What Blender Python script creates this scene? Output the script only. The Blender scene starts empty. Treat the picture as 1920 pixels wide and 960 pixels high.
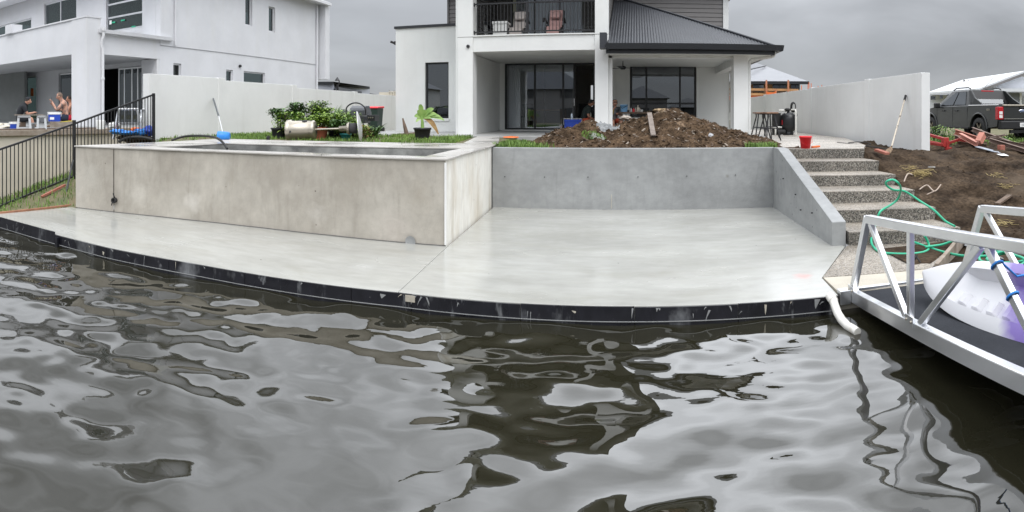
import bpy, math, random
import numpy as np
from math import sin, cos, tan, pi, sqrt, atan2, radians
from mathutils import Vector, Matrix, noise

sc = bpy.context.scene
col = sc.collection
random.seed(7)
V = Vector

# ------------------------------------------------------------------ camera: a phone panorama (cylindrical), horizon high in the frame
F, EYE, PX0, PY0 = 1113.0, 1.76, 1190.0, 212.0        # pixels per radian, eye height, column that looks along +Y, horizon row
cam = bpy.data.objects.new('camera', bpy.data.cameras.new('camera'))
col.objects.link(cam); sc.camera = cam
cd = cam.data
cd.type = 'PANO'; cd.panorama_type = 'CENTRAL_CYLINDRICAL'
cd.central_cylindrical_radius = 1.0
cd.central_cylindrical_range_u_min = -960.0 / F; cd.central_cylindrical_range_u_max = 960.0 / F
cd.central_cylindrical_range_v_min = -(960.0 - PY0) / F; cd.central_cylindrical_range_v_max = PY0 / F
cam.location = (0, 0, EYE)
cam.rotation_euler = (pi / 2, 0, (PX0 - 960.0) / F)
cd.clip_start = 0.05; cd.clip_end = 3000

# ------------------------------------------------------------------ sky: heavy overcast, darker towards the horizon
SUN_DIR = V((0.38, -0.50, 0.90)).normalized()          # towards the sun behind the cloud
world = bpy.data.worlds.new('World'); sc.world = world; world.use_nodes = True
nt = world.node_tree; nt.nodes.clear()
def wn(t, **k):
    n = nt.nodes.new(t)
    for a, b in k.items(): setattr(n, a, b)
    return n
tc = wn('ShaderNodeTexCoord'); sep = wn('ShaderNodeSeparateXYZ'); nt.links.new(tc.outputs['Generated'], sep.inputs[0])
ramp = wn('ShaderNodeValToRGB'); nt.links.new(sep.outputs['Z'], ramp.inputs[0])
el = ramp.color_ramp.elements
SKY = [(0.0, .41), (.10, .43), (.19, .50), (.28, 1.30), (.42, 1.90), (.7, 2.1), (1.0, 2.2)]
for i, (p, l) in enumerate(SKY):
    e = el[i] if i < 2 else el.new(p)
    e.position = p; e.color = (l * .955, l * .99, l * 1.05, 1)
zz = wn('ShaderNodeMath', operation='ADD'); zz.inputs[1].default_value = .22; nt.links.new(sep.outputs['Z'], zz.inputs[0])
dx = wn('ShaderNodeMath', operation='DIVIDE'); nt.links.new(sep.outputs['X'], dx.inputs[0]); nt.links.new(zz.outputs[0], dx.inputs[1])
dy = wn('ShaderNodeMath', operation='DIVIDE'); nt.links.new(sep.outputs['Y'], dy.inputs[0]); nt.links.new(zz.outputs[0], dy.inputs[1])
cmb = wn('ShaderNodeCombineXYZ'); nt.links.new(dx.outputs[0], cmb.inputs[0]); nt.links.new(dy.outputs[0], cmb.inputs[1])
cln = wn('ShaderNodeTexNoise'); cln.inputs['Scale'].default_value = .8; cln.inputs['Detail'].default_value = 5; cln.inputs['Roughness'].default_value = .5; cln.inputs['Distortion'].default_value = .4
CLOUD_SHIFT = (-24.99, -13.57, 0.0)
csh = wn('ShaderNodeVectorMath', operation='ADD'); csh.inputs[1].default_value = CLOUD_SHIFT; nt.links.new(cmb.outputs[0], csh.inputs[0]); nt.links.new(csh.outputs[0], cln.inputs['Vector'])
cmr = wn('ShaderNodeMapRange'); cmr.inputs['From Min'].default_value = .3; cmr.inputs['From Max'].default_value = .7
cmr.inputs['To Min'].default_value = -1; cmr.inputs['To Max'].default_value = 1
camp = wn('ShaderNodeMapRange'); camp.inputs['From Min'].default_value = .12; camp.inputs['From Max'].default_value = .40; camp.inputs['To Min'].default_value = .20; camp.inputs['To Max'].default_value = .72   # thicker and thinner cloud overhead
nt.links.new(sep.outputs['Z'], camp.inputs['Value'])
cfa = wn('ShaderNodeMath', operation='MULTIPLY_ADD'); nt.links.new(cmr.outputs[0], cfa.inputs[0]); nt.links.new(camp.outputs[0], cfa.inputs[1]); cfa.inputs[2].default_value = 1.0
nt.links.new(cln.outputs['Fac'], cmr.inputs['Value'])
mul = wn('ShaderNodeVectorMath', operation='SCALE'); nt.links.new(ramp.outputs[0], mul.inputs[0]); nt.links.new(cfa.outputs[0], mul.inputs['Scale'])
sky = wn('ShaderNodeTexSky', sky_type='NISHITA', sun_disc=False)
sky.sun_elevation = math.asin(SUN_DIR.z); sky.sun_rotation = atan2(SUN_DIR.x, SUN_DIR.y)
sks = wn('ShaderNodeVectorMath', operation='SCALE'); sks.inputs['Scale'].default_value = .10; nt.links.new(sky.outputs[0], sks.inputs[0])
mx = wn('ShaderNodeMix', data_type='RGBA'); mx.inputs['Factor'].default_value = .94          # cloud cover
nt.links.new(sks.outputs[0], mx.inputs['A']); nt.links.new(mul.outputs[0], mx.inputs['B'])
bg = wn('ShaderNodeBackground'); nt.links.new(mx.outputs['Result'], bg.inputs[0]); bg.inputs[1].default_value = 1.0
wo = wn('ShaderNodeOutputWorld'); nt.links.new(bg.outputs[0], wo.inputs[0])

sun = bpy.data.objects.new('sun', bpy.data.lights.new('sun', 'SUN')); col.objects.link(sun)
sun.data.energy = 1.3; sun.data.angle = radians(36); sun.data.color = (1, .97, .93)
sun.rotation_euler = SUN_DIR.to_track_quat('Z', 'Y').to_euler()

vs = sc.view_settings
vs.view_transform = 'Standard'; vs.look = 'None'; vs.gamma = 1; vs.exposure = 0.15; vs.use_curve_mapping = False
sc.cycles.max_bounces = 8; sc.cycles.transparent_max_bounces = 16; sc.cycles.caustics_reflective = False; sc.cycles.caustics_refractive = False
sc.cycles.sample_clamp_indirect = 6

# ------------------------------------------------------------------ where a thing of the photo stands
def ang(px): return (px - PX0) / F
def at_z(px, py, z):                  # the point of the photo on the level z
    r = F * (EYE - z) / (py - PY0); a = ang(px); return V((r * sin(a), r * cos(a), z))
def at_y(px, py, y):                  # ... on the wall plane Y = y
    a = ang(px); r = y / cos(a); return V((r * sin(a), y, EYE - (py - PY0) / F * r))
def at_x(px, py, x):
    a = ang(px); r = x / sin(a); return V((x, r * cos(a), EYE - (py - PY0) / F * r))
def at_r(px, py, r):
    a = ang(px); return V((r * sin(a), r * cos(a), EYE - (py - PY0) / F * r))

# ------------------------------------------------------------------ mesh building
OFF = {}
class MB:
    def __init__(s): s.v = []; s.f = []; s.m = []; s.s = []
    def add(s, vs_, fs, mi=0, sm=False):
        o = len(s.v); s.v += [V(p) for p in vs_]
        for f in fs: s.f.append([o + i for i in f]); s.m.append(mi); s.s.append(sm)
        return s
    def box(s, x0, y0, z0, x1, y1, z1, mi=0):
        if x0 > x1: x0, x1 = x1, x0
        if y0 > y1: y0, y1 = y1, y0
        if z0 > z1: z0, z1 = z1, z0
        return s.add([(x0,y0,z0),(x1,y0,z0),(x1,y1,z0),(x0,y1,z0),(x0,y0,z1),(x1,y0,z1),(x1,y1,z1),(x0,y1,z1)],
                     [(3,2,1,0),(4,5,6,7),(0,1,5,4),(1,2,6,5),(2,3,7,6),(3,0,4,7)], mi)
    def bar(s, p, q, w, h, up=(0,0,1), mi=0, w2=None, h2=None):      # rectangular bar p -> q
        p, q = V(p), V(q); d = (q - p).normalized(); u = V(up)
        sd = d.cross(u)
        if sd.length < 1e-4: sd = d.cross(V((0,1,0)))
        sd.normalize(); u = sd.cross(d).normalized()
        w2 = w if w2 is None else w2; h2 = h if h2 is None else h2
        a = [p - sd*w/2 - u*h/2, p + sd*w/2 - u*h/2, p + sd*w/2 + u*h/2, p - sd*w/2 + u*h/2]
        b = [q - sd*w2/2 - u*h2/2, q + sd*w2/2 - u*h2/2, q + sd*w2/2 + u*h2/2, q - sd*w2/2 + u*h2/2]
        return s.add(a + b, [(0,1,2,3),(7,6,5,4),(4,5,1,0),(5,6,2,1),(6,7,3,2),(7,4,0,3)], mi)
    def tube(s, pts, r, n=8, mi=0, cap=True, closed=False):
        P = [V(p) for p in pts]; k = len(P); R = r if isinstance(r, (list, tuple)) else [r]*k
        ref = None; rings = []
        for i in range(k):
            if closed: d = P[(i+1) % k] - P[i-1]
            else: d = P[min(i+1, k-1)] - P[max(i-1, 0)]
            d.normalize()
            if ref is None:
                ref = d.orthogonal().normalized()
            ref = (ref - d * ref.dot(d))
            if ref.length < 1e-5: ref = d.orthogonal()
            ref.normalize(); b = d.cross(ref)
            rings.append([P[i] + (ref*cos(2*pi*j/n) + b*sin(2*pi*j/n))*R[i] for j in range(n)])
        vs_ = [p for rg in rings for p in rg]; fs = []
        for i in range(k if closed else k-1):
            i2 = (i+1) % k
            for j in range(n): fs.append((i*n+j, i*n+(j+1)%n, i2*n+(j+1)%n, i2*n+j))
        s.add(vs_, fs, mi, True)
        if cap and not closed:
            s.add(rings[0], [tuple(reversed(range(n)))], mi); s.add(rings[-1], [tuple(range(n))], mi)
        return s
    def lathe(s, prof, c=(0,0,0), axis=(0,0,1), n=20, mi=0, cap=True, sx=1.0):     # prof: (radius, height) along the axis
        c = V(c); q = V(axis).normalized().to_track_quat('Z', 'Y').to_matrix(); k = len(prof)
        vs_ = [c + q @ V((r*cos(2*pi*j/n)*sx, r*sin(2*pi*j/n), h)) for r, h in prof for j in range(n)]
        fs = [(i*n+j, i*n+(j+1)%n, (i+1)*n+(j+1)%n, (i+1)*n+j) for i in range(k-1) for j in range(n)]
        s.add(vs_, fs, mi, True)
        if cap:
            if prof[0][0] > 1e-4: s.add(vs_[:n], [tuple(reversed(range(n)))], mi)
            if prof[-1][0] > 1e-4: s.add(vs_[-n:], [tuple(range(n))], mi)
        return s
    def prism(s, poly, vec, mi=0):                # polygon extruded along vec
        P = [V(p) for p in poly]; n = len(P); vec = V(vec)
        return s.add(P + [p + vec for p in P], [tuple(reversed(range(n))), tuple(range(n, 2*n))] + [(i, (i+1)%n, n+(i+1)%n, n+i) for i in range(n)], mi)
    def grid(s, fn, nu, nv, mi=0, sm=True):
        vs_ = [fn(i/nu, j/nv) for j in range(nv+1) for i in range(nu+1)]
        fs = [(j*(nu+1)+i, j*(nu+1)+i+1, (j+1)*(nu+1)+i+1, (j+1)*(nu+1)+i) for j in range(nv) for i in range(nu)]
        return s.add(vs_, fs, mi, sm)
    def wall(s, o, u, L, H, t, holes=(), mi=0):   # wall sheet with openings: corner o, direction u, length, height, thickness (behind), holes (u0,u1,z0,z1)
        o = V(o); u = V(u).normalized(); n = V((-u.y, u.x, 0)); up = V((0,0,1))
        us = sorted(set([0, L] + [min(max(a,0),L) for h in holes for a in h[:2]])); zs = sorted(set([0, H] + [min(max(a,0),H) for h in holes for a in h[2:]]))
        def solid(i, j):
            if i < 0 or j < 0 or i >= len(us)-1 or j >= len(zs)-1: return False
            a, b = (us[i]+us[i+1])/2, (zs[j]+zs[j+1])/2
            return not any(h[0] < a < h[1] and h[2] < b < h[3] for h in holes)
        P = lambda a, z, d: o + u*a + up*z + n*d
        for i in range(len(us)-1):
            for j in range(len(zs)-1):
                if not solid(i, j): continue
                a, b, c, d = us[i], us[i+1], zs[j], zs[j+1]
                s.add([P(a,c,0),P(b,c,0),P(b,d,0),P(a,d,0)], [(0,1,2,3)], mi)
                s.add([P(a,c,t),P(b,c,t),P(b,d,t),P(a,d,t)], [(3,2,1,0)], mi)
                if not solid(i-1, j): s.add([P(a,c,0),P(a,d,0),P(a,d,t),P(a,c,t)], [(0,1,2,3)], mi)
                if not solid(i+1, j): s.add([P(b,c,0),P(b,d,0),P(b,d,t),P(b,c,t)], [(3,2,1,0)], mi)
                if not solid(i, j-1): s.add([P(a,c,0),P(b,c,0),P(b,c,t),P(a,c,t)], [(3,2,1,0)], mi)
                if not solid(i, j+1): s.add([P(a,d,0),P(b,d,0),P(b,d,t),P(a,d,t)], [(0,1,2,3)], mi)
        return s
    def build(s, name, mats, parent=None, label=None, cat=None, group=None, kind=None, smooth=None, bev=0, seg=2, sub=0):
        me = bpy.data.meshes.new(name)
        if parent is not None: off = OFF[parent.name]
        elif kind == 'structure' or not s.v: off = V((0,0,0))
        else:
            xs = [p.x for p in s.v]; ys = [p.y for p in s.v]
            off = V(((min(xs)+max(xs))/2, (min(ys)+max(ys))/2, min(p.z for p in s.v)))
        me.from_pydata([p - off for p in s.v], [], s.f)
        mats = mats if isinstance(mats, (list, tuple)) else [mats]
        for m in mats: me.materials.append(m)
        me.polygons.foreach_set('material_index', s.m)
        me.polygons.foreach_set('use_smooth', [smooth if smooth is not None else x for x in s.s])
        me.update()
        o = bpy.data.objects.new(name, me); col.objects.link(o)
        if parent is not None: o.parent = parent
        else: o.location = off
        OFF[o.name] = off
        if bev:
            b = o.modifiers.new('bevel', 'BEVEL'); b.width = bev; b.segments = seg; b.limit_method = 'ANGLE'; b.angle_limit = radians(40)
        if sub:
            b = o.modifiers.new('sub', 'SUBSURF'); b.levels = b.render_levels = sub
        tag(o, label, cat, group, kind)
        return o
def tag(o, label=None, cat=None, group=None, kind=None):
    if label: o['label'] = label
    if cat: o['category'] = cat
    if group: o['group'] = group
    if kind: o['kind'] = kind
    return o
def thing(name, label, cat, loc=(0,0,0), group=None, kind=None):
    o = bpy.data.objects.new(name, None); col.objects.link(o); o.location = loc; OFF[o.name] = V(loc); o.empty_display_size = .1
    return tag(o, label, cat, group, kind)
def dup(src, loc, rz=0.0, label=None, parent=None, rot=None):
    c = src.copy(); col.objects.link(c)
    if parent is not None: c.parent = parent
    else:
        c.location = loc; c.rotation_euler = rot or (0, 0, rz)
        if label: c['label'] = label
    for ch in list(src.children): dup(ch, None, parent=c)
    return c
def inst(name, me, parent, loc, rot=None, sc_=None):          # one more piece that shares mesh data
    o = bpy.data.objects.new(name, me); col.objects.link(o); o.parent = parent; o.location = V(loc) - OFF[parent.name]
    if rot: o.rotation_euler = rot
    if sc_: o.scale = sc_
    OFF[o.name] = OFF[parent.name]
    return o

# ------------------------------------------------------------------ materials (procedural, in world coordinates)
def mat(name, c, rough=.6, var=.12, scale=2.0, detail=6, c2=None, bump=0, bscale=40, metal=0, spec=.5, rvar=0, rscale=None, stretch=(1,1,1), coat=0, lo=.35, hi=.65, alpha=None, ior=None, fine=0, fscale=60):
    m = bpy.data.materials.new(name); m.use_nodes = True; n = m.node_tree; p = n.nodes['Principled BSDF']
    L = n.links.new
    def N(t, **k):
        x = n.nodes.new(t)
        for a, b in k.items(): setattr(x, a, b)
        return x
    g = N('ShaderNodeNewGeometry'); mp = N('ShaderNodeMapping'); mp.inputs['Scale'].default_value = stretch; L(g.outputs['Position'], mp.inputs['Vector'])
    c = tuple(c)
    if var or c2:
        t = N('ShaderNodeTexNoise'); t.inputs['Scale'].default_value = scale; t.inputs['Detail'].default_value = detail; t.inputs['Roughness'].default_value = .6
        L(mp.outputs[0], t.inputs['Vector'])
        r = N('ShaderNodeMapRange'); r.inputs['From Min'].default_value = lo; r.inputs['From Max'].default_value = hi; L(t.outputs['Fac'], r.inputs['Value'])
        a = c if c2 else tuple(min(1, x*(1-var)) for x in c); b = tuple(c2) if c2 else tuple(min(1, x*(1+var)) for x in c)
        mxn = N('ShaderNodeMix', data_type='RGBA'); mxn.inputs['A'].default_value = (*a, 1); mxn.inputs['B'].default_value = (*b, 1)
        L(r.outputs[0], mxn.inputs['Factor']); out = mxn.outputs['Result']
        if fine:
            t2 = N('ShaderNodeTexNoise'); t2.inputs['Scale'].default_value = fscale; t2.inputs['Detail'].default_value = 3; L(mp.outputs[0], t2.inputs['Vector'])
            r2 = N('ShaderNodeMapRange'); r2.inputs['From Min'].default_value = .3; r2.inputs['From Max'].default_value = .7; r2.inputs['To Min'].default_value = 1-fine; r2.inputs['To Max'].default_value = 1+fine; L(t2.outputs['Fac'], r2.inputs['Value'])
            sm = N('ShaderNodeVectorMath', operation='SCALE'); L(out, sm.inputs[0]); L(r2.outputs[0], sm.inputs['Scale']); out = sm.outputs[0]
        L(out, p.inputs['Base Color'])
    else: p.inputs['Base Color'].default_value = (*c, 1)
    p.inputs['Roughness'].default_value = rough; p.inputs['Metallic'].default_value = metal; p.inputs['Specular IOR Level'].default_value = spec
    if ior: p.inputs['IOR'].default_value = ior
    if coat: p.inputs['Coat Weight'].default_value = coat; p.inputs['Coat Roughness'].default_value = .05
    if rvar:
        t = N('ShaderNodeTexNoise'); t.inputs['Scale'].default_value = rscale or scale*.7; t.inputs['Detail'].default_value = 4; L(mp.outputs[0], t.inputs['Vector'])
        r = N('ShaderNodeMapRange'); r.inputs['From Min'].default_value = .38; r.inputs['From Max'].default_value = .62; r.inputs['To Min'].default_value = max(.02, rough-rvar); r.inputs['To Max'].default_value = min(1, rough+rvar)
        L(t.outputs['Fac'], r.inputs['Value']); L(r.outputs[0], p.inputs['Roughness'])
    if bump:
        t = N('ShaderNodeTexNoise'); t.inputs['Scale'].default_value = bscale; t.inputs['Detail'].default_value = 5; L(mp.outputs[0], t.inputs['Vector'])
        b = N('ShaderNodeBump'); b.inputs['Strength'].default_value = min(1, bump); b.inputs['Distance'].default_value = .02; L(t.outputs['Fac'], b.inputs['Height']); L(b.outputs[0], p.inputs['Normal'])
    return m
def nodes_of(m): return m.node_tree, m.node_tree.nodes, m.node_tree.links.new, m.node_tree.nodes['Principled BSDF']
def aggregate(name, cols, scale, rough=.55, tint=(1,1,1)):     # exposed pebbles set in cement
    m = bpy.data.materials.new(name); m.use_nodes = True; t, n, L, p = nodes_of(m)
    g = n.new('ShaderNodeNewGeometry'); v = n.new('ShaderNodeTexVoronoi'); v.inputs['Scale'].default_value = scale; L(g.outputs['Position'], v.inputs['Vector'])
    sp = n.new('ShaderNodeSeparateColor'); L(v.outputs['Color'], sp.inputs[0])
    r = n.new('ShaderNodeValToRGB'); r.color_ramp.interpolation = 'CONSTANT'; L(sp.outputs[0], r.inputs[0])
    for i, c in enumerate(cols):
        e = r.color_ramp.elements[i] if i < 2 else r.color_ramp.elements.new(i/len(cols))
        e.position = i/len(cols); e.color = (*[a*b for a, b in zip(c, tint)], 1)
    no = n.new('ShaderNodeTexNoise'); no.inputs['Scale'].default_value = 1.6; no.inputs['Detail'].default_value = 4; L(g.outputs['Position'], no.inputs['Vector'])
    mr = n.new('ShaderNodeMapRange'); mr.inputs['From Min'].default_value = .35; mr.inputs['From Max'].default_value = .65; mr.inputs['To Min'].default_value = .78; mr.inputs['To Max'].default_value = 1.15; L(no.outputs['Fac'], mr.inputs['Value'])
    s = n.new('ShaderNodeVectorMath'); s.operation = 'SCALE'; L(r.outputs[0], s.inputs[0]); L(mr.outputs[0], s.inputs['Scale']); L(s.outputs[0], p.inputs['Base Color'])
    b = n.new('ShaderNodeBump'); b.inputs['Strength'].default_value = .6; b.inputs['Distance'].default_value = .006; b.invert = True; L(v.outputs['Distance'], b.inputs['Height']); L(b.outputs[0], p.inputs['Normal'])
    p.inputs['Roughness'].default_value = rough
    return m
def pits(m, scale, share, size, dark, streak=None):       # blow holes and run marks left in cast or trowelled concrete
    t, n, L, p = nodes_of(m); src = p.inputs['Base Color'].links[0].from_socket; g = n.new('ShaderNodeNewGeometry')
    v = n.new('ShaderNodeTexVoronoi'); v.inputs['Scale'].default_value = scale; v.inputs['Randomness'].default_value = 1; L(g.outputs['Position'], v.inputs['Vector'])
    sp = n.new('ShaderNodeSeparateColor'); L(v.outputs['Color'], sp.inputs[0])
    a = n.new('ShaderNodeMath'); a.operation = 'LESS_THAN'; L(sp.outputs[0], a.inputs[0]); a.inputs[1].default_value = share
    sz = n.new('ShaderNodeMath'); sz.operation = 'MULTIPLY'; L(sp.outputs[1], sz.inputs[0]); sz.inputs[1].default_value = size
    c = n.new('ShaderNodeMath'); c.operation = 'LESS_THAN'; L(v.outputs['Distance'], c.inputs[0]); L(sz.outputs[0], c.inputs[1])
    d = n.new('ShaderNodeMath'); d.operation = 'MULTIPLY'; L(a.outputs[0], d.inputs[0]); L(c.outputs[0], d.inputs[1])
    x = n.new('ShaderNodeMix'); x.data_type = 'RGBA'; x.inputs['B'].default_value = (*dark, 1); L(d.outputs[0], x.inputs['Factor']); L(src, x.inputs['A']); src = x.outputs['Result']
    if streak:
        mp = n.new('ShaderNodeMapping'); mp.inputs['Scale'].default_value = streak[0]; L(g.outputs['Position'], mp.inputs['Vector'])
        no = n.new('ShaderNodeTexNoise'); no.inputs['Scale'].default_value = 1; no.inputs['Detail'].default_value = 8; no.inputs['Roughness'].default_value = .65; no.inputs['Distortion'].default_value = .6; L(mp.outputs[0], no.inputs['Vector'])
        mr = n.new('ShaderNodeMapRange'); mr.inputs['From Min'].default_value = streak[3]; mr.inputs['From Max'].default_value = streak[4]; mr.inputs['To Max'].default_value = streak[2]; L(no.outputs['Fac'], mr.inputs['Value'])
        x = n.new('ShaderNodeMix'); x.data_type = 'RGBA'; x.inputs['B'].default_value = (*streak[1], 1); L(mr.outputs[0], x.inputs['Factor']); L(src, x.inputs['A']); src = x.outputs['Result']
    L(src, p.inputs['Base Color'])
def stain(m, spots):        # marks with a shape of their own: (centre, radius, colour, strength)
    t, n, L, p = nodes_of(m); src = p.inputs['Base Color'].links[0].from_socket; g = n.new('ShaderNodeNewGeometry')
    for c, rd, cl, st in spots:
        no = n.new('ShaderNodeTexNoise'); no.inputs['Scale'].default_value = 9; no.inputs['Detail'].default_value = 5; L(g.outputs['Position'], no.inputs['Vector'])
        d = n.new('ShaderNodeVectorMath'); d.operation = 'DISTANCE'; L(g.outputs['Position'], d.inputs[0]); d.inputs[1].default_value = c
        a = n.new('ShaderNodeMath'); a.operation = 'MULTIPLY_ADD'; L(no.outputs['Fac'], a.inputs[0]); a.inputs[1].default_value = rd*1.2; L(d.outputs['Value'], a.inputs[2])
        r = n.new('ShaderNodeMapRange'); r.inputs['From Min'].default_value = rd*1.5; r.inputs['From Max'].default_value = rd*.7; r.inputs['To Max'].default_value = st; L(a.outputs[0], r.inputs['Value'])
        x = n.new('ShaderNodeMix'); x.data_type = 'RGBA'; x.inputs['B'].default_value = (*cl, 1); L(r.outputs[0], x.inputs['Factor']); L(src, x.inputs['A']); src = x.outputs['Result']
    L(src, p.inputs['Base Color'])

W = dict(var=.05, scale=.8)
def grime(m, k=.86, st=.5): pits(m, 2, 0.0, .0, (0,0,0), ((2.2,2.2,.22), tuple(k*x*f for x, f in zip((.74,.745,.74), (1,.985,.95))), st, .52, .80))
m_white = mat('white_paint', (.78,.785,.77), .55, bump=.05, bscale=90, **W)
m_render = mat('painted_render', (.74,.75,.73), .7, bump=.12, bscale=160, var=.05, scale=.6)
m_white2 = mat('cool_white_paint', (.665,.67,.69), .6, bump=.08, bscale=120, **W)
m_bwall = mat('boundary_wall_paint', (.77,.775,.765), .65, var=.06, scale=.5, bump=.08, bscale=120)
for q_ in (m_white, m_render, m_white2, m_bwall): grime(q_)
m_soffit = mat('soffit_paint', (.72,.73,.70), .6, **W)
m_pool = mat('pool_render', (.33,.30,.255), .75, c2=(.48,.45,.395), scale=.95, detail=10, bump=.25, bscale=22, fine=.08, fscale=7, lo=.3, hi=.72, stretch=(1,1,.8))
m_pool_side = mat('pool_side_render', (.78,.76,.70), .7, c2=(.62,.56,.46), scale=1.4, detail=8, lo=.5, hi=.75, bump=.2, bscale=30, stretch=(1,1,.45), fine=.06, fscale=12)
m_pool_in = mat('pool_shell_concrete', (.12,.12,.115), .8, c2=(.33,.33,.31), scale=2.2, detail=8, bump=.3, bscale=25)
m_coping = mat('coping_stone', (.36,.34,.31), .35, c2=(.50,.48,.45), scale=1.2, rvar=.2, rscale=1.1)
m_slab = mat('wet_concrete_slab', (.345,.343,.315), .17, c2=(.440,.440,.410), scale=.75, detail=8, rvar=.11, rscale=.9, bump=.04, bscale=30, stretch=(.6,1.4,1), lo=.33, hi=.67, fine=.04, fscale=6)
m_ret = mat('cast_concrete', (.225,.23,.23), .6, c2=(.35,.357,.355), scale=1.1, detail=9, bump=.15, bscale=25, stretch=(.8,.8,1.1), fine=.07, fscale=9, lo=.28, hi=.72)
pits(m_ret, 9, .20, .16, (.10,.10,.10), ((3.5,3.5,.7), (.17,.175,.175), .5, .52, .78))
pits(m_slab, 5, .10, .07, (.12,.12,.11), ((1.0,2.4,1), (.31,.305,.255), .42, .5, .74))
pits(m_pool, 7, .12, .10, (.16,.14,.12), ((5,5,.8), (.27,.245,.205), .6, .52, .74))
pits(m_pool_side, 7, .1, .1, (.3,.27,.22), ((4,4,.7), (.45,.39,.30), .7, .52, .74))
m_cement = mat('cement_strip', (.50,.46,.38), .6, var=.12, scale=2, fine=.06)
AGG = [(.40,.36,.31),(.26,.23,.195),(.46,.43,.38),(.34,.295,.235),(.13,.115,.10),(.38,.35,.31),(.52,.49,.45),(.30,.28,.25)]
m_agg = aggregate('exposed_aggregate', AGG, 75, tint=(.80,.775,.74))
m_aggp = aggregate('exposed_aggregate_patio', AGG, 60, tint=(1.08,1.08,1.08))
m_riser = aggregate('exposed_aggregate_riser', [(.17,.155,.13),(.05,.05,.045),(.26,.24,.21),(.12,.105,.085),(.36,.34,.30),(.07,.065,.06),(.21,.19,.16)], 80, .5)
m_ply = mat('black_form_ply', (.012,.012,.016), .3, c2=(.30,.31,.32), scale=2.2, detail=14, lo=.56, hi=.80, stretch=(1,1,.5), fine=.3, fscale=9, rvar=.12, spec=.4)
pits(m_ply, 7, .18, .10, (.34,.34,.33), ((5.5,5.5,1.6), (.33,.34,.35), .75, .60, .72))
m_soil = mat('wet_soil', (.018,.012,.008), .95, c2=(.088,.062,.041), scale=2.2, detail=12, bump=1, bscale=12, spec=.08, fine=.45, fscale=22, lo=.33, hi=.7)
m_mound = mat('mulchy_soil', (.022,.0145,.009), .95, c2=(.125,.083,.051), scale=5, detail=10, bump=1, bscale=20, spec=.08, fine=.5, fscale=34, lo=.33, hi=.7)
m_turfsoil = mat('turf_soil', (.10,.11,.05), .95, c2=(.17,.14,.08), scale=3, bump=.5, bscale=20)
m_black = mat('black_metal', (.018,.018,.02), .4, var=.1)
m_frame = mat('black_window_frame', (.015,.016,.018), .35, var=.1)
m_alu = mat('aluminium', (.80,.81,.83), .33, metal=1, var=.03, scale=2.5, rvar=.05, rscale=3)
m_roof = mat('charcoal_roof_steel', (.04,.043,.05), .45, var=.08, spec=.4)
m_gutter = mat('charcoal_gutter', (.022,.024,.028), .35, var=.05)
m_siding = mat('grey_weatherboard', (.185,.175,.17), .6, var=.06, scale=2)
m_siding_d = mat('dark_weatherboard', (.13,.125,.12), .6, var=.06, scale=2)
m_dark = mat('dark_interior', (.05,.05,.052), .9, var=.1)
m_inter = mat('interior_plaster', (.55,.54,.53), .9, var=.05)
m_pvc = mat('white_pvc', (.78,.77,.72), .3, var=.05)
m_wood = mat('weathered_timber', (.24,.19,.145), .8, c2=(.36,.31,.26), scale=6, bump=.3, bscale=40, stretch=(1,1,1))
m_woodd = mat('dark_timber', (.10,.07,.05), .75, c2=(.17,.115,.08), scale=6, bump=.3)
m_rust = mat('primed_red_steel', (.30,.085,.055), .7, c2=(.42,.17,.12), scale=4, detail=8)
m_red = mat('red_plastic', (.75,.018,.03), .35, var=.06)
m_redsteel = mat('red_painted_steel', (.38,.03,.025), .5, var=.2, scale=6)
m_blue = mat('blue_plastic', (.015,.06,.42), .4, var=.1)
m_lblue = mat('pale_blue_plastic', (.22,.45,.72), .4, var=.06)
m_bblue = mat('bright_blue_plastic', (.03,.24,.70), .4, var=.1, scale=8)
m_wplast = mat('white_plastic', (.78,.78,.76), .4, var=.05)
m_orange = mat('orange_plastic', (.75,.16,.03), .5, var=.12)
m_green = mat('green_hose', (.03,.42,.24), .4, var=.12)
m_rubber = mat('black_rubber', (.02,.02,.02), .7, var=.2)
m_terra = mat('terracotta', (.42,.13,.07), .8, var=.15, scale=6)
m_potb = mat('black_pot', (.025,.026,.03), .6, var=.15)
m_leafd = mat('dark_leaf', (.04,.095,.022), .5, c2=(.10,.20,.04), scale=9)
m_leafl = mat('light_leaf', (.17,.30,.035), .5, c2=(.30,.42,.07), scale=9)
m_leafb = mat('banana_leaf', (.16,.30,.06), .45, c2=(.30,.44,.12), scale=7)
m_leafdry = mat('dry_leaf', (.26,.15,.06), .8, c2=(.40,.27,.11), scale=9)
m_bark = mat('bark', (.09,.065,.045), .9, var=.3, scale=12)
m_grass = mat('grass', (.07,.14,.025), .7, c2=(.20,.31,.06), scale=3)
m_carpet = mat('charcoal_carpet', (.045,.048,.055), .98, var=.12, scale=3, bump=.5, bscale=260, fine=.35, fscale=240, spec=.1)
m_steel = mat('stainless_steel', (.46,.42,.35), .36, metal=.9, var=.1, rvar=.1)
m_hood = mat('enamelled_hood', (.09,.095,.105), .25, var=.1, spec=.6)
m_bin = mat('dark_green_bin', (.012,.03,.022), .5, var=.1)
m_curtain = mat('white_curtain', (.80,.80,.80), .9, var=.05)
m_oak = mat('oak_timber', (.38,.26,.16), .6, var=.12, scale=7)
m_paper = mat('white_paper', (.82,.82,.82), .8, var=.03)
m_cream = mat('cream_render', (.60,.55,.46), .8, var=.08, scale=1.2)
m_groof = mat('grey_roof_steel', (.20,.205,.22), .45, var=.05)
m_wroof = mat('white_roof_steel', (.76,.78,.80), .45, var=.04)
m_skin = mat('skin', (.52,.27,.185), .55, var=.08, scale=14)
m_skin2 = mat('tanned_skin', (.40,.19,.12), .55, var=.08, scale=14)
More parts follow.
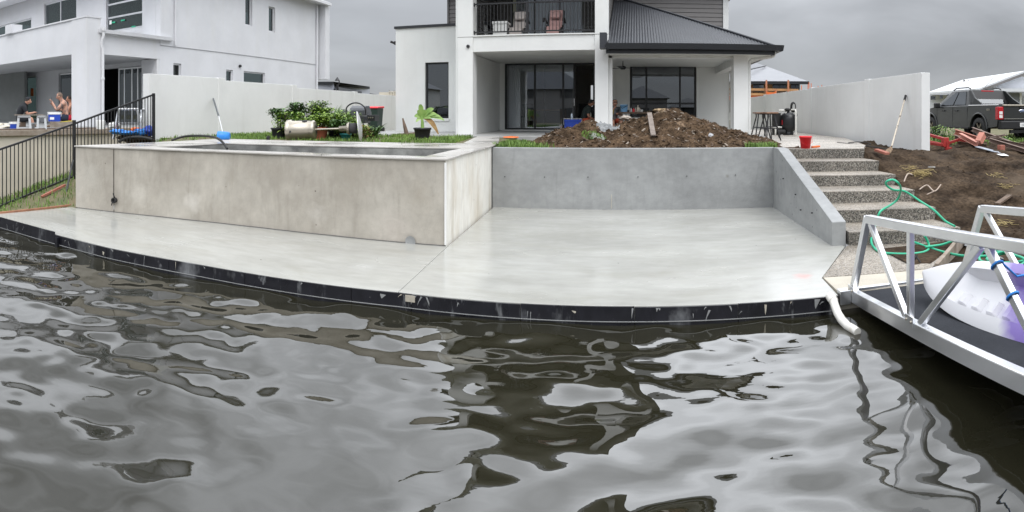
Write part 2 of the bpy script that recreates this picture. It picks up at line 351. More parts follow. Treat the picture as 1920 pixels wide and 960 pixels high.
m_tattoo = mat('tattooed_skin', (.50,.27,.19), .6, c2=(.16,.12,.11), scale=9, detail=8, lo=.5, hi=.62)
m_hair = mat('dark_hair', (.03,.02,.014), .7, var=.2, scale=20)
m_hairg = mat('cropped_hair', (.16,.11,.08), .8, var=.2, scale=20)
m_tee = mat('black_tee', (.014,.016,.02), .9, var=.15, scale=8)
m_teeg = mat('green_black_tee', (.02,.03,.028), .9, var=.2, scale=8)
m_greyt = mat('grey_tee', (.12,.13,.14), .9, c2=(.28,.28,.28), scale=7, lo=.45, hi=.6)
m_navy = mat('navy_shorts', (.016,.022,.045), .9, var=.1)
m_redsh = mat('red_shorts', (.50,.02,.04), .85, var=.15)
m_hivis = mat('orange_cloth', (.55,.10,.05), .85, var=.2)
def glass(name, tint, refl=1.55, rough=.0):
    m = bpy.data.materials.new(name); m.use_nodes = True; n = m.node_tree.nodes; L = m.node_tree.links.new; n.clear()
    tr = n.new('ShaderNodeBsdfTransparent'); tr.inputs[0].default_value = (*tint, 1); gl = n.new('ShaderNodeBsdfGlossy'); gl.inputs['Roughness'].default_value = rough; gl.inputs['Color'].default_value = (.9,.95,1,1)
    g = n.new('ShaderNodeNewGeometry'); d = n.new('ShaderNodeVectorMath'); d.operation = 'DOT_PRODUCT'; L(g.outputs['Normal'], d.inputs[0]); L(g.outputs['Incoming'], d.inputs[1])
    def ma(op, i0, i1=None):            # Schlick's reflectance, the same from both sides of the pane
        k = n.new('ShaderNodeMath'); k.operation = op
        for j, i in enumerate((i0, i1)):
            if i is None: continue
            if isinstance(i, (int, float)): k.inputs[j].default_value = i
            else: L(i, k.inputs[j])
        return k.outputs[0]
    f0 = ((refl-1)/(refl+1))**2
    w = ma('POWER', ma('SUBTRACT', 1.0, ma('ABSOLUTE', d.outputs['Value'])), 5.0)
    fac = ma('ADD', ma('MULTIPLY', w, 1-f0), f0)
    x = n.new('ShaderNodeMixShader'); o = n.new('ShaderNodeOutputMaterial')
    L(fac, x.inputs[0]); L(tr.outputs[0], x.inputs[1]); L(gl.outputs[0], x.inputs[2]); L(x.outputs[0], o.inputs[0])
    return m
m_glass = glass('tinted_glass', (.80,.82,.84), 2.3)
m_glassb = glass('balcony_glass', (.86,.88,.9), 1.6)
m_glassd = glass('dark_tinted_glass', (.20,.21,.22), 2.5)
m_glassg = glass('greenish_glass', (.30,.36,.35), 2.0)
m_carglass = glass('car_glass', (.10,.11,.12), 1.9)
m_chrome = mat('chrome', (.8,.8,.82), .12, metal=1, var=0)

# ================================================================== THE SETTING
ZW = -0.163                                       # water level; the slab's top is z = 0
# ---- canal water: real waves near the quay, a flat sheet beyond
def make_water():
    m = bpy.data.materials.new('canal_water'); m.use_nodes = True; t, n, L, p = nodes_of(m)
    p.inputs['Base Color'].default_value = (.018,.017,.010,1); p.inputs['Roughness'].default_value = .015; p.inputs['IOR'].default_value = 1.9
    g = n.new('ShaderNodeNewGeometry'); mp = n.new('ShaderNodeMapping'); mp.inputs['Scale'].default_value = (.6,1.5,1); L(g.outputs['Position'], mp.inputs['Vector'])
    no = n.new('ShaderNodeTexNoise'); no.inputs['Scale'].default_value = 5.5; no.inputs['Detail'].default_value = 2.5; L(mp.outputs[0], no.inputs['Vector'])
    b = n.new('ShaderNodeBump'); b.inputs['Strength'].default_value = .035; b.inputs['Distance'].default_value = .03; L(no.outputs['Fac'], b.inputs['Height']); L(b.outputs[0], p.inputs['Normal'])
    x0, x1, y0, y1 = -13.0, 5.5, .8, 5.9; d = .030
    nx, ny = int((x1-x0)/d), int((y1-y0)/d)
    X, Y = np.meshgrid(np.linspace(x0, x1, nx+1), np.linspace(y0, y1, ny+1))
    rng = np.random.default_rng(5); Z = np.zeros_like(X)
    for k in range(100):
        lam = .20 + .95*rng.random()**1.7; th = rng.normal(pi/2, .75); ph = rng.random()*2*pi
        A = .00165 * lam**1.15
        wx = X + .12*np.sin(Y*1.3 + k) ; wy = Y + .12*np.sin(X*1.1 + 2*k)
        Z += A*np.sin(2*pi/lam*(cos(th)*wx + sin(th)*wy) + ph)
    edge = np.minimum.reduce([(X-x0), (x1-X), (Y-y0), (y1-Y)]); Z *= np.clip(edge/.6, 0, 1)
    verts = np.stack([X.ravel(), Y.ravel(), (Z+ZW).ravel()], 1); w = nx+1
    idx = (np.arange(ny)[:, None]*w + np.arange(nx)[None, :]).ravel()
    faces = np.stack([idx, idx+1, idx+1+w, idx+w], 1)
    B = 900.0; o = [(x0,y0),(x1,y0),(x1,y1),(x0,y1),(-B,-B),(B,-B),(B,y1),(-B,y1)]
    k0 = len(verts); verts = np.vstack([verts, [(a, b_, ZW) for a, b_ in o]])
    me = bpy.data.meshes.new('water')
    me.from_pydata(verts.tolist(), [], faces.tolist() + [[k0+4,k0+5,k0+1,k0], [k0+5,k0+6,k0+2,k0+1], [k0+7,k0+4,k0,k0+3]])
    me.polygons.foreach_set('use_smooth', [True]*len(me.polygons)); me.materials.append(m)
    w_ = bpy.data.objects.new('water', me); col.objects.link(w_); w_['kind'] = 'structure'
make_water()

# ---- concrete waterside slab with its black form boards
EDGE = [(-8.95,4.74),(-7.2,4.84),(-6.0,4.93),(-4.6,5.15),(-2.8,5.33),(-2.25,5.39),(0,5.42),(1.03,5.42),(1.93,5.41)]     # top edge over the water, left to right
WALLF = [(-8.95,6.50),(-8.1,6.74),(-7.2,7.02),(-6.2,7.24),(-5.4,7.35),(-4.2,7.43),(-2.46,7.46)]                     # foot of the pool wall
def lerp_edge(E_, x):
    for (a, b), (c, d) in zip(E_, E_[1:]):
        if a <= x <= c: return b + (d-b)*(x-a)/(c-a)
    return E_[0][1] if x < E_[0][0] else E_[-1][1]
stain(m_slab, [((1.78,6.15,0), .14, (.62,.30,.27), .7), ((-.9,8.6,0), .9, (.285,.28,.245), .45), ((1.0,9.6,0), .7, (.28,.275,.24), .45), ((.6,7.2,0), .6, (.31,.305,.27), .4), ((-1.8,9.9,0), .5, (.29,.285,.255), .4), ((-6.3,6.0,0), .6, (.31,.305,.28), .4), ((-3.9,6.4,0), .5, (.31,.305,.275), .4), ((1.3,5.85,0), .35, (.50,.50,.48), .4), ((-3.0,6.1,0), .22, (.50,.50,.48), .4)])
slab = thing('concrete_slab', None, None, (0,0,0), kind='structure')
def slab_piece(pts):
    b = MB(); b.prism([(x,y,-.14) for x,y in pts], (0,0,.14)); return b.build('slab_bay', m_slab, slab, bev=.006)
g = .006
slab_piece([(-9.1,4.80)] + [p for p in EDGE if -8.95 < p[0] < -5.5] + [(-5.5,lerp_edge(EDGE,-5.5)), (-5.56,lerp_edge(WALLF,-5.56)+.1), (-7.2,7.1), (-9.05,6.56)])
slab_piece([(-5.5+g,lerp_edge(EDGE,-5.5))] + [p for p in EDGE if -5.5 < p[0] < -2.3] + [(-2.27,5.39), (-2.44,7.5), (-4.2,7.5), (-5.56+g,lerp_edge(WALLF,-5.56)+.1)])
slab_piece([(-2.27+g,5.39)] + [p for p in EDGE if p[0] > -2.2] + [(1.97,6.03), (2.72,7.36), (2.6,10.85), (-2.62,10.85), (-2.44+g,7.5)])
MB().prism([(x,y+.03,-.6) for x,y in EDGE] + [(2.0,6.0,-.6),(2.7,7.4,-.6),(2.7,11,-.6),(-9.1,11,-.6)], (0,0,.457)).build('slab_base', m_ret, slab)
JO = [-8.95,-7.15,-6.05,-5.05,-4.0,-2.75,-2.12,-1.05,0.0,.95,1.93]
for i, (a, b) in enumerate(zip(JO, JO[1:])):      # one form board after the other
    pts = [(a, lerp_edge(EDGE,a))] + [p for p in EDGE if a < p[0] < b] + [(b, lerp_edge(EDGE,b))]
    top = .035 if i == 0 else -.004 + random.uniform(-.004,.003); y_o = -.022 - random.uniform(0,.006)
    q = [(x + (.003 if k == 0 else -.003 if k == len(pts)-1 else 0), y+y_o) for k, (x, y) in enumerate(pts)]
    m_ = MB(); m_.prism([(x, y, -.55) for x, y in q] + [(x, y+.018, -.55) for x, y in reversed(q)], (0,0,.55+top)); m_.build('form_board', m_ply, slab, bev=.002)
for x in (-7.05, -4.02, -2.13, -1.06):
    if x == -7.05: MB().box(x-.03, lerp_edge(EDGE,x)-.07, -.5, x+.03, lerp_edge(EDGE,x)-.032, -.03).build('form_batten', m_ply, slab)
    if x == -2.13: MB().box(x-.05, lerp_edge(EDGE,x)-.036, -.075, x+.05, lerp_edge(EDGE,x)-.030, -.012).build('cement_smear', m_cement, slab)
MB().bar((-9.13,4.82,.008), (-9.12,6.52,.02), .035, .035).build('edging_timber', mat('edging_pine', (.36,.17,.10), .8, var=.2, scale=5), slab)
random.seed(77)
for k in range(34):                               # runs of dried cement on the form boards
    x = random.uniform(-5.6,1.85) if k > 8 else random.uniform(-8.5,-5.5); y = lerp_edge(EDGE,x)-.0305; h = random.uniform(.02,.12); w = random.uniform(.003,.012) if k % 6 else random.uniform(.02,.035); zt_ = -.01 if random.random() < .6 else random.uniform(-.07,-.02); sk = random.uniform(-.035,.035)
    MB().add([(x-w,y,zt_),(x+w,y,zt_-.004),(x+w*.6+sk,y,zt_-h*.6),(x+sk*1.2,y,zt_-h),(x-w*.4+sk,y,zt_-h*.7)], [(4,3,2,1,0)]).build('cement_run', m_ret if k % 5 else m_cement, slab)
for (a, b_), (c, d_) in zip(EDGE, EDGE[1:]): MB().bar((a,b_-.033,-.135),(c,d_-.033,-.135), .008, .006).build('tide_mark', m_ret, slab)

# ---- landing at the foot of the steps
land = thing('landing_pavement', None, None, (0,0,0), kind='structure')
MB().prism([(1.985,6.045,-.3),(3.22,5.90,-.3),(4.22,6.92,-.3),(4.27,7.02,-.3),(2.76,7.38,-.3)], (0,0,.303)).build('landing_paving', m_agg, land)
MB().prism([(1.97,5.47,-.3),(3.05,5.42,-.3),(3.22,5.892,-.3),(1.985,6.037,-.3)], (0,0,.30)).build('cement_strip', m_cement, land)
MB().bar((3.27,5.86,-.02), (4.30,6.93,.06), .05, .16).build('edging_board', m_wood, land)

# ---- steps of exposed aggregate
steps = thing('steps', 'wide flight of exposed aggregate steps beside the sloping wing wall', 'steps', (3.5,7.2,0))
for i in range(1, 7):
    yl, yr = 7.36+.70*(i-1), 7.0+.70*(i-1); z = .18*i; yb = .72 if i < 6 else .5
    b = MB(); P = [(2.785,yl),(4.28,yr),(4.28,yr+yb),(2.785,yl+yb)]
    lo = z-.18+.001 if i == 1 else z-.42
    b.add([(x,y,lo) for x,y in P]+[(x,y,z) for x,y in P], [(4,5,6,7)], 0); b.add([(x,y,lo) for x,y in P]+[(x,y,z) for x,y in P], [(0,1,5,4),(1,2,6,5),(3,0,4,7)], 1)
    b.build('step', [m_agg, m_riser], steps)
    MB().add([(2.785,yl-.004,z-.012),(4.28,yr-.004,z-.012),(4.28,yr+.015,z+.003),(2.785,yl+.015,z+.003)], [(0,1,2,3)]).build('nosing', m_agg, steps)

# ---- retaining wall and wing wall
stain(m_ret, [((-.55,10.79,.62), .16, (.37,.38,.38), .4), ((-1.0,10.79,.5), .25, (.39,.40,.40), .4), ((.3,10.79,.35), .3, (.38,.39,.39), .35), ((.9,10.79,.78), .12, (.2,.2,.2), .4), ((1.7,10.79,.6), .05, (.16,.15,.12), .7), ((-1.9,10.79,.3), .3, (.24,.245,.25), .6)])
rw = thing('retaining_wall', 'smooth grey cast concrete retaining wall at the back of the slab', 'retaining wall', (0,10.9,0))
MB().box(-2.64,10.80,-.1, 2.60,11.0,1.115).build('wall_panel', m_ret, rw, bev=.008)
for x in (-2.4,-1.65,-.85,.06,.95,1.85): MB().lathe([(.009,-.004),(.009,.02)], (x,10.797,.60+.01*x), (0,-1,0), 8).build('tie_hole', m_dark, rw)
MB().bar((-.42,10.798,.28),(-.42,10.798,.02), .008, .01, up=(0,1,0)).build('joint_scar', m_cement, rw)
ww = thing('wing_wall', 'grey concrete wing wall sloping down beside the steps', 'retaining wall', (2.68,9,0))
MB().prism([(2.565,7.42,-.1),(2.565,10.80,-.1),(2.565,10.80,1.118),(2.565,10.42,1.118),(2.565,7.42,.315)], (.195,0,0)).build('wall_panel', m_ret, ww, bev=.008)
for y, z in ((8.3,.3),(9.2,.45),(10.0,.62),(8.9,.25)): MB().lathe([(.010,-.004),(.010,.02)], (2.562,y,z), (-1,0,0), 8).build('tie_hole', m_dark, ww)

# ---- raised pool
stain(m_pool, [((-7.6,6.9,.35), .28, (.56,.53,.47), .6), ((-6.6,7.15,.3), .22, (.60,.57,.52), .7), ((-3.9,7.44,.95), .5, (.30,.27,.22), .45), ((-5.0,7.38,.9), .4, (.31,.28,.235), .4), ((-3.2,7.45,.2), .35, (.52,.47,.42), .5), ((-4.4,7.42,.3), .2, (.55,.52,.47), .5), ((-8.6,6.6,.6), .35, (.48,.46,.41), .4), ((-2.8,7.46,.65), .3, (.35,.31,.25), .4), ((-5.9,7.28,.75), .2, (.34,.31,.26), .4)])
ZP = 1.155
pool = thing('swimming_pool', 'raised unfinished concrete swimming pool with beige rendered walls', 'pool', (-5.6,8.8,0))
b = MB()
for (x0,y0),(x1,y1) in zip(WALLF, WALLF[1:]):
    if x0 < -8.1: continue
    b.add([(x0,y0,-.05),(x1,y1,-.05),(x1,y1,ZP-.022),(x0,y0,ZP-.022)], [(0,1,2,3)])
b.build('front_wall', m_pool, pool)
MB().add([(-8.93,6.50,-.05),(-8.112,6.737,-.05),(-8.112,6.737,ZP-.022),(-8.93,6.50,ZP-.022)], [(0,1,2,3)]).build('end_panel', m_pool, pool)
MB().add([(-2.46,7.46,-.05),(-2.66,10.82,-.05),(-2.66,10.82,ZP-.022),(-2.46,7.46,ZP-.022)], [(0,1,2,3)]).build('side_wall', m_pool_side, pool)
MB().add([(-8.93,11.3,-.05),(-8.93,6.5,-.05),(-8.93,6.5,ZP-.022),(-8.93,11.3,ZP-.022)], [(0,1,2,3)]).build('end_wall', m_pool, pool)
IN = [(-7.72,7.28),(-5.4,7.70),(-2.88,7.82),(-2.95,9.88),(-7.62,9.28)]                # basin outline
b = MB(); nI = len(IN)
for i in range(nI):
    (x0,y0),(x1,y1) = IN[i], IN[(i+1)%nI]
    b.add([(x0,y0,-.6),(x1,y1,-.6),(x1,y1,ZP-.03),(x0,y0,ZP-.03)], [(3,2,1,0)])
b.add([(x,y,-.6) for x,y in IN], [tuple(range(nI))]); b.build('basin', m_pool_in, pool)
def strip_pieces(outer, inner, n, name='coping_stone'):          # coping laid stone by stone between two edges
    def ev(E_, t):
        Ls = [0]
        for a, c in zip(E_, E_[1:]): Ls.append(Ls[-1] + (V(c)-V(a)).length)
        d = t*Ls[-1]
        for i in range(len(E_)-1):
            if d <= Ls[i+1]+1e-9:
                k = (d-Ls[i])/(Ls[i+1]-Ls[i]); return V(E_[i]).lerp(V(E_[i+1]), k)
        return V(E_[-1])
    for i in range(n):
        a, c = (i+.004)/n, (i+.996)/n; dz = random.uniform(-.0015,.0015)
        q = [ev(outer,a), ev(outer,c), ev(inner,c), ev(inner,a)]
        MB().prism([(p.x,p.y,ZP-.024+dz) for p in q], (0,0,.024)).build(name, m_coping, pool, bev=.004, seg=1)
strip_pieces([(-8.0,6.74),(-7.2,6.98),(-6.2,7.205),(-5.4,7.32),(-4.2,7.40),(-2.43,7.43)], [(-7.72,7.28),(-7.2,7.38),(-6.2,7.56),(-5.4,7.70),(-4.2,7.77),(-2.88,7.82)], 9)
strip_pieces([(-2.43,7.43),(-2.62,10.82)], [(-2.88,7.82),(-2.95,9.88)], 5)
strip_pieces([(-8.95,6.47),(-8.0,6.74)], [(-8.95,7.3),(-7.72,7.28)], 1)
strip_pieces([(-8.95,7.3),(-8.95,9.2)], [(-7.72,7.28),(-7.62,9.28)], 3)
strip_pieces([(-8.95,9.2),(-7.62,9.28),(-2.95,9.88)], [(-9.0,10.0),(-7.62,10.12),(-3.0,10.6)], 9, 'paver')
strip_pieces([(-9.0,10.0),(-7.62,10.12),(-3.0,10.6)], [(-9.05,10.75),(-7.62,10.95),(-3.4,11.4)], 9, 'paver')
strip_pieces([(-2.95,9.88),(-3.0,10.6),(-3.4,11.4),(-4.05,14.9)], [(-2.62,10.82),(-2.64,11.2),(-2.75,11.8),(-3.45,14.9)], 6, 'paver')
MB().prism([(-9.0,9.4,-.1),(-2.96,9.95,-.1),(-2.66,10.8,-.1),(-2.7,11.3,-.1),(-9.0,10.9,-.1)], (0,0,ZP-.045+.1)).build('paving_base', m_ret, pool)
b = MB()                                         # perforated white corner bead
b.box(-2.468,7.435,.02,-2.445,7.455,ZP-.05)
b.build('corner_bead', m_wplast, pool)
MB().bar((-8.112,6.733,.26),(-8.112,6.733,ZP-.05), .006, .006, up=(0,1,0)).build('wall_joint', mat('wall_joint_grey', (.17,.155,.135), .9, var=.3, scale=9), pool)
b = MB(); b.prism([(x,y-.012,.001) for x,y in WALLF]+[(x,y+.01,.001) for x,y in reversed(WALLF)], (0,0,.010)); b.build('base_joint', m_siding_d, pool)
po = MB(); c = V((-8.06,6.72,.22))
po.lathe([(.045,-.02),(.05,.05),(.035,.055),(.03,.02)], c, (.25,-1,0), 14); po.tube([c+V((.03,-.03,.05)), c+V((.06,-.07,.09)), c+V((.03,-.06,.13))], .012, 6); po.tube([c+V((-.03,-.03,-.03)), c+V((-.02,-.06,-.09))], .01, 6)
po.build('drain_fitting', m_rubber, pool)
po = MB(); po.lathe([(.0,-.004),(.05,-.004),(.075,.006)], (-2.95,7.435,.03), (0,-1,0), 14, cap=False); po.build('mortar_patch', m_ret, pool)

# ---- white stormwater pipe that dips into the water
pts = [at_r(1562,560,5.62), at_r(1565,572,5.56), at_r(1571,588,5.47), at_r(1579,601,5.38), at_r(1590,612,5.30), at_r(1601,618,5.22), at_r(1608,623,5.17)]
b = MB(); b.tube(pts, [.040]*6+[.037], 14); b.tube([pts[0]+V((-.01,.06,.01)), pts[0]+(pts[1]-pts[0])*.35], .047, 14)
b.build('outlet_pipe', mat('stained_pvc', (.78,.76,.70), .3, c2=(.45,.35,.2), scale=6, lo=.58, hi=.8), None, 'bent white plastic outlet pipe dipping from the slab into the water', 'pipe')

# ---- ground: one sheet to the horizon and the shaped soil, bank and lawn laid on it
MB().add([(-700,11.2,.78),(700,11.2,.78),(700,1500,.78),(-700,1500,.78)], [(0,1,2,3)]).build('ground', m_turfsoil, kind='structure')
def fbm(x, y, s, o=4, seed=0.0): return noise.fractal(V((x*s+seed, y*s-seed, seed)), 1.0, 2.0, o)
def h_soil(x, y):
    base = min(1.0, max(-.02 + (y-5.9)*.10, .03 + (y-6.75)*.262))
    if y < 5.9: base = -.02 - (5.9-y)*.55
    k = max(0, min(1, (x-4.4)/2.5)); base2 = min(.92, .10 + (y-5.6)*.165) if y > 5.6 else .10-(5.6-y)*.6
    z = base*(1-k) + base2*k
    z -= .12*max(0, min(1, (x-7)/8))*max(0, min(1, (y-10)/5))
    amp = .03 + .08*min(1, max(0, (x-4.3)/.8)); k2 = min(1, max(.3, (x-4.2)/.5))
    return z + .02 + amp*fbm(x, y, 1.1, 5, 3.1) + k2*(.05*fbm(x, y, 2.8, 5, 1.7) - .05*abs(fbm(x, y, 2.0, 3, 6.2)) + .018*fbm(x, y, 9, 3, 8.1))
def terrain(name, m, x0, x1, y0, y1, d, h, label=None):
    nx, ny = int((x1-x0)/d), int((y1-y0)/d)
    b = MB(); b.grid(lambda u, v: (x0+(x1-x0)*u, y0+(y1-y0)*v, h(x0+(x1-x0)*u, y0+(y1-y0)*v)), nx, ny); return b.build(name, m, kind='structure')
stain(m_soil, [((6.3,8.2,.6), .7, (.10,.078,.058), .7), ((8.2,9.3,.7), .9, (.11,.09,.07), .6), ((5.6,7.0,.35), .45, (.095,.072,.052), .7), ((7.2,6.9,.35), .5, (.09,.07,.055), .6), ((5.7,10.3,.9), .5, (.09,.068,.05), .6), ((9.5,11.2,.8), 1.0, (.10,.082,.065), .6)])
terrain('soil_ground', m_soil, 4.215, 16, 4.6, 16.0, .065, lambda x, y: h_soil(x, y) - (.5 if x < 4.275 and y > 6.9 else 0))
terrain('soil_ground', m_soil, 4.27, 30, 15.95, 20.5, .2, lambda x, y: h_soil(x, y)-.01)
terrain('soil_ground', m_soil, 15.9, 30, 4.6, 16.0, .2, lambda x, y: h_soil(x, y)-.01)
terrain('soil_ground', m_soil, 3.06, 4.28, 4.6, 6.98, .08, lambda x, y: min(h_soil(x,y), -.05 if y < 6.0+(x-3.25) else .02))
def h_bank(x, y):
    z = min(1.1, 1.0 + (y-9.9)*.275) - .24*max(0, -10.3-x) - .10*max(0, min(1, (x+10.0)/1.0))*max(0, min(1, (7.2-y)/2))
    z = max(z, -.45) if y > 4.6 else min(z, -.3) - (4.6-y)*.6
    return z + .05*fbm(x, y, .9, 5, 7.7) + .015*fbm(x, y, 4, 3, 2.2)
terrain('grass_bank', m_turfsoil, -13.02, -8.9, 4.0, 11.3, .1, h_bank)
def h_lawn(x, y): return 1.125 + .02*fbm(x, y, .8, 4, 4.4)
terrain('lawn', m_turfsoil, -10.9, -3.0, 10.6, 18.3, .16, lambda x, y: h_lawn(x, y) - (0.12 if y < 11.5 and x > -8.9 else 0))
terrain('garden_bed', m_mound, -3.4, 3.2, 10.98, 15.4, .1, lambda x, y: 1.075 + .03*fbm(x, y, 1.4, 4, 9.1))
# patio of exposed aggregate and the house slab
patio = thing('patio_pavement', None, None, (0,0,0), kind='structure')
MB().prism([(2.80,10.93,.6),(4.28,10.55,.6),(4.75,11.6,.6),(5.62,15.2,.6),(5.62,24,.6),(2.2,24,.6),(2.2,14.6,.6),(3.1,12.6,.6),(2.9,11.3,.6)], (0,0,.483)).build('patio_paving', m_aggp, patio)
MB().box(-8.1,14.95,.7,3.35,25,1.165).build('house_slab', mat('veranda_concrete', (.36,.36,.35), .4, var=.12, scale=1.5, rvar=.15), patio, bev=.01)

# ================================================================== THE HOUSE BEHIND THE POOL
H0 = 1.165
house = thing('white_house', 'two storey white rendered house with charcoal roof behind the soil heap', 'house', (-2,20,H0))
# left wing with the tall window
b = MB(); b.wall((-7.75,18.2,.9), (1,0,0), 3.08, 3.66, .25, [(1.04,1.85,.69,2.51)]); b.box(-7.75,18.45,.9,-7.5,25,4.56); b.box(-4.9,16.225,.9,-4.60,19.9,3.449)
b.build('wing_wall', m_render, house)
MB().box(-7.79,18.15,4.56,-4.6,25.2,4.64).build('parapet_capping', m_gutter, house)
MB().box(-7.7,18.3,4.3,-4.7,25,4.5).build('wing_roof', m_groof, house)
def window(parent, x0, x1, z0, z1, y, t=.05, d=.07, mull=(), trans=(), fm=m_frame, gm=m_glassd, sill=False, curtain=False, name='window'):
    b = MB()
    b.box(x0,y,z0,x0+t,y+d,z1); b.box(x1-t,y,z0,x1,y+d,z1); b.box(x0+t,y,z0,x1-t,y+d,z0+t); b.box(x0+t,y,z1-t,x1-t,y+d,z1)
    for mx_ in mull: b.box(mx_-t/2,y+.006,z0+t,mx_+t/2,y+d-.006,z1-t)
    for tz in trans: b.box(x0+t,y+.010,tz-t/2,x1-t,y+d-.010,tz+t/2)
    w = b.build(name, fm, parent)
    xs = [x0] + list(mull) + [x1]; zs = [z0] + list(trans) + [z1]
    for xa, xb in zip(xs, xs[1:]):
        for za, zb in zip(zs, zs[1:]):
            MB().box(xa+t*.4,y+d*.42,za+t*.4,xb-t*.4,y+d*.42+.005,zb-t*.4).build('pane', gm, w)
    return w
window(house, -6.71,-5.90,1.59,3.41, 18.30, t=.055)
MB().box(-6.73,18.15,1.50,-5.88,18.3,1.588).build('window_sill', m_render, house, bev=.005)
# columns that run up both storeys
for nm, x0, x1 in (('column',-4.86,-4.42), ('column',-1.06,-.70)):
    MB().box(x0,15.8,1.0,x1,16.22,6.9).build(nm, m_white, house, bev=.006)
MB().box(-4.93,15.86,1.0,-4.863,16.2,6.9).build('column_fin', m_white, house)
MB().box(-.697,15.9,1.0,-.60,16.2,3.3).build('column_fin', m_white, house)
MB().box(-4.863,15.797,3.86,-4.417,15.80,3.872).build('column_joint', m_siding, house); MB().box(-1.063,15.797,3.86,-.697,15.80,3.872).build('column_joint', m_siding, house)
p = at_y(878,87,15.8); MB().lathe([(.045,0),(.045,.05),(.03,.055)], p, (0,-1,0), 12).build('wall_outlet', m_black, house)
p = at_y(738,81,18.3); b = MB(); b.box(-7.83,18.25,p.z-.06,-7.75,18.4,p.z+.06); b.tube([(-7.83,18.3,p.z),(-7.95,18.22,p.z+.05)], .04, 8); b.build('flood_light', m_black, house)
# back wall of the verandas
b = MB(); b.wall((-4.97,19.9,.9), (1,0,0), 8.18, 2.75, .22, [(.54,3.63,.297,2.56), (4.81,7.05,.72,2.56)])
b.box(2.99,20.12,.9,3.21,25.2,3.48); b.build('back_wall', m_render, house)
MB().box(-4.45,19.6,1.166,-1.3,19.9,1.195).build('door_step', m_white, house)
MB().box(-4.5,19.86,3.462,-1.3,19.9,3.50).build('door_head_trim', m_soffit, house)
# big sliding door, its right leaf slid open
door = MB(); dz0, dz1 = 1.197, 3.46
door.box(-4.43,19.93,dz0,-4.37,20.03,dz1); door.box(-1.40,19.93,dz0,-1.34,20.03,dz1); door.box(-4.37,19.93,dz1-.06,-1.40,20.03,dz1); door.box(-4.37,19.93,dz0,-1.40,20.03,dz0+.05)
for px in (1003,1056,1077):
    x = at_y(px,150,19.95).x; door.box(x-.035,19.945,dz0+.05,x+.035,19.99,dz1-.06)
x = at_y(1021,150,20).x; door.box(x-.02,19.995,dz0+.05,x+.02,20.02,dz1-.06)
dr = door.build('sliding_door', m_frame, house)
xs = [-4.39, at_y(1003,150,19.95).x, at_y(1056,150,19.95).x, at_y(1077,150,19.95).x]
for a, c in zip(xs, xs[1:]): MB().box(a+.03,19.962,dz0+.04,c-.03,19.967,dz1-.05).build('pane', m_glass, dr)
MB().box(xs[3]-.02,19.925,2.0,xs[3]+.01,19.945,2.25).build('handle', m_chrome, dr)
xw = [at_y(q,150,19.95).x for q in (1181,1212,1275,1306)]
window(house, xw[0]+.02, xw[3]-.02, 1.625, 3.455, 19.95, t=.06, d=.08, mull=xw[1:3], trans=(at_y(1240,194,19.95).z,), gm=m_glassd)
MB().box(xw[0]-.05,19.86,3.462,xw[3]+.05,19.9,3.50).build('window_head_trim', m_soffit, house)
# rooms behind the glass
b = MB(); b.add([(-4.75,20.12,1.17),(2.99,20.12,1.17),(2.99,24.6,1.17),(-4.75,24.6,1.17)], [(0,1,2,3)]); b.build('room_floor', m_oak, house)
b = MB(); b.wall((-4.75,24.6,1.17), (1,0,0), 7.74, 2.5, .15, [(2.92,3.08,.05,1.75)]); b.box(-.75,20.3,1.17,-.6,24.6,3.6); b.box(-4.95,20.12,1.17,-4.75,24.6,3.6); b.build('room_wall', m_inter, house)
MB().box(-1.35,22.6,1.172,-.75,22.75,3.6).build('hall_wall', m_inter, house)
MB().box(-4.75,20.13,3.6,2.99,24.6,3.65).build('room_ceiling', m_soffit, house)
b = MB(); b.wall((-7.5,24.0,1.0), (1,0,0), 2.8, 3.2, .1); b.build('room_wall', m_inter, house); MB().box(-7.5,18.45,1.0,-4.9,24,1.16).build('room_floor', m_oak, house)
# balcony
MB().box(-4.42,15.84,3.45,-1.06,16.2,3.87).build('balcony_beam', m_white, house, bev=.006)
MB().box(-4.42,15.80,3.872,-1.06,16.25,3.905).build('balcony_lip', m_white, house)
MB().box(-4.75,16.2,3.47,-.75,19.9,3.87).build('balcony_floor', m_soffit, house)
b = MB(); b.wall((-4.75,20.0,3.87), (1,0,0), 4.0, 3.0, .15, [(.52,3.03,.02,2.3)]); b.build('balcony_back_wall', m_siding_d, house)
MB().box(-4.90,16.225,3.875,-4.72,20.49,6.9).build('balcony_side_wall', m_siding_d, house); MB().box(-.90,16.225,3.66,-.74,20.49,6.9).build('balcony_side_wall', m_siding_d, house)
def boards(x0, x1, y, z0, z1, h, m, along='x', x=0):
    n = int((z1-z0)/h); 
    for i in range(n):
        z = z0 + i*h
        if along == 'x': P = [(x0,y,z),(x0,y-.028,z),(x0,y-.010,z+h-.012),(x0,y,z+h-.012)]; vec = (x1-x0,0,0)
        else: P = [(x,x0,z),(x+.028,x0,z),(x+.010,x0,z+h-.012),(x,x0,z+h-.012)]; vec = (0,x1-x0,0)
        MB().prism(P, vec).build('siding_board', m, house)
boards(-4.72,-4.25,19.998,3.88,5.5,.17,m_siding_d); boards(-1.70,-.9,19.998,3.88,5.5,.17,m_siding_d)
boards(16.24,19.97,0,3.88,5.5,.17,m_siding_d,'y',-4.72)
window(house, -4.22,-1.73,3.9,6.1, 20.03, t=.05, d=.07, mull=(at_y(1002,30,20).x, at_y(1049,30,20).x), gm=m_glassb, name='balcony_door')
b = MB(); b.grid(lambda u, v: (-4.1+2.3*u, 20.22+.045*sin(u*2*pi*22)+.02*sin(u*50), 3.95+2.1*v), 180, 1); b.build('curtain', m_curtain, house)
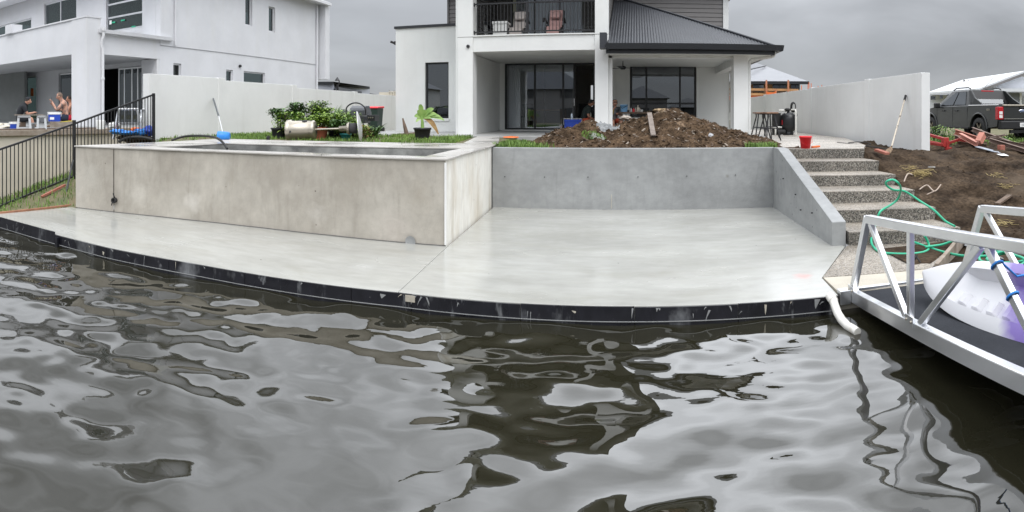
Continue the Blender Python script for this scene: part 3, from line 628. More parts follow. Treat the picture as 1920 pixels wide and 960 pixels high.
b = MB(); b.add([(-4.7,20.16,3.9),(-.9,20.16,3.9),(-.9,24,3.9),(-4.7,24,3.9)], [(0,1,2,3)]); b.build('upper_room_floor', m_oak, house)
rail = MB(); rl = [(-4.42,15.93),( -1.06,15.93)]
zt, zb = at_y(1000,4,15.93).z, at_y(1000,58,15.93).z
b = MB(); b.box(-4.45,15.905,zt-.02,-1.03,15.955,zt+.02); b.box(-4.45,15.915,zb-.018,-1.03,15.945,zb+.018)
b.box(-4.45,15.89,zt-.06,-4.40,15.97,zt+.04); b.box(-4.45,15.89,zb-.05,-4.40,15.97,zb+.05); b.build('balcony_rail', m_black, house)
MB().box(-2.95,15.91,3.9,-2.90,15.95,zt).build('rail_post', m_black, house)
bm_ = None
for i in range(1, 35):
    x = -4.42 + 3.36*i/35
    if bm_ is None: bm_ = MB().box(x-.008,15.922,zb+.018,x+.008,15.938,zt-.02).build('baluster', m_black, house); x00 = x
    else: inst('baluster', bm_.data, house, OFF[house.name] + V((x-x00,0,0)))
# single storey roof over the right veranda
EX, EY, EZ = 3.76, 15.3, 3.50; TX, TY, TZ = -.35, 20.5, 5.66
sl = (TZ-EZ)/(TY-EY)
b = MB(); xs_ = np.arange(-.72, EX, .019); prev = None; vs_ = []; fs = []
for i, x in enumerate(xs_):
    yt = min(TY, EY + (EX-x)*(TY-EY)/(EX-TX)); w = .010*cos(2*pi*x/.076)
    vs_ += [(x, EY-.03, EZ-.03*sl+w), (x, yt, EZ+(yt-EY)*sl+w)]
    if i: fs.append((2*i-2, 2*i, 2*i+1, 2*i-1))
b.add(vs_, fs, 0, True); b.build('corrugated_roof', m_roof, house)
b = MB(); b.add([(EX,EY,EZ),(EX,24,EZ),(TX,20.6,TZ),(TX,TY,TZ)], [(0,1,2,3)]); b.build('side_roof', m_roof, house)
MB().tube([(EX,EY-.02,EZ+.015),(TX,TY,TZ+.02)], .035, 8).build('hip_capping', m_roof, house)
MB().prism([(-.74,EY-.13,EZ-.10),(-.74,EY-.02,EZ-.10),(-.74,EY-.02,EZ+.03),(-.74,EY-.16,EZ+.05)], (EX+.86,0,0)).build('gutter', m_gutter, house)
MB().prism([(EX+.12,EY-.13,EZ-.10),(EX+.02,EY-.13,EZ-.10),(EX+.02,EY-.13,EZ+.03),(EX+.15,EY-.13,EZ+.05)], (0,9,0)).build('gutter', m_gutter, house)
MB().box(-.74,EY+.02,EZ-.20,EX-.12,EY+.06,EZ-.101).build('fascia', m_gutter, house); MB().box(EX-.118,EY+.02,EZ-.20,EX-.07,24,EZ-.101).build('fascia', m_gutter, house)
MB().box(-.9,EY-.1,EZ-.07,-.72,EY+.3,EZ+.33).build('roof_end_flashing', m_roof, house)
MB().box(-.7,EY+.06,EZ-.185,EX-.12,19.9,EZ-.165).build('soffit', m_soffit, house)
MB().box(-.7,15.9,EZ-.26,2.7,16.15,EZ-.186).build('veranda_beam', m_white, house)
c1, c2 = at_y(1376,150,15.8).x, at_y(1403,150,15.8).x
MB().box(c1,15.8,1.0,c2,16.2,EZ-.186).build('column', m_white, house, bev=.006)
MB().box(c1+.08,16.2,3.10,c2-.04,19.9,EZ-.186).build('veranda_beam', m_white, house)
b = MB(); b.tube([(c2+.05,15.9,1.08),(c2+.05,15.9,3.15),(c2+.10,15.88,3.22),(3.6,15.75,3.27),(3.72,15.6,3.30),(3.72,15.45,3.38)], .042, 10); b.build('downpipe', m_white, house)
MB().tube([(3.26,19.85,1.0),(3.26,19.85,3.3)], .045, 10).build('downpipe', m_white, house)
# upper storey set back, hip roof over all (the canal mirrors it)
b = MB(); b.wall((-6.66,20.5,3.66), (1,0,0), 9.90, 2.5, .2, [(1.76,5.92,0,2.4)]); b.box(3.04,20.7,3.5,3.24,29,6.16); b.box(-6.66,20.7,3.66,-6.46,29,6.16); b.build('upper_wall', m_siding, house)
boards(-6.62,-4.92,20.498,4.62,6.15,.15,m_siding); boards(-.73,3.06,20.498,3.9,6.15,.15,m_siding)
MB().box(3.07,20.44,3.5,3.26,20.497,6.15).build('corner_trim', m_white, house); MB().box(-6.68,20.44,4.6,-6.61,20.497,6.15).build('corner_trim', m_siding_d, house)
def hip(x0, x1, y0, y1, z0, z1, m, parent, name='main_roof', rid=None):
    cx = (x0+x1)/2; w = min((x1-x0),(y1-y0))/2
    R = [(x0+w,(y0+y1)/2,z1),(x1-w,(y0+y1)/2,z1)] if x1-x0 > y1-y0 else [(cx,y0+w,z1),(cx,y1-w,z1)]
    P = [(x0,y0,z0),(x1,y0,z0),(x1,y1,z0),(x0,y1,z0)] + R
    f = [(0,1,5,4),(1,2,5),(2,3,4,5),(3,0,4)] if x1-x0 > y1-y0 else [(0,1,4),(1,2,5,4),(2,3,5),(3,0,4,5)]
    b = MB(); b.add(P, f + [(3,2,1,0)]); return b.build(name, m, parent)
hip(-7.15,3.75,19.9,29.6,6.26,9.7,m_roof,house)
MB().box(-7.1,19.95,6.16,3.7,29.5,6.255).build('eave_soffit', m_gutter, house)
hip(-5.6,.0,15.0,24.5,6.99,9.3,m_roof,house)
MB().box(-5.55,15.05,6.9,-.05,19.85,6.985).build('eave_soffit', m_soffit, house)
# ceiling fan of the veranda
b = MB(); fc = V((-.35,17.6,3.10)); b.tube([fc+V((0,0,.2)),fc+V((0,0,.02))], .015, 8); b.lathe([(.02,.06),(.09,.04),(.09,-.02),(.05,-.05)], fc, n=16)
for k in range(3):
    a = .35+2*pi*k/3; b.bar(fc+V((cos(a)*.08,sin(a)*.08,0)), fc+V((cos(a)*.62,sin(a)*.62,.0)), .13, .012)
b.build('ceiling_fan', m_black, None, 'black three bladed ceiling fan under the veranda roof', 'fan')
# curtain and table inside the glass door
b = MB(); b.grid(lambda u, v: (-4.32+.38*u+.05*(1-v)*u, 20.10+.03*sin(u*2*pi*6)+.02*v, 1.22+2.2*v), 60, 6); b.build('door_curtain', m_curtain, None, 'white curtain hanging inside the left end of the sliding door', 'curtain')
t = thing('dining_table', 'pale timber dining table seen through the sliding glass door', 'table', (-3.0,21.6,1.17))
MB().box(-3.95,21.2,1.83,-2.55,22.2,1.90).build('table_top', m_oak, t, bev=.008)
for x in (-3.95,-2.67):
    for y in (21.2,22.08): MB().box(x,y,1.17,x+.12,y+.12,1.83).build('leg', m_oak, t)
for x, nm in ((-3.95,'black dining chair left of the table behind the glass door'), (-1.85,'black dining chair right of the table behind the glass door')):
    t = thing('dining_chair', nm, 'chair', (x,21.5,1.17), 'dining chairs')
    MB().box(x-.21,21.3,1.60,x+.21,21.72,1.66).build('seat', m_dark, t); MB().box(x-.2,21.70,1.66,x+.2,21.75,2.10).build('backrest', m_dark, t)
    for a in (-.19,.16):
        for c in (21.31,21.68): MB().box(x+a,c,1.17,x+a+.03,c+.03,1.60).build('leg', m_dark, t)
# recliners and a box on the balcony
def recliner(px0, px1, ytop, cush, label):
    x0, x1 = at_y(px0,40,17.4).x, at_y(px1,40,17.4).x; zt = at_y(px0,ytop,17.4).z; c = (x0+x1)/2; w = x1-x0
    t = thing('recliner_chair', label, 'chair', (c,17.3,3.87), 'balcony recliners')
    y0, y1 = 17.25, 17.5
    b = MB(); b.bar((c,y0,4.24),(c,y1,zt), w*.86, .07, up=(0,-1,0)); b.build('backrest', cush, t, bev=.02)
    b = MB(); b.bar((c,y0-.02,zt-.26),(c,y1-.09,zt-.08), w*.66, .09, up=(0,-1,0)); b.build('head_pillow', cush, t, bev=.03)
    b = MB(); b.box(c-w*.43,16.72,4.15,c+w*.43,17.25,4.23); b.build('seat', cush, t, bev=.02)
    b = MB(); b.box(c-w*.40,16.60,3.92,c+w*.40,16.68,4.15); b.build('footrest', cush, t, bev=.02)
    for s in (-1, 1):
        xx = c + s*w*.52
        MB().tube([(xx,17.5,zt-.02),(xx,17.25,4.26),(xx,16.75,4.19),(xx,16.65,3.9)], .018, 6).build('side_frame', m_black, t)
        MB().tube([(xx+s*.04,17.35,4.42),(xx+s*.05,17.1,4.50),(xx+s*.05,16.85,4.48),(xx+s*.05,16.78,4.38)], .03, 6).build('armrest', m_rubber, t)
        MB().tube([(xx,16.8,3.88),(xx,17.3,4.35)], .016, 6).build('leg', m_black, t); MB().tube([(xx,17.45,3.88),(xx,17.0,4.3)], .016, 6).build('leg', m_black, t)
    MB().tube([(c-w*.5,17.5,zt-.01),(c+w*.5,17.5,zt-.01)], .018, 6).build('top_bar', m_black, t)
recliner(962,990,22,mat('cream_canvas', (.50,.45,.42), .9, var=.06), 'cream cushioned recliner on the balcony beside the white box')
recliner(1029,1057,19,mat('pink_canvas', (.46,.28,.26), .9, var=.08), 'faded pink recliner on the balcony, right of the cream one')
t = thing('storage_box', 'white storage box on the balcony left of the recliners', 'box', (-4.0,16.9,3.87))
x0, x1, zt = at_y(924,40,16.7).x, at_y(950,40,16.7).x, at_y(930,40,16.7).z
MB().box(x0,16.7,3.88,x1,17.2,zt-.08).build('body', m_wplast, t, bev=.01); MB().box(x0-.02,16.68,zt-.075,x1+.02,17.22,zt).build('lid', m_wplast, t, bev=.01)

# ================================================================== NEIGHBOURING HOUSE ON THE LEFT
ZD = 1.33                                         # its terrace level
nh = thing('neighbour_house', 'large white modern two storey house at the left with a pillared terrace', 'house', (-18,14,ZD))
MB().box(-16.74,12.0,ZD-.4,-15.87,12.62,4.98).build('pillar', m_white2, nh, bev=.008)
# terrace beams and the balcony parapet over them
MB().box(-30,12.03,3.80,-16.742,12.35,4.98).build('balcony_parapet', m_white2, nh)
MB().box(-30,11.98,4.982,-15.85,12.40,5.03).build('parapet_capping', m_white2, nh); MB().box(-16.2,12.402,4.982,-15.85,12.66,5.03).build('parapet_capping', m_white2, nh)
p0 = at_y(24,60,12.0); MB().box(p0.x-.45,11.9,4.99,p0.x+.05,12.42,5.35).build('parapet_pier', m_white2, nh)
MB().box(-16.3,12.625,3.79,-16.0,15.545,4.5).build('side_beam', m_white2, nh); MB().box(-16.86,15.4,ZD-.4,-16.012,16.2,3.788).build('side_pier', m_white2, nh)
MB().box(-30,12.35,3.82,-16.3,16.6,3.9).build('terrace_ceiling', m_white2, nh)
b = MB(); b.prism([(-16.02,12.5,4.50),(-15.80,12.5,4.50),(-15.78,12.5,4.62),(-16.02,12.5,4.60)], (0,3.6,0)); b.build('gutter', m_white2, nh)
MB().add([(-16.9,12.5,4.80),(-15.9,12.5,4.60),(-15.9,16.1,4.60),(-16.9,16.1,4.80)], [(0,1,2,3)]).build('awning_roof', m_wroof, nh)
x, y = -15.80, 12.66
b = MB(); b.tube([(x,y,4.60),(x+.02,y,4.42),(x-.02,y-.02,4.28),(x-.06,y-.04,4.10),(x-.03,y,3.95),(x-.03,y,ZD-.35)], .055, 10); b.lathe([(.07,0),(.07,.08)], (x-.03,y,2.9), n=10); b.lathe([(.085,0),(.085,.12)], (x+.01,y,4.56), n=10); b.build('downpipe', m_white2, nh)
# recessed terrace wall with its doors
xa = [at_y(q,200,16.0).x for q in (47,68,110,135)]
b = MB(); b.wall((-38,16.0,ZD-.3), (1,0,0), 38-16.86, 2.9, .25, [(38+xa[0]-4.2,38+xa[1],.3,2.62), (38+xa[2],38+xa[3]+.6,.3,2.62), (38-20.7,38-17.4,.3,2.62)]); b.build('terrace_wall', m_white2, nh)
MB().box(-38,15.2,ZD-.1,at_y(46,200,15.2).x,15.35,3.82).build('terrace_return', mat('dark_grey_render', (.22,.23,.225), .8, var=.06), nh)  # the return wall itself is dark grey
def ydoor(x0, x1, y, z0, z1, nm, gm, mull=()):
    w = window(nh, x0, x1, z0, z1, y, t=.06, d=.08, fm=m_alu, gm=gm, mull=mull, name=nm); return w
ydoor(xa[0],xa[1],16.05,ZD,ZD+2.3,'glass_door',m_glassg); ydoor(xa[2],xa[3]+.55,16.05,ZD,ZD+2.3,'glass_door',m_glassg)
p = at_y(60,173,15.99); MB().box(p.x-.13,15.985,p.z-.2,p.x+.13,16.0,p.z+.2).build('door_notice', m_orange, nh)
# side opening with stacked sliding panels
def xwindow(parent, y0, y1, z0, z1, x, gm, fm=m_alu, t=.05, d=.07, mull=(), trans=(), name='window'):
    b = MB(); b.box(x-d,y0,z0,x,y0+t,z1); b.box(x-d,y1-t,z0,x,y1,z1); b.box(x-d,y0+t,z0,x,y1-t,z0+t); b.box(x-d,y0+t,z1-t,x,y1-t,z1)
    for q in mull: b.box(x-d+.006,q-t/2,z0+t,x-.006,q+t/2,z1-t)
    for q in trans: b.box(x-d+.006,y0+t,q-t/2,x-.006,y1-t,q+t/2)
    w = b.build(name, fm, parent); ys = [y0]+list(mull)+[y1]; zs = [z0]+list(trans)+[z1]
    for a, c in zip(ys, ys[1:]):
        for e, f in zip(zs, zs[1:]): MB().box(x-d*.55,a+t*.4,e+t*.4,x-d*.55+.005,c-t*.4,f-t*.4).build('pane', gm, w)
    return w
xo = [at_y(q,180,16.05).x for q in (222,233,247,258)]
ydoor(xo[0], -17.42, 16.05, ZD, ZD+2.3, 'sliding_panel', m_glassg, mull=xo[1:])
# dark rooms
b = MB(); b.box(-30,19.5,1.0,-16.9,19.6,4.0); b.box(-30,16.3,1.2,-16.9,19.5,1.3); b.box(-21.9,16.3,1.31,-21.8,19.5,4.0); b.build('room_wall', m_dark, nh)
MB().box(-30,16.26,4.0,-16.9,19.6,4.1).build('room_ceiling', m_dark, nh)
# upper storey
yw = 15.55
h1 = [at_y(q,20,yw).x for q in (199,267,83,143)]
zz0, zz1 = at_y(233,56,yw).z, 7.0
b = MB(); b.wall((-34,yw,3.9), (1,0,0), 17.77, 3.6, .25, [(34+h1[0],34+h1[1],zz0-3.9,3.1), (34+h1[2],34+h1[3],1.0,3.1), (34+h1[2]-6.5,34+h1[2]-1.2,1.0,2.6)])
b.build('upper_front_wall', m_white2, nh)
window(nh, h1[0],h1[1],zz0,7.0,yw+.05, t=.07, d=.1, fm=m_alu, gm=m_glassg, trans=(zz0+.60,zz0+1.15))
window(nh, h1[2],h1[3],4.9,7.0,yw+.05, t=.07, d=.1, fm=m_alu, gm=m_glassg, mull=((h1[2]+h1[3])/2,)); window(nh, h1[2]-6.5,h1[2]-1.2,4.9,6.5,yw+.05, t=.07, d=.1, fm=m_alu, gm=m_glassg, mull=(h1[2]-3.5,))
for px, py in ((212,42),(230,38),(250,50)):          # green protection film prints on the new glass
    p = at_y(px,py,yw+.04); MB().box(p.x-.12,yw+.045,p.z-.03,p.x+.12,yw+.05,p.z+.03).build('film_print', m_green, nh) if py > 40 or px == 230 else None
p = at_y(207,42,yw+.04); MB().box(p.x-.07,yw+.044,p.z-.08,p.x+.07,yw+.049,p.z+.08).build('window_sticker', m_paper, nh)
# long side wall with its small windows
def sw(px0, px1, y0_, y1_):
    a, c = at_x(px0,100,-16.0).y, at_x(px1,100,-16.0).y; m_ = (px0+px1)/2
    return a, c, at_x(m_,y1_,-16.0).z, at_x(m_,y0_,-16.0).z
wins = [sw(459,472,-30,48), sw(503,515,13,60), sw(325,340,119,150), sw(424,437,131,158), sw(457,497,135,165)]
ye = at_x(596,100,-16.0).y; ys_ = 15.55
b = MB(); b.wall((-16,ys_,.8), (0,1,0), ye-ys_, 3.50, .25, [(w[0]-ys_,w[1]-ys_,w[2]-.8,w[3]-.8) for w in wins[2:]]); b.build('side_wall', m_white2, nh)
b = MB(); b.wall((-15.97,ys_,4.31), (0,1,0), ye-ys_, 3.2, .25, [(w[0]-ys_,w[1]-ys_,w[2]-4.31,w[3]-4.31) for w in wins[:2]]); b.build('side_wall', m_white2, nh)
for w in wins: xwindow(nh, w[0]+.01, w[1]-.01, w[2]+.01, w[3]-.01, -16.06, m_glassg, fm=m_white2, t=.05)
MB().tube([(-15.92,ys_+.75,4.35),(-15.92,ys_+.75,7.5)], .045, 8).build('downpipe', m_white2, nh); MB().tube([(-15.9,ye-.25,.8),(-15.9,ye-.25,7.4)], .05, 8).build('downpipe', m_white2, nh)
MB().box(-19,ye+.1,3.55,-15.6,ye+.55,7.6).build('rear_upper_box', m_white2, nh)
p = at_x(449,124,-16.0); MB().lathe([(.07,0),(.06,.08)], p, (1,0,0), 10).build('wall_vent', m_black, nh)
MB().box(-16.4,12.3,7.5,-15.45,ye+.4,7.62).build('eave', m_white2, nh); MB().box(-15.55,12.3,7.44,-15.38,ye+.4,7.58).build('gutter', m_white2, nh)
hip(-34,-15.45,14.6,ye+.4,7.62,10.2,m_wroof,nh)
MB().box(-34,14.6,7.42,-15.46,15.5,7.6).build('eave', m_white2, nh)
# its terrace and rendered terrace wall
tr = thing('terrace_pavement', None, None, (0,0,0), kind='structure')
MB().box(-40,4.7,-.5,-13.2,30,ZD-.002).build('terrace_slab', m_ret, tr)
tw = thing('terrace_wall', 'cream rendered terrace wall seen through the black fence', 'wall', (-13.1,8,0))
MB().box(-13.2,4.4,-.6,-13.0,12.2,1.18).build('wall_panel', m_cream, tw)
MB().box(-13.6,4.3,1.182,-12.92,12.25,1.33).build('wall_edge_board', m_wood, tw, bev=.01); MB().box(-13.25,4.3,1.332,-12.97,10.2,1.36).build('loose_plank', m_woodd, tw)

# ================================================================== BOUNDARY WALLS
def boundary(name, label, x0, x1, segs):
    t = thing(name, label, 'wall', ((x0+x1)/2, segs[0][0], .8))
    for ya, yb, z in segs: MB().box(x0, ya+.004, .6, x1, yb-.004, z).build('wall_panel', m_bwall, t, bev=.006)
    for i, (ya, yb, z) in enumerate(segs):
        if i: MB().box(x0-.02, ya-.14, .6, x1+.02, ya+.14, max(z, segs[i-1][2])+.012).build('wall_pier', m_bwall, t, bev=.006)
    return t
yl = [10.2, at_x(415,148,-10.9).y, at_x(552,160,-10.9).y, at_x(667,174,-10.9).y, 27.5]
boundary('boundary_wall', 'long pale rendered boundary wall behind the potted plants at the left', -11.12, -10.9, [(yl[0],yl[1],2.755),(yl[1],yl[2],2.70),(yl[2],yl[3],2.62),(yl[3],yl[4],2.57)])
yr = [10.86, at_x(1626,151,5.7).y, at_x(1520,165,5.7).y, at_x(1433,181,5.7).y, 32]
boundary('boundary_wall', 'pale rendered boundary wall at the right with a shovel leaning on it', 5.70, 5.90, [(yr[0],yr[1],2.60),(yr[1],yr[2],2.58),(yr[2],yr[3],2.56),(yr[3],yr[4],2.53)])

# ================================================================== BLACK POOL FENCE
fx = -10.4
fence = thing('pool_fence', 'black metal picket fence sloping down the grass bank at the left', 'fence', (fx,7.5,0))
yA, yB, yC = 5.2, at_x(139,250,fx).y, at_x(288,180,fx).y
zTop = lambda y: 1.03 + (y-5.70)*.281 - .012*(y-5.7)*(9.9-y)*.3
zBot = lambda y: zTop(y) - 1.13
for y, zt in ((yB, zTop(yB)+.08), (yC, zTop(yC)+.03), (yA, zTop(yA)+.08)): MB().box(fx-.03,y-.03,zTop(y)-1.45,fx+.03,y+.03,zt).build('post', m_black, fence, bev=.004)
for ya, yb in ((yA,yB),(yB,yC)):
    for fz in (zTop, zBot): MB().bar((fx,ya+.03,fz(ya+.03)),(fx,yb-.03,fz(yb-.03)), .038, .038).build('rail', m_black, fence)
    n = int((yb-ya)/.092)
    for i in range(1, n):
        y = ya + (yb-ya)*i/n; MB().box(fx-.008,y-.008,zBot(y)+.01,fx+.008,y+.008,zTop(y)-.01).build('picket', m_black, fence)
b = MB(); b.bar((fx+.1,yB-.1,zBot(yB)+.35),(fx+.55,yB-.6,zBot(yB)-.25), .035, .035); b.build('brace', m_black, fence)

# ================================================================== FAR HOUSES
g_ = thing('grey_garage', 'low flat roofed grey house with dark roof edge beyond the left boundary wall', 'house', at_r(620,212,38))
A, B = at_r(592,158,38), at_r(625,158,38); C = at_r(633,160,42)
b = MB(); b.prism([(A.x,A.y,.7),(B.x,B.y,.7),(C.x,C.y,.7),(A.x,A.y+8,.7)], (0,0,A.z-.7)); b.build('wall', mat('blue_grey_paint', (.38,.40,.45), .7, var=.04), g_)
b = MB(); b.prism([(A.x-.3,A.y-.2,A.z),(B.x+.1,B.y-.2,A.z),(C.x+.15,C.y-.2,A.z),(A.x,A.y+8,A.z)], (0,0,.16)); b.build('roof', m_gutter, g_)
D, E_ = at_r(633,169,36), at_r(711,178,52)
b = MB(); b.prism([(D.x,D.y,D.z-.25),(E_.x,E_.y,D.z-.25),(E_.x-4,E_.y+4,D.z-.25),(D.x-4,D.y+6,D.z-.25)], (0,0,.45)); b.build('low_roof', mat('dark_slate_roof', (.07,.075,.09), .6, var=.05), g_)
b = MB(); b.prism([(D.x-.2,D.y+.5,.7),(E_.x-.6,E_.y,.7),(E_.x-4,E_.y+4,.7),(D.x-4,D.y+6,.7)], (0,0,D.z-.97)); b.build('wall', m_cream, g_)
sl_ = thing('street_lamp', 'small black street lamp with bell shade beyond the boundary wall', 'street lamp', at_r(634,212,35)+V((0,0,-1)))
P = lambda px, py: at_r(px, py, 35)
b = MB(); b.tube([(P(633,200).x,P(633,200).y,.7), P(633,158)], .07, 8); b.tube([P(633,160),P(636,156),P(636,151),P(633,149.5)], .04, 6); b.build('pole', m_black, sl_)
b = MB(); q = P(632.5,151.5); b.lathe([(.16,0),(.13,.06),(.06,.16),(.03,.2),(.0,.24)], q-V((0,0,.0)), n=14); b.build('lamp_shade', m_black, sl_)
f_ = thing('pale_house', 'cream flat topped house far beyond the end of the left wall', 'house', at_r(726,212,60))
A = at_r(711,173,60); B = at_r(745,172,60); MB().prism([(A.x,A.y,.7),(B.x,B.y,.7),(B.x-2,B.y+8,.7),(A.x-2,A.y+8,.7)], (0,0,A.z-.7)).build('wall', m_cream, f_)
b = MB()
for i in range(5):
    q = at_r(730+i*3,180,59); b.tube([(q.x,q.y,.8),(q.x,q.y,at_r(730,169+(i%3)*2,59).z)], .035, 5)
for i in range(2):
    b.tube([at_r(729,172+i*6,58.9),at_r(743,172+i*6,58.9)], .03, 5)
b.build('scaffold', m_steel, None, 'small tangle of scaffold tubes beside the left edge of the house', 'scaffold')
# half built brick house with orange guard rails
bh = thing('brick_house', 'half built brick house with grey hip roof behind the right veranda column', 'house', at_r(1440,212,40))
R = 40.0; q = lambda px, py, r=R: at_r(px, py, r)
def quad_wall(px0, px1, py0, py1, r, m, name, parent, dep=.2):
    a, c, z0, z1 = at_r(px0,py1,r), at_r(px1,py1,r), at_r((px0+px1)/2,py1,r).z, at_r((px0+px1)/2,py0,r).z
    d = (V((c.x-a.x,c.y-a.y,0))).normalized(); n_ = V((-d.y,d.x,0))*dep
    return MB().prism([(a.x,a.y,z0),(c.x,c.y,z0),(c.x+n_.x,c.y+n_.y,z0),(a.x+n_.x,a.y+n_.y,z0)], (0,0,z1-z0)).build(name, m, parent)
m_brick = mat('orange_brick', (.42,.19,.09), .85, c2=(.55,.30,.17), scale=9, detail=3)
def brick_tex(m):
    t_, n_, L_, p_ = nodes_of(m); br = n_.new('ShaderNodeTexBrick'); tx = n_.new('ShaderNodeNewGeometry'); sp = n_.new('ShaderNodeSeparateXYZ'); cb = n_.new('ShaderNodeCombineXYZ')
    L_(tx.outputs['Position'], sp.inputs[0]); L_(sp.outputs[0], cb.inputs[0]); L_(sp.outputs[2], cb.inputs[1]); L_(cb.outputs[0], br.inputs['Vector'])
    br.inputs['Color1'].default_value = (.46,.20,.09,1); br.inputs['Color2'].default_value = (.56,.31,.17,1); br.inputs['Mortar'].default_value = (.5,.42,.34,1)
    br.inputs['Scale'].default_value = 1; br.inputs['Brick Width'].default_value = .24; br.inputs['Row Height'].default_value = .09; br.inputs['Mortar Size'].default_value = .01; L_(br.outputs['Color'], p_.inputs['Base Color'])
brick_tex(m_brick)
quad_wall(1340,1500,152,225,R,m_white,'wall',bh,6); quad_wall(1408,1448,152,225,R-.15,m_brick,'brick_pier',bh); quad_wall(1476,1483,152,200,R-.15,m_brick,'brick_pier',bh)
for a, c, y0, y1 in ((1412,1432,153,184),(1449,1474,154,176),(1483,1499,155,170),(1350,1366,152,168)):
    o = quad_wall(a,c,y0,y1,R-.3,m_glassd,'window',bh,.08); quad_wall(a-1,c+1,y0-1,y0,R-.36,m_frame,'window_head',bh,.1); quad_wall((a+c)/2-.4,(a+c)/2+.4,y0,y1,R-.36,m_frame,'mullion',bh,.06)
e0, e1, t0, t1 = q(1335,151,R-.9), q(1517,153,R-.9), q(1412,116,R+5), q(1436,124,R+5)
b = MB(); k = V((0,9,0)); zE = e1.z
b.add([(e0.x,e0.y,zE),(e1.x,e1.y,zE),(e1.x+1,e1.y+12,zE),(e0.x,e0.y+12,zE),t0,t1], [(0,1,5,4),(1,2,5),(2,3,4,5),(3,0,4)]); b.build('roof', m_groof, bh)
b = MB(); b.bar((e0.x,e0.y,zE-.08),(e1.x,e1.y,zE-.08), .12, .2); b.build('gutter', m_gutter, bh)
b = MB(); b.tube([q(1370,138,R-.7), q(1436,123.5,R+4.6)], .05, 5); b.build('roof_valley', m_gutter, bh)
gr = thing('guard_rail', 'orange edge protection rails in front of the half built brick house', 'guard rail', at_r(1440,212,37))
for y0, y1 in ((167,169),(176,178)): MB().bar(q(1352,y0,37),q(1497,y1,37.4), .08, .14).build('rail', mat('orange_timber', (.50,.27,.12), .7, var=.1), gr)
for px in (1437,1455,1478): MB().bar(q(px,150 if px != 1455 else 168,37),q(px,186,37), .10, .08, up=(0,1,0)).build('post', mat('orange_upright', (.48,.20,.11), .7, var=.1), gr)
b = MB(); b.add([q(1348,180,37.2),q(1440,178,37.2),q(1437,185,37.1),q(1405,190,37.1),q(1348,192,37.1)], [(0,1,2,3,4)]); b.build('mesh_banner', m_orange, gr)
b = MB(); b.grid(lambda u, v: q(1437+18*u, 171+4*v+5*(1-(2*u-1)**2)*(.4+.6*v), 36.8), 8, 2); b.build('sagging_mesh', m_orange, gr)
wl = thing('wheel', 'grey wheel of a parked trailer glimpsed beside the veranda column', 'wheel', q(1369,200,30))
c_ = q(1371,199,30); b = MB(); b.lathe([(.17,-.1),(.30,-.1),(.33,-.03),(.33,.05),(.30,.1),(.17,.1)], c_, (0,-1,0), 20); b.build('tyre', mat('dusty_rubber', (.22,.21,.20), .9, var=.1), wl); MB().lathe([(.0,.0),(.10,.03),(.165,.02)], c_+V((0,-.05,0)), (0,-1,0), 16).build('hub', m_rust, wl)
bars = thing('steel_starter_bars', 'thin orange capped bars standing beyond the right boundary wall', 'bars', q(1540,212,34))
for px, y0 in ((1503,160),(1517,154),(1521,156),(1534,161),(1541,159),(1515,158)): MB().tube([q(px,y0,34),q(px,190,34)], .022, 5).build('bar', m_orange, bars)
# white house far right
wh = thing('white_bungalow', 'low white house with white gable roof behind the parked utility', 'house', at_r(1850,212,42))
R = 42.0; q = lambda px, py, r=R: at_r(px, py, r)
m_wwall = mat('bungalow_paint', (.74,.76,.80), .7, var=.04)
zg = .75
A, B, C = q(1742,178), q(1835,176), q(1990,160)
def pw(a, c, z1, m, nm): 
    d = V((c.x-a.x,c.y-a.y,0)).normalized(); n_ = V((-d.y,d.x,0))*.3
    return MB().prism([(a.x,a.y,zg),(c.x,c.y,zg),(c.x+n_.x,c.y+n_.y,zg),(a.x+n_.x,a.y+n_.y,zg)], (0,0,z1-zg)).build(nm, m, wh)
pw(A, B, q(1790,178).z, m_wwall, 'wall')
w1, w2, w3 = q(1835,170,40), q(1906,139,40), q(1990,172,40)
b = MB(); d = V((w3.x-w1.x,w3.y-w1.y,0)).normalized(); n_ = V((-d.y,d.x,0))
b.prism([(w1.x,w1.y,zg),(w3.x,w3.y,zg),(w3.x,w3.y,w1.z),(w2.x,w2.y,w2.z),(w1.x,w1.y,w1.z)], n_*.3); b.build('gable_wall', m_wwall, wh)
rl = [q(1738,177,41),q(1836,169,39.6),q(1922,136,39.6),q(1806,152,52)]
b = MB(); b.prism(rl, (0,0,.12)); b.build('roof', m_wroof, wh)
b = MB(); b.prism([q(1922,136,39.6), q(2000,172,39.6), q(2000,165,52), q(1900,140,52)], (0,0,.12)); b.build('roof', m_wroof, wh)
b = MB(); b.bar(q(1836,171,39.5),q(1922,138.5,39.5), .1, .16); b.build('barge_board', m_siding, wh)
for a, c, y0, y1 in ((1745,1754,180,187),(1762,1768,178,185),(1776,1784,177,184)): quad_wall(a,c,y0,y1,R-.4,m_glassd,'window',wh,.08)
quad_wall(1864,1990,166,172,38.6,m_wwall,'porch_beam',wh,1.2); quad_wall(1864,1880,172,215,38.6,m_wwall,'porch_pier',wh,.6); quad_wall(1882,1912,174,215,39.4,mat('garage_door', (.22,.23,.25), .6, var=.04),'garage_door',wh,.1); quad_wall(1912,1916,174,215,39.3,m_white,'door_jamb',wh,.1)
for px in (1808,1817): p = q(px,158,46); MB().lathe([(.09,-.4),(.09,.35)], p, n=8).build('roof_vent', m_siding, wh)
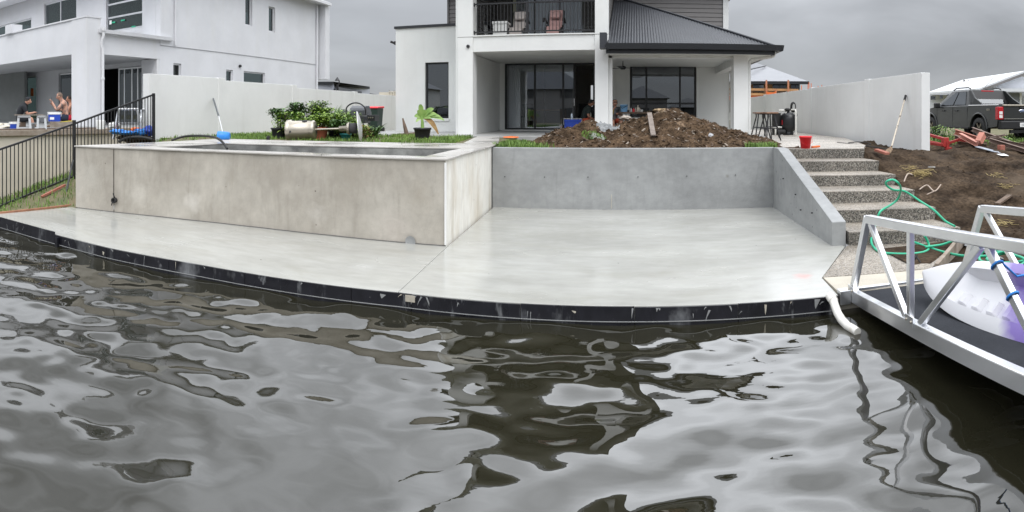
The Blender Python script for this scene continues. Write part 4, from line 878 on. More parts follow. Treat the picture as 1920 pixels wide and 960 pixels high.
# houses across the canal: the glass doors mirror them
def far_house(x, y, w, dpt, hw, hr, m1, m2, label, two=False):
    t = thing('canal_house', label, 'house', (x,y,0))
    b = MB(); b.box(x-w/2,y-dpt/2,-.2,x+w/2,y+dpt/2,hw); b.build('wall', m1, t)
    hip(x-w/2-.5,x+w/2+.5,y-dpt/2-.5,y+dpt/2+.5,hw+.01,hr,m2,t,'roof')
    for i in range(3):
        wx = x-w/2+w*(i+.5)/3; b = MB(); b.box(wx-.9,y+dpt/2,.9,wx+.9,y+dpt/2+.04,2.5); b.build('window', m_dark, t)
        if hw > 4: b = MB(); b.box(wx-.9,y+dpt/2,3.9,wx+.9,y+dpt/2+.04,5.2); b.build('window', m_dark, t)
MB().add([(-300,-400,.3),(300,-400,.3),(300,-38,.3),(-300,-38,.3)], [(0,1,2,3)]).build('far_bank', m_turfsoil, kind='structure')
far_house(-15.5,-50,17,10,5.2,8.8,m_siding,m_roof,'big grey hip roofed house across the canal, mirrored in the sliding door')
far_house(1.2,-50,7,8,3.9,5.9,m_siding,m_roof,'small grey hip roofed house across the canal, mirrored in the right window')
far_house(8.2,-52,5,6,2.6,4.2,m_siding_d,m_roof,'low dark house across the canal, mirrored at the right of the window')
far_house(27,-50,14,9,3.0,5.8,m_cream,m_groof,'cream single storey house across the canal opposite the left wall')
far_house(-38,-48,15,10,5.4,8.4,m_white,m_groof,'white two storey house across the canal opposite the steps')

# ================================================================== GANGWAY AND KAYAK
gw = thing('gangway', 'aluminium truss gangway with charcoal carpet deck at the lower right', 'gangway', (2.7,5.4,0))
gz = lambda y: .0 + (5.5-y)*.086
GX0, GX1, YE = 2.10, 3.36, .6
def chord(x, dz, w, h, nm, y0=5.5): MB().bar((x,y0,gz(y0)+dz), (x,YE,gz(YE)+dz), w, h).build(nm, m_alu, gw, bev=.008)
for x in (GX0, GX1):
    chord(x, -.035, .075, .12, 'bottom_chord'); chord(x, .745, .07, .075, 'top_rail', 5.06)
    T = lambda y: (x, y, gz(y)+.71); B_ = lambda y: (x, y, gz(y)+.02)
    MB().bar((x,5.44,gz(5.44)+.02),(x,5.07,gz(5.07)+.76), .06, .07, up=(0,1,0)).build('end_post', m_alu, gw, bev=.006)
    for (ya, yb) in ((5.0,4.26),(3.10,2.43),(1.7,1.0)): MB().bar(T(ya),B_(yb), .045, .055, up=(0,1,0)).build('diagonal', m_alu, gw, bev=.005)
    for (ya, yb) in ((4.02,3.18),(2.30,1.8)): MB().bar(B_(ya),T(yb), .045, .055, up=(0,1,0)).build('diagonal', m_alu, gw, bev=.005)
    for y in (4.19,2.42): MB().bar(B_(y),T(y), .045, .06, up=(0,1,0)).build('upright', m_alu, gw, bev=.005)
for y in (5.40,4.13,2.40):
    MB().box(GX0-.046,y-.07,gz(y)-.01,GX0-.039,y+.07,gz(y)+.07).build('gusset_plate', m_alu, gw, bev=.002)
    for k in (-.04,.04): MB().lathe([(.011,0),(.011,.007),(.006,.010)], (GX0-.046,y+k,gz(y)+.03), (-1,0,0), 8).build('bolt', m_steel, gw)
MB().prism([(GX0+.038,5.45,gz(5.45)-.045),(GX1-.038,5.45,gz(5.45)-.045),(GX1-.038,YE,gz(YE)-.045),(GX0+.038,YE,gz(YE)-.045)], (0,0,.035)).build('carpet_deck', m_carpet, gw)
MB().bar((GX0-.03,5.485,-.01),(GX1+.03,5.485,-.01), .05, .08).build('end_plate', m_alu, gw, bev=.004)
b = MB(); b.lathe([(.05,-.07),(.05,.0)], (GX0-.03,5.44,.0), (-1,0,0), 14); b.box(1.95,5.40,-.10,2.06,5.50,.035); b.build('hinge_bracket', m_alu, gw, bev=.004)
for y in (4.6,3.4,2.2,1.0): MB().bar((GX0,y,gz(y)-.08),(GX1,y,gz(y)-.08), .05, .06).build('cross_member', m_alu, gw)
# the floating pontoon the gangway rests on (the photographer's footing), just below the view
pt_ = thing('pontoon_deck', None, None, (0,0,0), kind='structure')
MB().box(-1.6,-2.0,ZW-.25,4.2,.62,.24).build('float', m_ret, pt_, bev=.03)
for i in range(18): MB().box(-1.6,-1.99+i*.145,.241,4.2,-1.99+i*.145+.138,.275).build('deck_board', m_wood, pt_, bev=.004, seg=1)
# kayak: sit-on-top shell lying tilted on the carpet
KL = 2.75
def kayak():
    m = bpy.data.materials.new('white_purple_polyethylene'); m.use_nodes = True; t, n, L, p = nodes_of(m)
    tcx = n.new('ShaderNodeTexCoord'); sp = n.new('ShaderNodeSeparateXYZ'); L(tcx.outputs['Object'], sp.inputs[0])
    no = n.new('ShaderNodeTexNoise'); no.inputs['Scale'].default_value = 3; no.inputs['Detail'].default_value = 5; L(tcx.outputs['Object'], no.inputs['Vector'])
    ad = n.new('ShaderNodeMath'); ad.operation = 'MULTIPLY_ADD'; L(no.outputs['Fac'], ad.inputs[0]); ad.inputs[1].default_value = .6; L(sp.outputs[0], ad.inputs[2])
    a2 = n.new('ShaderNodeMath'); a2.operation = 'MULTIPLY_ADD'; L(sp.outputs[1], a2.inputs[0]); a2.inputs[1].default_value = .85; L(ad.outputs[0], a2.inputs[2])
    r = n.new('ShaderNodeValToRGB'); L(a2.outputs[0], r.inputs[0]); e = r.color_ramp.elements
    e[0].position = .0; e[0].color = (.60,.60,.62,1); e[1].position = 1.0; e[1].color = (.20,.14,.42,1)
    mr = n.new('ShaderNodeMapRange'); mr.inputs['From Min'].default_value = 1.32; mr.inputs['From Max'].default_value = 1.56; L(a2.outputs[0], mr.inputs['Value']); L(mr.outputs[0], r.inputs[0])
    L(r.outputs[0], p.inputs['Base Color']); p.inputs['Roughness'].default_value = .42
    N_ = 110; vs_ = []; fs = []; prof_n = None
    for i in range(N_+1):
        s = i/N_; x = s*KL
        w = .315*max(.02, (1-abs(2*s-1)**2.6))**.62; rock = .04*abs(2*s-1)**3.0
        dep = .17*max(.06, (1-abs(2*s-1)**3))**.5
        ring = []
        for k in range(13):                        # hull from the far gunwale round under to the near one
            a = pi*k/12; ring.append((x, w*cos(a), rock - dep*sin(a)**.7))
        well = max(0, min(1, (s-.16)/.06))*max(0, min(1, (.90-s)/.06))
        seg = s*26
        stepd = .045*max(0, min(1, .5+4*sin(2*pi*seg*.55)))*(1 if .20 < s < .47 else 0)
        wd = (.12 + (.05 if .5 < s < .78 else 0))*well
        for u in (-.93,-.82,-.72,-.64,-.61,-.54,-.52,-.45,-.3,-.12,-.08,0,.08,.12,.3,.45,.52,.54,.61,.64,.72,.82,.93):   # deck back across: rim, wall, sole, wall, rim
            au = abs(u)
            hmp = .03*(1-au**4)
            if au <= .53: z = hmp - wd + stepd*(1 if -.46 < u < -.10 else 0)
            elif au < .63: z = hmp - wd*(1-(au-.53)/.10)
            else: z = hmp
            ring.append((x, w*u, rock + z))
        prof_n = len(ring); vs_ += ring
    for i in range(N_):
        for j in range(prof_n):
            fs.append((i*prof_n+j, i*prof_n+(j+1)%prof_n, (i+1)*prof_n+(j+1)%prof_n, (i+1)*prof_n+j))
    fs += [tuple(range(prof_n)), tuple(N_*prof_n + j for j in reversed(range(prof_n)))]
    root = thing('kayak', 'white and purple sit-on-top kayak lying tilted on the gangway', 'kayak', (0,0,0))
    b = MB(); b.add(vs_, fs, 0, True); hull = b.build('hull', m, root); hull.data.set_sharp_from_angle(angle=radians(28))
    b = MB(); b.tube([(.10,0,.20),(.06,.02,.24),(.02,.0,.22)], .008, 6); b.tube([(.0,-.055,.215),(-.01,.055,.215)], .012, 6); b.build('carry_handle', m_rubber, root)
    b = MB(); b.lathe([(.022,0),(.02,.02)], (.50,.25,.055), n=10); b.build('scupper_plug', m_rubber, root)
    b = MB(); b.tube([(1.20,.27,.06),(1.26,.30,.12),(1.36,.30,.13),(1.46,.27,.06)], .022, 8); b.build('side_handle', m_rubber, root)
    b = MB(); b.bar((1.52,-.08,.0),(1.85,-.05,.10), .26, .05); b.build('seat_pad', m_rubber, root, bev=.02)
    return root
kk = kayak(); Yk = 4.84
kk.rotation_euler = (radians(40), radians(-4.9), radians(-86)); kk.location = (2.60, Yk, gz(Yk)+.195)
b = MB()
for y in (3.00,2.84):
    c = V((GX0, y, gz(y)+.71-(3.10-y)/.67*.69)); b.tube([c+V((.036*cos(a), .030*sin(a), -.032*sin(a))) for a in np.linspace(0, 2*pi, 14)], .008, 6, closed=True)
b.tube([(GX0+.03,3.0,gz(3.0)+.62),(GX0+.3,3.2,.66),(2.85,3.35,.60)], .008, 6)
b.build('tie_rope', m_bblue, None, 'blue rope tying the kayak to the gangway truss', 'rope')

# ================================================================== GREEN HOSE over the steps
def smooth_path(P, n=8):
    P = [V(p) for p in P]; out = []
    for i in range(len(P)-1):
        p0, p1, p2, p3 = P[max(i-1,0)], P[i], P[i+1], P[min(i+2,len(P)-1)]
        for k in range(n):
            t = k/n; out.append(.5*((2*p1)+(-p0+p2)*t+(2*p0-5*p1+4*p2-p3)*t*t+(-p0+3*p1-3*p2+p3)*t**3))
    return out + [P[-1]]
hs = [(1790,424,.22),(1772,414,.26),(1750,393,.40),(1725,377,.46),(1697,359,.60),(1675,356,.66),(1662,347,.74),(1663,340,.80),(1674,337,.82),(1684,343,.78),(1689,355,.66),(1684,372,.50),(1672,383,.42),(1655,393,.40),(1648,401,.36),(1641,422,.20),(1634,445,.10),(1636,460,.03),(1650,472,.02),(1680,476,.02),(1718,475,.02),(1738,470,.02),(1742,460,.03),(1734,442,.16)]
b = MB(); b.tube(smooth_path([at_z(x, y, z) for x, y, z in hs], 6), .016, 8)
h2 = [(1712,453,.03),(1725,458,.02),(1745,465,.02),(1775,474,.03),(1810,480,.10),(1850,480,.14),(1890,474,.2),(1925,470,.2),(1960,478,.2),(1900,492,.16),(1840,490,.12),(1845,470,.15),(1880,462,.2),(1930,458,.25)]
b.tube(smooth_path([at_z(x, y, z) for x, y, z in h2], 6), .016, 8)
h3 = [(1735,463,.02),(1765,459,.03),(1795,452,.10),(1850,465,.16),(1920,485,.2),(1900,500,.2),(1850,486,.15),(1890,470,.2),(1940,480,.2)]
b.tube(smooth_path([at_z(x, y, z+.03) for x, y, z in h3], 6), .016, 8)
b.build('garden_hose', m_green, None, 'green garden hose looped over the lower steps', 'hose')

# ================================================================== SOIL HEAP behind the retaining wall
def heap_h(x, y):
    def g_(cx, cy, sx, sy, h, p=2.0):
        d = sqrt(((x-cx)/sx)**2 + ((y-cy)/sy)**2); return h*max(0, 1-d)**.9 if d < 1 else 0
    z = max(g_(.75,13.0,2.15,1.75,.80), g_(-.95,12.75,1.45,1.5,.56), g_(.1,12.8,1.9,1.5,.55), g_(1.7,12.9,1.6,1.4,.42))
    if z <= 0: return 0
    return z + min(1, z*5)*(.07*fbm(x,y,2.2,5,1.1) + .05*fbm(x,y,6,4,5.0) + .03*fbm(x,y,15,3,2.0) - .04*abs(fbm(x,y,3.5,3,8.0)))
b = MB(); nx, ny = 210, 130; x0, x1, y0, y1 = -2.55, 3.2, 11.15, 14.9
hv = [[heap_h(x0+(x1-x0)*i/nx, y0+(y1-y0)*j/ny) for i in range(nx+1)] for j in range(ny+1)]
b.grid(lambda u, v: (x0+(x1-x0)*u, y0+(y1-y0)*v, 1.06+hv[round(v*ny)][round(u*nx)]), nx, ny)
stain(m_mound, [((.95,12.3,1.5), .16, (.42,.30,.20), .8), ((.75,12.1,1.3), .12, (.40,.28,.18), .7), ((1.25,12.2,1.35), .12, (.33,.25,.19), .7), ((.55,12.9,1.85), .2, (.50,.38,.25), .7), ((-.5,12.1,1.45), .12, (.5,.40,.30), .7)])
mound = b.build('soil_heap', m_mound, None, 'heap of dark clumpy soil behind the retaining wall', 'soil heap')
HZ = lambda x, y: 1.06 + heap_h(x, y)
def clod_mesh(seed, m):
    random.seed(seed); b = MB(); P = []
    for i in range(5):
        for j in range(7):
            th = pi*i/4; ph = 2*pi*j/7; r = 1 + .5*noise.noise(V((i*1.7+seed, j*2.3, seed)))
            P.append((r*sin(th)*cos(ph), r*sin(th)*sin(ph)*.8, r*cos(th)*.6))
    b.add(P, [(i*7+j, (i+1)*7+j, (i+1)*7+(j+1)%7, i*7+(j+1)%7) for i in range(4) for j in range(7)], 0, False); return b
random.seed(11)
cl = MB()
for k in range(1900):                         # crumbs and chips over the heap
    x, y = random.uniform(-2.4,3.0), random.uniform(11.3,13.6); h = heap_h(x, y)
    if h < .015: continue
    s = random.uniform(.008,.03)*(1.4 if random.random() < .1 else 1); a, c = random.random()*6, random.uniform(-.6,.6)
    d = V((cos(a),sin(a),c)); cl.bar(V((x,y,1.06+h))-d*s*1.4, V((x,y,1.06+h+.008))+d*s*1.4, s, s*.6, mi=random.choice((0,0,0,0,0,1,1,2)))
cl.build('soil_crumbs', [m_mound, m_woodd, m_wood], None, 'crumbs and bark chips strewn over the soil heap', 'debris', kind='stuff')
p0, p1 = V((-.02+.55,12.95,HZ(.53,12.95)+.05)), V((.72,12.02,HZ(.72,12.02)+.03))
def heap_at(px, py):
    for k in range(400):
        p = at_r(px, py, 10.9+.01*k)
        if p.z < HZ(p.x, p.y): return p
    return p
a0, a1 = heap_at(1218,224), heap_at(1225,262); a0 += V((0,0,.045)); a1 += V((0,0,.04))
lift = max(HZ(*(a0.lerp(a1, k/20).xy)) - a0.lerp(a1, k/20).z for k in range(21)) + .05
a0 = a0 + V((0,0,lift)); a1 = a1 + V((0,0,lift*.6)); a0 = a0 + (a0-a1)*.03
MB().bar(a0, a1, .10, .035).build('timber_plank', mat('grey_plank', (.17,.14,.12), .85, c2=(.26,.22,.19), scale=8), None, 'weathered timber plank lying down the front of the soil heap', 'plank', bev=.004)
def rubble(px, py, r, sx, sy, sz, m, label, nm, cat, seed):
    c = at_r(px, py, r); random.seed(seed); b = MB(); P = []; n1, n2 = 14, 26
    for i in range(n1+1):
        for j in range(n2):
            th = pi*i/n1; ph = 2*pi*j/n2; rr = 1 + .4*noise.noise(V((sin(th)*cos(ph)*2+seed, sin(th)*sin(ph)*2, cos(th)*2))) + .4*noise.noise(V((sin(th)*cos(ph)*6, sin(th)*sin(ph)*6+seed, cos(th)*6)))
            P.append(c + V((rr*sin(th)*cos(ph)*sx, rr*sin(th)*sin(ph)*sy, rr*cos(th)*sz)))
    b.add(P, [(i*n2+j, (i+1)*n2+j, (i+1)*n2+(j+1)%n2, i*n2+(j+1)%n2) for i in range(n1) for j in range(n2)], 0, True)
    return b.build(nm, m, None, label, cat)
def crust(px, py, sx, sy, h, m, label, nm, cat, seed):          # lump pressed into the heap's face
    c = heap_at(px, py); b = MB(); n_ = 26
    def fn(u, v):
        a, b_ = 2*u-1, 2*v-1; d = min(1, sqrt(a*a+b_*b_)); x, y = c.x+a*sx, c.y+b_*sy
        edge = 1-d**3*(1+.3*noise.noise(V((a*3+seed,b_*3,0)))); return (x, y, HZ(x, y) + (h*max(-.6, edge) + .03*fbm(x,y,14,4,seed) - (.05 if d > .97 else 0)))
    b.grid(fn, n_, n_); return b.build(nm, m, None, label, cat)
m_rub = mat('grey_rubble', (.16,.165,.17), .9, c2=(.32,.33,.33), scale=14, bump=.9, bscale=45)
crust(1140,241,.27,.20,.05,m_rub,'pale grey lump of old concrete on the left of the soil heap','concrete_lump','rubble',3)
crust(1121,256,.20,.14,.03,mat('green_grey_rubble', (.17,.18,.15), .95, c2=(.28,.30,.26), scale=12, bump=.9, bscale=40),'mossy grey lump low on the left of the soil heap','concrete_lump','rubble',8)
rubble(1333,256,12.0,.05,.05,.06,mat('crumpled_film', (.42,.43,.45), .25, c2=(.60,.61,.63), scale=25, bump=1, bscale=60),'scrap of crumpled clear plastic on the right of the soil heap','plastic_scrap','scrap',5)
rubble(1238,206,13.2,.14,.1,.03,mat('sandy_clod', (.42,.31,.19), .9, var=.15, scale=12),'sandy clod on the very top of the soil heap','soil_clod','clod',6)
rubble(1173,221,13.2,.12,.1,.05,mat('pale_clod', (.40,.35,.30), .9, var=.15, scale=12),'pale clod beside the table at the back of the soil heap','soil_clod','clod',9)
c = at_z(1395,262,1.1); b = MB(); b.tube([c+V((.22*cos(t_),.14*sin(t_),.02+.01*sin(3*t_))) for t_ in np.linspace(0,2*pi,20)], .018, 6, closed=True); b.tube([c+V((.17*cos(t_),.10*sin(t_)+.02,.045)) for t_ in np.linspace(0,2*pi,20)], .018, 6, closed=True)
b.build('coiled_pipe', m_rubber, None, 'coil of black irrigation pipe at the foot of the veranda column', 'pipe')
c = at_z(1385,250,1.12); MB().box(c.x-.14,c.y,1.08,c.x+.14,c.y+.2,1.20).build('timber_block', m_wood, None, 'short timber block at the foot of the right veranda column', 'timber')

# ================================================================== PLANTS by the left wall
def leaf(b, p, d, L, w, mi=0, droop=.25, n=3):
    d = V(d).normalized(); sd = d.cross(V((0,0,1)))
    if sd.length < 1e-3: sd = V((1,0,0))
    sd.normalize(); P = []
    for i in range(n+1):
        t = i/n; c = V(p) + d*L*t + V((0,0,-droop*L*t*t)); ww = w*sin(pi*min(.97,max(.06,t))**.8)
        P += [c - sd*ww/2, c + sd*ww/2]
    b.add(P, [(2*i,2*i+1,2*i+3,2*i+2) for i in range(n)], mi, False)
def rdir(up=.2): 
    a = random.random()*2*pi; return V((cos(a), sin(a), random.uniform(-.4,.9)+up))
def shrub(px, pyb, r, htop, wid, pot, label, stems=3, leafs=260, mats=None, L=.075, clump=9, name='potted_shrub', potm=None, trunk=False):
    base = at_r(px, pyb, r); base.z = 1.13; ztop = at_r(px, htop, r).z; H_ = ztop - base.z
    t = thing(name, label, 'plant', base, 'potted plants by the left wall'); z0 = base.z
    if pot:
        R_, hh = pot; b = MB(); b.lathe([(R_*.76,0),(R_,hh),(R_*1.06,hh),(R_*1.06,hh-.035),(R_,hh-.04)], base, n=18, cap=False); b.lathe([(R_*.76,0.0),(.001,0.0)], base, n=18, cap=False); b.lathe([(.001,hh-.03),(R_,hh-.03)], base, n=18, cap=False)
        b.build('pot', potm or m_potb, t); z0 += hh-.03
    random.seed(int(px)); tips = []; b = MB()
    for k in range(stems):
        a = random.random()*6.28; lean = wid*.5*random.uniform(.2,1); p = V((base.x+.03*cos(a), base.y+.03*sin(a), z0)); top = V((base.x+lean*cos(a), base.y+lean*sin(a)*.8, z0+(ztop-z0)*random.uniform(.7,.97)))
        mid = p.lerp(top,.5) + V((random.uniform(-.05,.05),random.uniform(-.05,.05),.05)); b.tube([p,mid,top], [.018,.013,.006], 6)
        for c in range(clump):
            s = random.uniform(.45 if trunk else .25,1); q = (p.lerp(mid,s*2) if s < .5 else mid.lerp(top,s*2-1)) if s < 1 else top
            e = q + rdir()*wid*random.uniform(.12,.34); e.z = min(max(e.z, z0+.05), ztop); b.tube([q,e], [.006,.003], 4, cap=False); tips.append(e)
    b.build('stem', m_bark, t)
    b = MB()
    for k in range(leafs*3):
        q = random.choice(tips) + V((random.gauss(0,.065),random.gauss(0,.065),random.gauss(0,.055))); q.z = min(q.z, ztop)
        leaf(b, q, rdir(.1), L*random.uniform(.8,1.6), L*.62*random.uniform(.7,1.1), random.choice((0,0,1)), .3, 2)
    b.build('foliage', mats or [m_leafd, m_leafl], t, kind='stuff')
    return t
D_, L_ = [m_leafd, m_leafd], [m_leafl, m_leafd]
shrub(523,250,14.9,205,.42,(.20,.26),'small dark leaved citrus tree in a black pot at the left end of the plants',2,240,D_,.085,8,trunk=True)
shrub(556,250,15.2,194,.62,(.18,.24),'taller dark leaved citrus tree second from the left among the plants',3,420,D_,.085,10,trunk=True)
shrub(590,252,15.0,190,.60,(.19,.26),'bright green leafy shrub standing tallest among the potted plants',4,520,L_,.075,10)
shrub(570,252,14.6,222,.55,None,'low bright green shrub behind the lying patio heater drum',4,260,L_,.07,8,name='low_shrub')
shrub(600,255,14.1,218,.45,(.20,.30),'yellow green shrub in a terracotta pot behind the heater pole',4,330,[m_leafl,m_leafl],.07,9,potm=m_terra)
shrub(628,252,14.4,214,.55,(.16,.2),'mid green leafy shrub right of the terracotta pot',4,330,L_,.07,9)
shrub(648,258,13.8,226,.55,(.13,.16),'dark low bushy plant in a small teal pot under the heater pole',4,280,D_,.07,9,potm=mat('teal_pot', (.02,.20,.20), .5, var=.1))
shrub(664,252,14.6,222,.42,None,'yellowish low plant beneath the barbecue hood',3,170,[m_leafl,m_leafl],.07,7,name='low_shrub')
shrub(683,255,14.2,236,.40,None,'low pale plant just right of the heater reflector',4,170,[m_leafl,m_leafdry],.06,7,name='low_shrub')
shrub(535,252,15.6,222,.50,None,'light green weedy shrub behind the leftmost citrus tree',4,260,[m_leafl,m_leafd],.06,8,name='low_shrub')
def blades(px, pyb, r, ytop, n, spread, label, m, w=.03, name='strap_leaf_plant'):
    base = at_r(px, pyb, r); base.z = 1.13; zt = at_r(px, ytop, r).z; t = thing(name, label, 'plant', base, 'potted plants by the left wall'); random.seed(int(px)*3)
    for k in range(n):
        a = random.random()*6.28; o = base + V((cos(a)*.08,sin(a)*.08,.05)); h = (zt-base.z)*random.uniform(.6,1); b = MB(); P = []
        for i in range(6):
            s = i/5; c = o + V((cos(a)*spread*s*s, sin(a)*spread*s*s, h*s*(1-.12*s*spread*3))); ww = w*(1-s**2.5)+.003; sd = V((-sin(a),cos(a),0)); P += [c-sd*ww/2, c+sd*ww/2]
        b.add(P, [(2*i,2*i+1,2*i+3,2*i+2) for i in range(5)]); b.build('leaf', m, t)
shrub(545,252,14.6,212,.60,None,'mid green shrub between the two citrus trees',4,300,L_,.075,9,name='low_shrub')
shrub(612,250,14.8,204,.60,None,'bright green shrub right of the tallest potted plant',4,380,L_,.075,9,name='low_shrub')
shrub(640,253,14.2,222,.60,None,'mid green low shrub left of the barbecue legs',4,320,L_,.07,9,name='low_shrub')
blades(622,246,15.4,190,22,.30,'clump of upright sword leaved plants with dark tips behind the shrubs',m_leafd,.05)
blades(638,250,14.9,208,26,.45,'arching strap leaved plant left of the barbecue',mat('strap_leaf', (.10,.20,.06), .5, c2=(.20,.30,.12), scale=8),.03)
blades(652,246,15.8,198,12,.3,'thin pale grass like plant behind the barbecue side shelf',m_leafl,.02)
shrub(657,250,14.9,206,.50,None,'loose pale green shrub beside the left end of the barbecue',4,260,L_,.07,9,name='low_shrub')
shrub(696,257,14.8,240,.50,None,'low dark plant at the foot of the wheelie bin',4,200,D_,.06,8,name='low_shrub')
blades(702,258,15.0,228,24,.36,'spiky dark rosette plant in front of the wheelie bin',m_leafd,.045)
# banana plant in a pot
base = at_r(792,263,13.8); base.z = 1.12; t = thing('banana_plant', 'young banana plant with a dry brown leaf in a black pot', 'plant', base)
b = MB(); b.lathe([(.15,0),(.195,.26),(.21,.26),(.21,.30),(.195,.30),(.19,.27)], base, n=20, cap=False); b.lathe([(.001,.25),(.19,.25)], base, n=20, cap=False); b.build('pot', m_potb, t)
b = MB(); b.tube([base+V((0,0,.24)),base+V((.0,0,.42)),base+V((-.02,0,.58))], [.045,.035,.02], 10); b.build('stem', m_leafb, t)
def bleaf(tip_px, tip_py, w, m, mid=None):
    s0 = base+V((-.01,0,.50)); e = at_r(tip_px, tip_py, 13.75); P = []; k = V((e.x-s0.x, e.y-s0.y, 0)); n_ = 8
    m_ = s0.lerp(e,.5) + V((0,0,.08 if mid is None else mid)); b = MB(); ax = (e-s0).normalized(); sd = ax.cross(V((.25,-1,.35))).normalized()
    for i in range(n_+1):
        s = i/n_; c = s0*(1-s)**2 + m_*2*s*(1-s) + e*s*s; ww = w*(sin(pi*max(.0,s-.12)/.92)**.7 if s > .13 else .12); P += [c-sd*ww/2+V((0,0,.25*ww)), c, c+sd*ww/2+V((0,0,.25*ww))]
    b.add(P, [f for i in range(n_) for f in ((3*i,3*i+1,3*i+4,3*i+3),(3*i+1,3*i+2,3*i+5,3*i+4))], 0, True); b.build('leaf', m, t)
for a in ((788,196,.12,.02),(813,204,.12,.06),(818,214,.11,.06),(833,226,.10,.12),(777,218,.11,.04),(806,208,.09,.02),(797,206,.10,.0),(783,207,.09,.0),(808,222,.10,.05),(780,229,.08,.05),(826,219,.09,.09)): bleaf(a[0],a[1],a[2],m_leafb,a[3])
bleaf(822,252,.11,m_leafdry,.22); bleaf(816,244,.08,m_leafdry,.15)
c = at_r(757,243,16.0); b = MB(); b.tube([V((c.x+.1,c.y,1.14)),V((c.x+.03,c.y,1.4)),V((c.x-.03,c.y,1.62))], [.07,.05,.02], 8); b.tube([V((c.x-.35,c.y,1.15)),V((c.x,c.y,1.17)),V((c.x+.4,c.y-.05,1.2))], [.03,.05,.06], 7)
b.build('tree_stump', m_woodd, None, 'broken dark tree stump left of the potted banana plant', 'stump')

# ---- fallen patio heater
hb, hd = at_r(541,244,13.6), at_r(672,236,13.2)
ax = (hd-hb).normalized(); t = thing('patio_heater', 'stainless patio heater lying on its side in front of the plants', 'heater', V((hb.x,hb.y,1.13)))
Lh = (hd-hb).length; c = V((hb.x,hb.y,1.13+.235))
ax = (V((hd.x,hd.y,c.z+.06))-c).normalized()
b = MB(); b.lathe([(.235,-.02),(.24,0),(.24,.07),(.215,.08),(.205,.5),(.20,.56),(.215,.60),(.19,.64),(.10,.66)], c, ax, 26); b.build('base_drum', m_steel, t)
MB().lathe([(.028,-.003),(.028,.01)], c+ax*.16+V((.0,-.215,-.03)), (0,-1,.1), 10).build('drum_hole', m_dark, t); MB().lathe([(.06,0),(.06,.02)], c+ax*.42+V((0,-.06,.19)), (0,-.2,1), 14).build('drum_hole', m_dark, t)
MB().tube([c+ax*.64, c+ax*(Lh-.42)], .022, 10).build('pole', m_steel, t)
b = MB(); b.lathe([(.03,-.45),(.06,-.44),(.06,-.27),(.12,-.26),(.14,-.22),(.14,-.20)], c+ax*Lh, ax, 20); b.build('burner_head', m_steel, t)
MB().lathe([(.10,-.2),(.12,-.19),(.12,-.05),(.06,-.04)], c+ax*Lh, ax, 18).build('burner_screen', m_dark, t)
MB().lathe([(.001,.05),(.20,.03),(.36,-.01),(.385,-.02),(.36,.0),(.2,.045),(.001,.065)], c+ax*(Lh+.02)+V((0,0,.0)), V((.894,.40,.10)).normalized(), 30, cap=False).build('reflector', mat('dull_aluminium', (.70,.70,.70), .45, metal=.6, var=.06), t)
# ---- hooded barbecue
bc = at_r(676,230,16.4); bz = 1.13; t = thing('barbecue', 'dark hooded trolley barbecue with arched handle behind the heater', 'barbecue', (bc.x,bc.y,bz))
zt_, zm, zl = at_r(676,201,16.4).z, at_r(676,217,16.4).z, at_r(676,231,16.4).z; hw = at_r(691,200,16.4).x - at_r(660,200,16.4).x; hw = .5*16.4*31/F
b = MB(); pr = [(-.26,zm),(-.26,zm+.14),(-.20,zt_-.02),(-.08,zt_+.04),(.12,zt_+.04),(.24,zm+.1),(.26,zm)]
b.prism([(bc.x-hw,bc.y+a,z) for a, z in pr], (2*hw,0,0)); b.build('hood', m_hood, t, bev=.03, seg=3)
b = MB(); b.prism([(bc.x-hw,bc.y-.25,zm-.006),(bc.x-hw,bc.y+.25,zm-.006),(bc.x-hw,bc.y+.15,zl),(bc.x-hw,bc.y-.15,zl)], (2*hw,0,0)); b.build('firebox', m_hood, t, bev=.02)
b = MB(); b.tube(smooth_path([(bc.x-hw-.06,bc.y-.27,zm+.02),(bc.x-hw-.05,bc.y-.3,zt_-.02),(bc.x-hw+.12,bc.y-.3,zt_+.10),(bc.x+hw-.12,bc.y-.3,zt_+.10),(bc.x+hw+.05,bc.y-.3,zt_-.02),(bc.x+hw+.06,bc.y-.27,zm+.02)]), .02, 8); b.build('hood_handle', m_black, t)
for s in (-1, 1):
    for d in (-.2,.2): MB().tube([(bc.x+s*(hw-.05),bc.y+d,zl),(bc.x+s*(hw-.02),bc.y+d,bz)], .02, 6).build('leg', m_black, t)
b = MB(); b.lathe([(.0,-.02),(.17,-.02),(.19,0),(.17,.02),(.0,.02)], (bc.x-hw-.27,bc.y-.1,zm+.02), (.2,-.9,.5), 18); b.tube([(bc.x-hw,bc.y-.1,zm+.0),(bc.x-hw-.15,bc.y-.1,zm+.02)], .02, 6); b.build('side_shelf', m_black, t)
b = MB(); b.box(bc.x+hw+.07,bc.y-.2,zm-.14,bc.x+hw+.30,bc.y+.1,zm+.02); b.build('side_burner', m_black, t, bev=.01)
for i in range(3): MB().lathe([(.022,0),(.018,.02)], (bc.x+hw+.12+.06*i,bc.y-.2,zm-.05), (0,-1,0), 8).build('knob', m_steel, t)
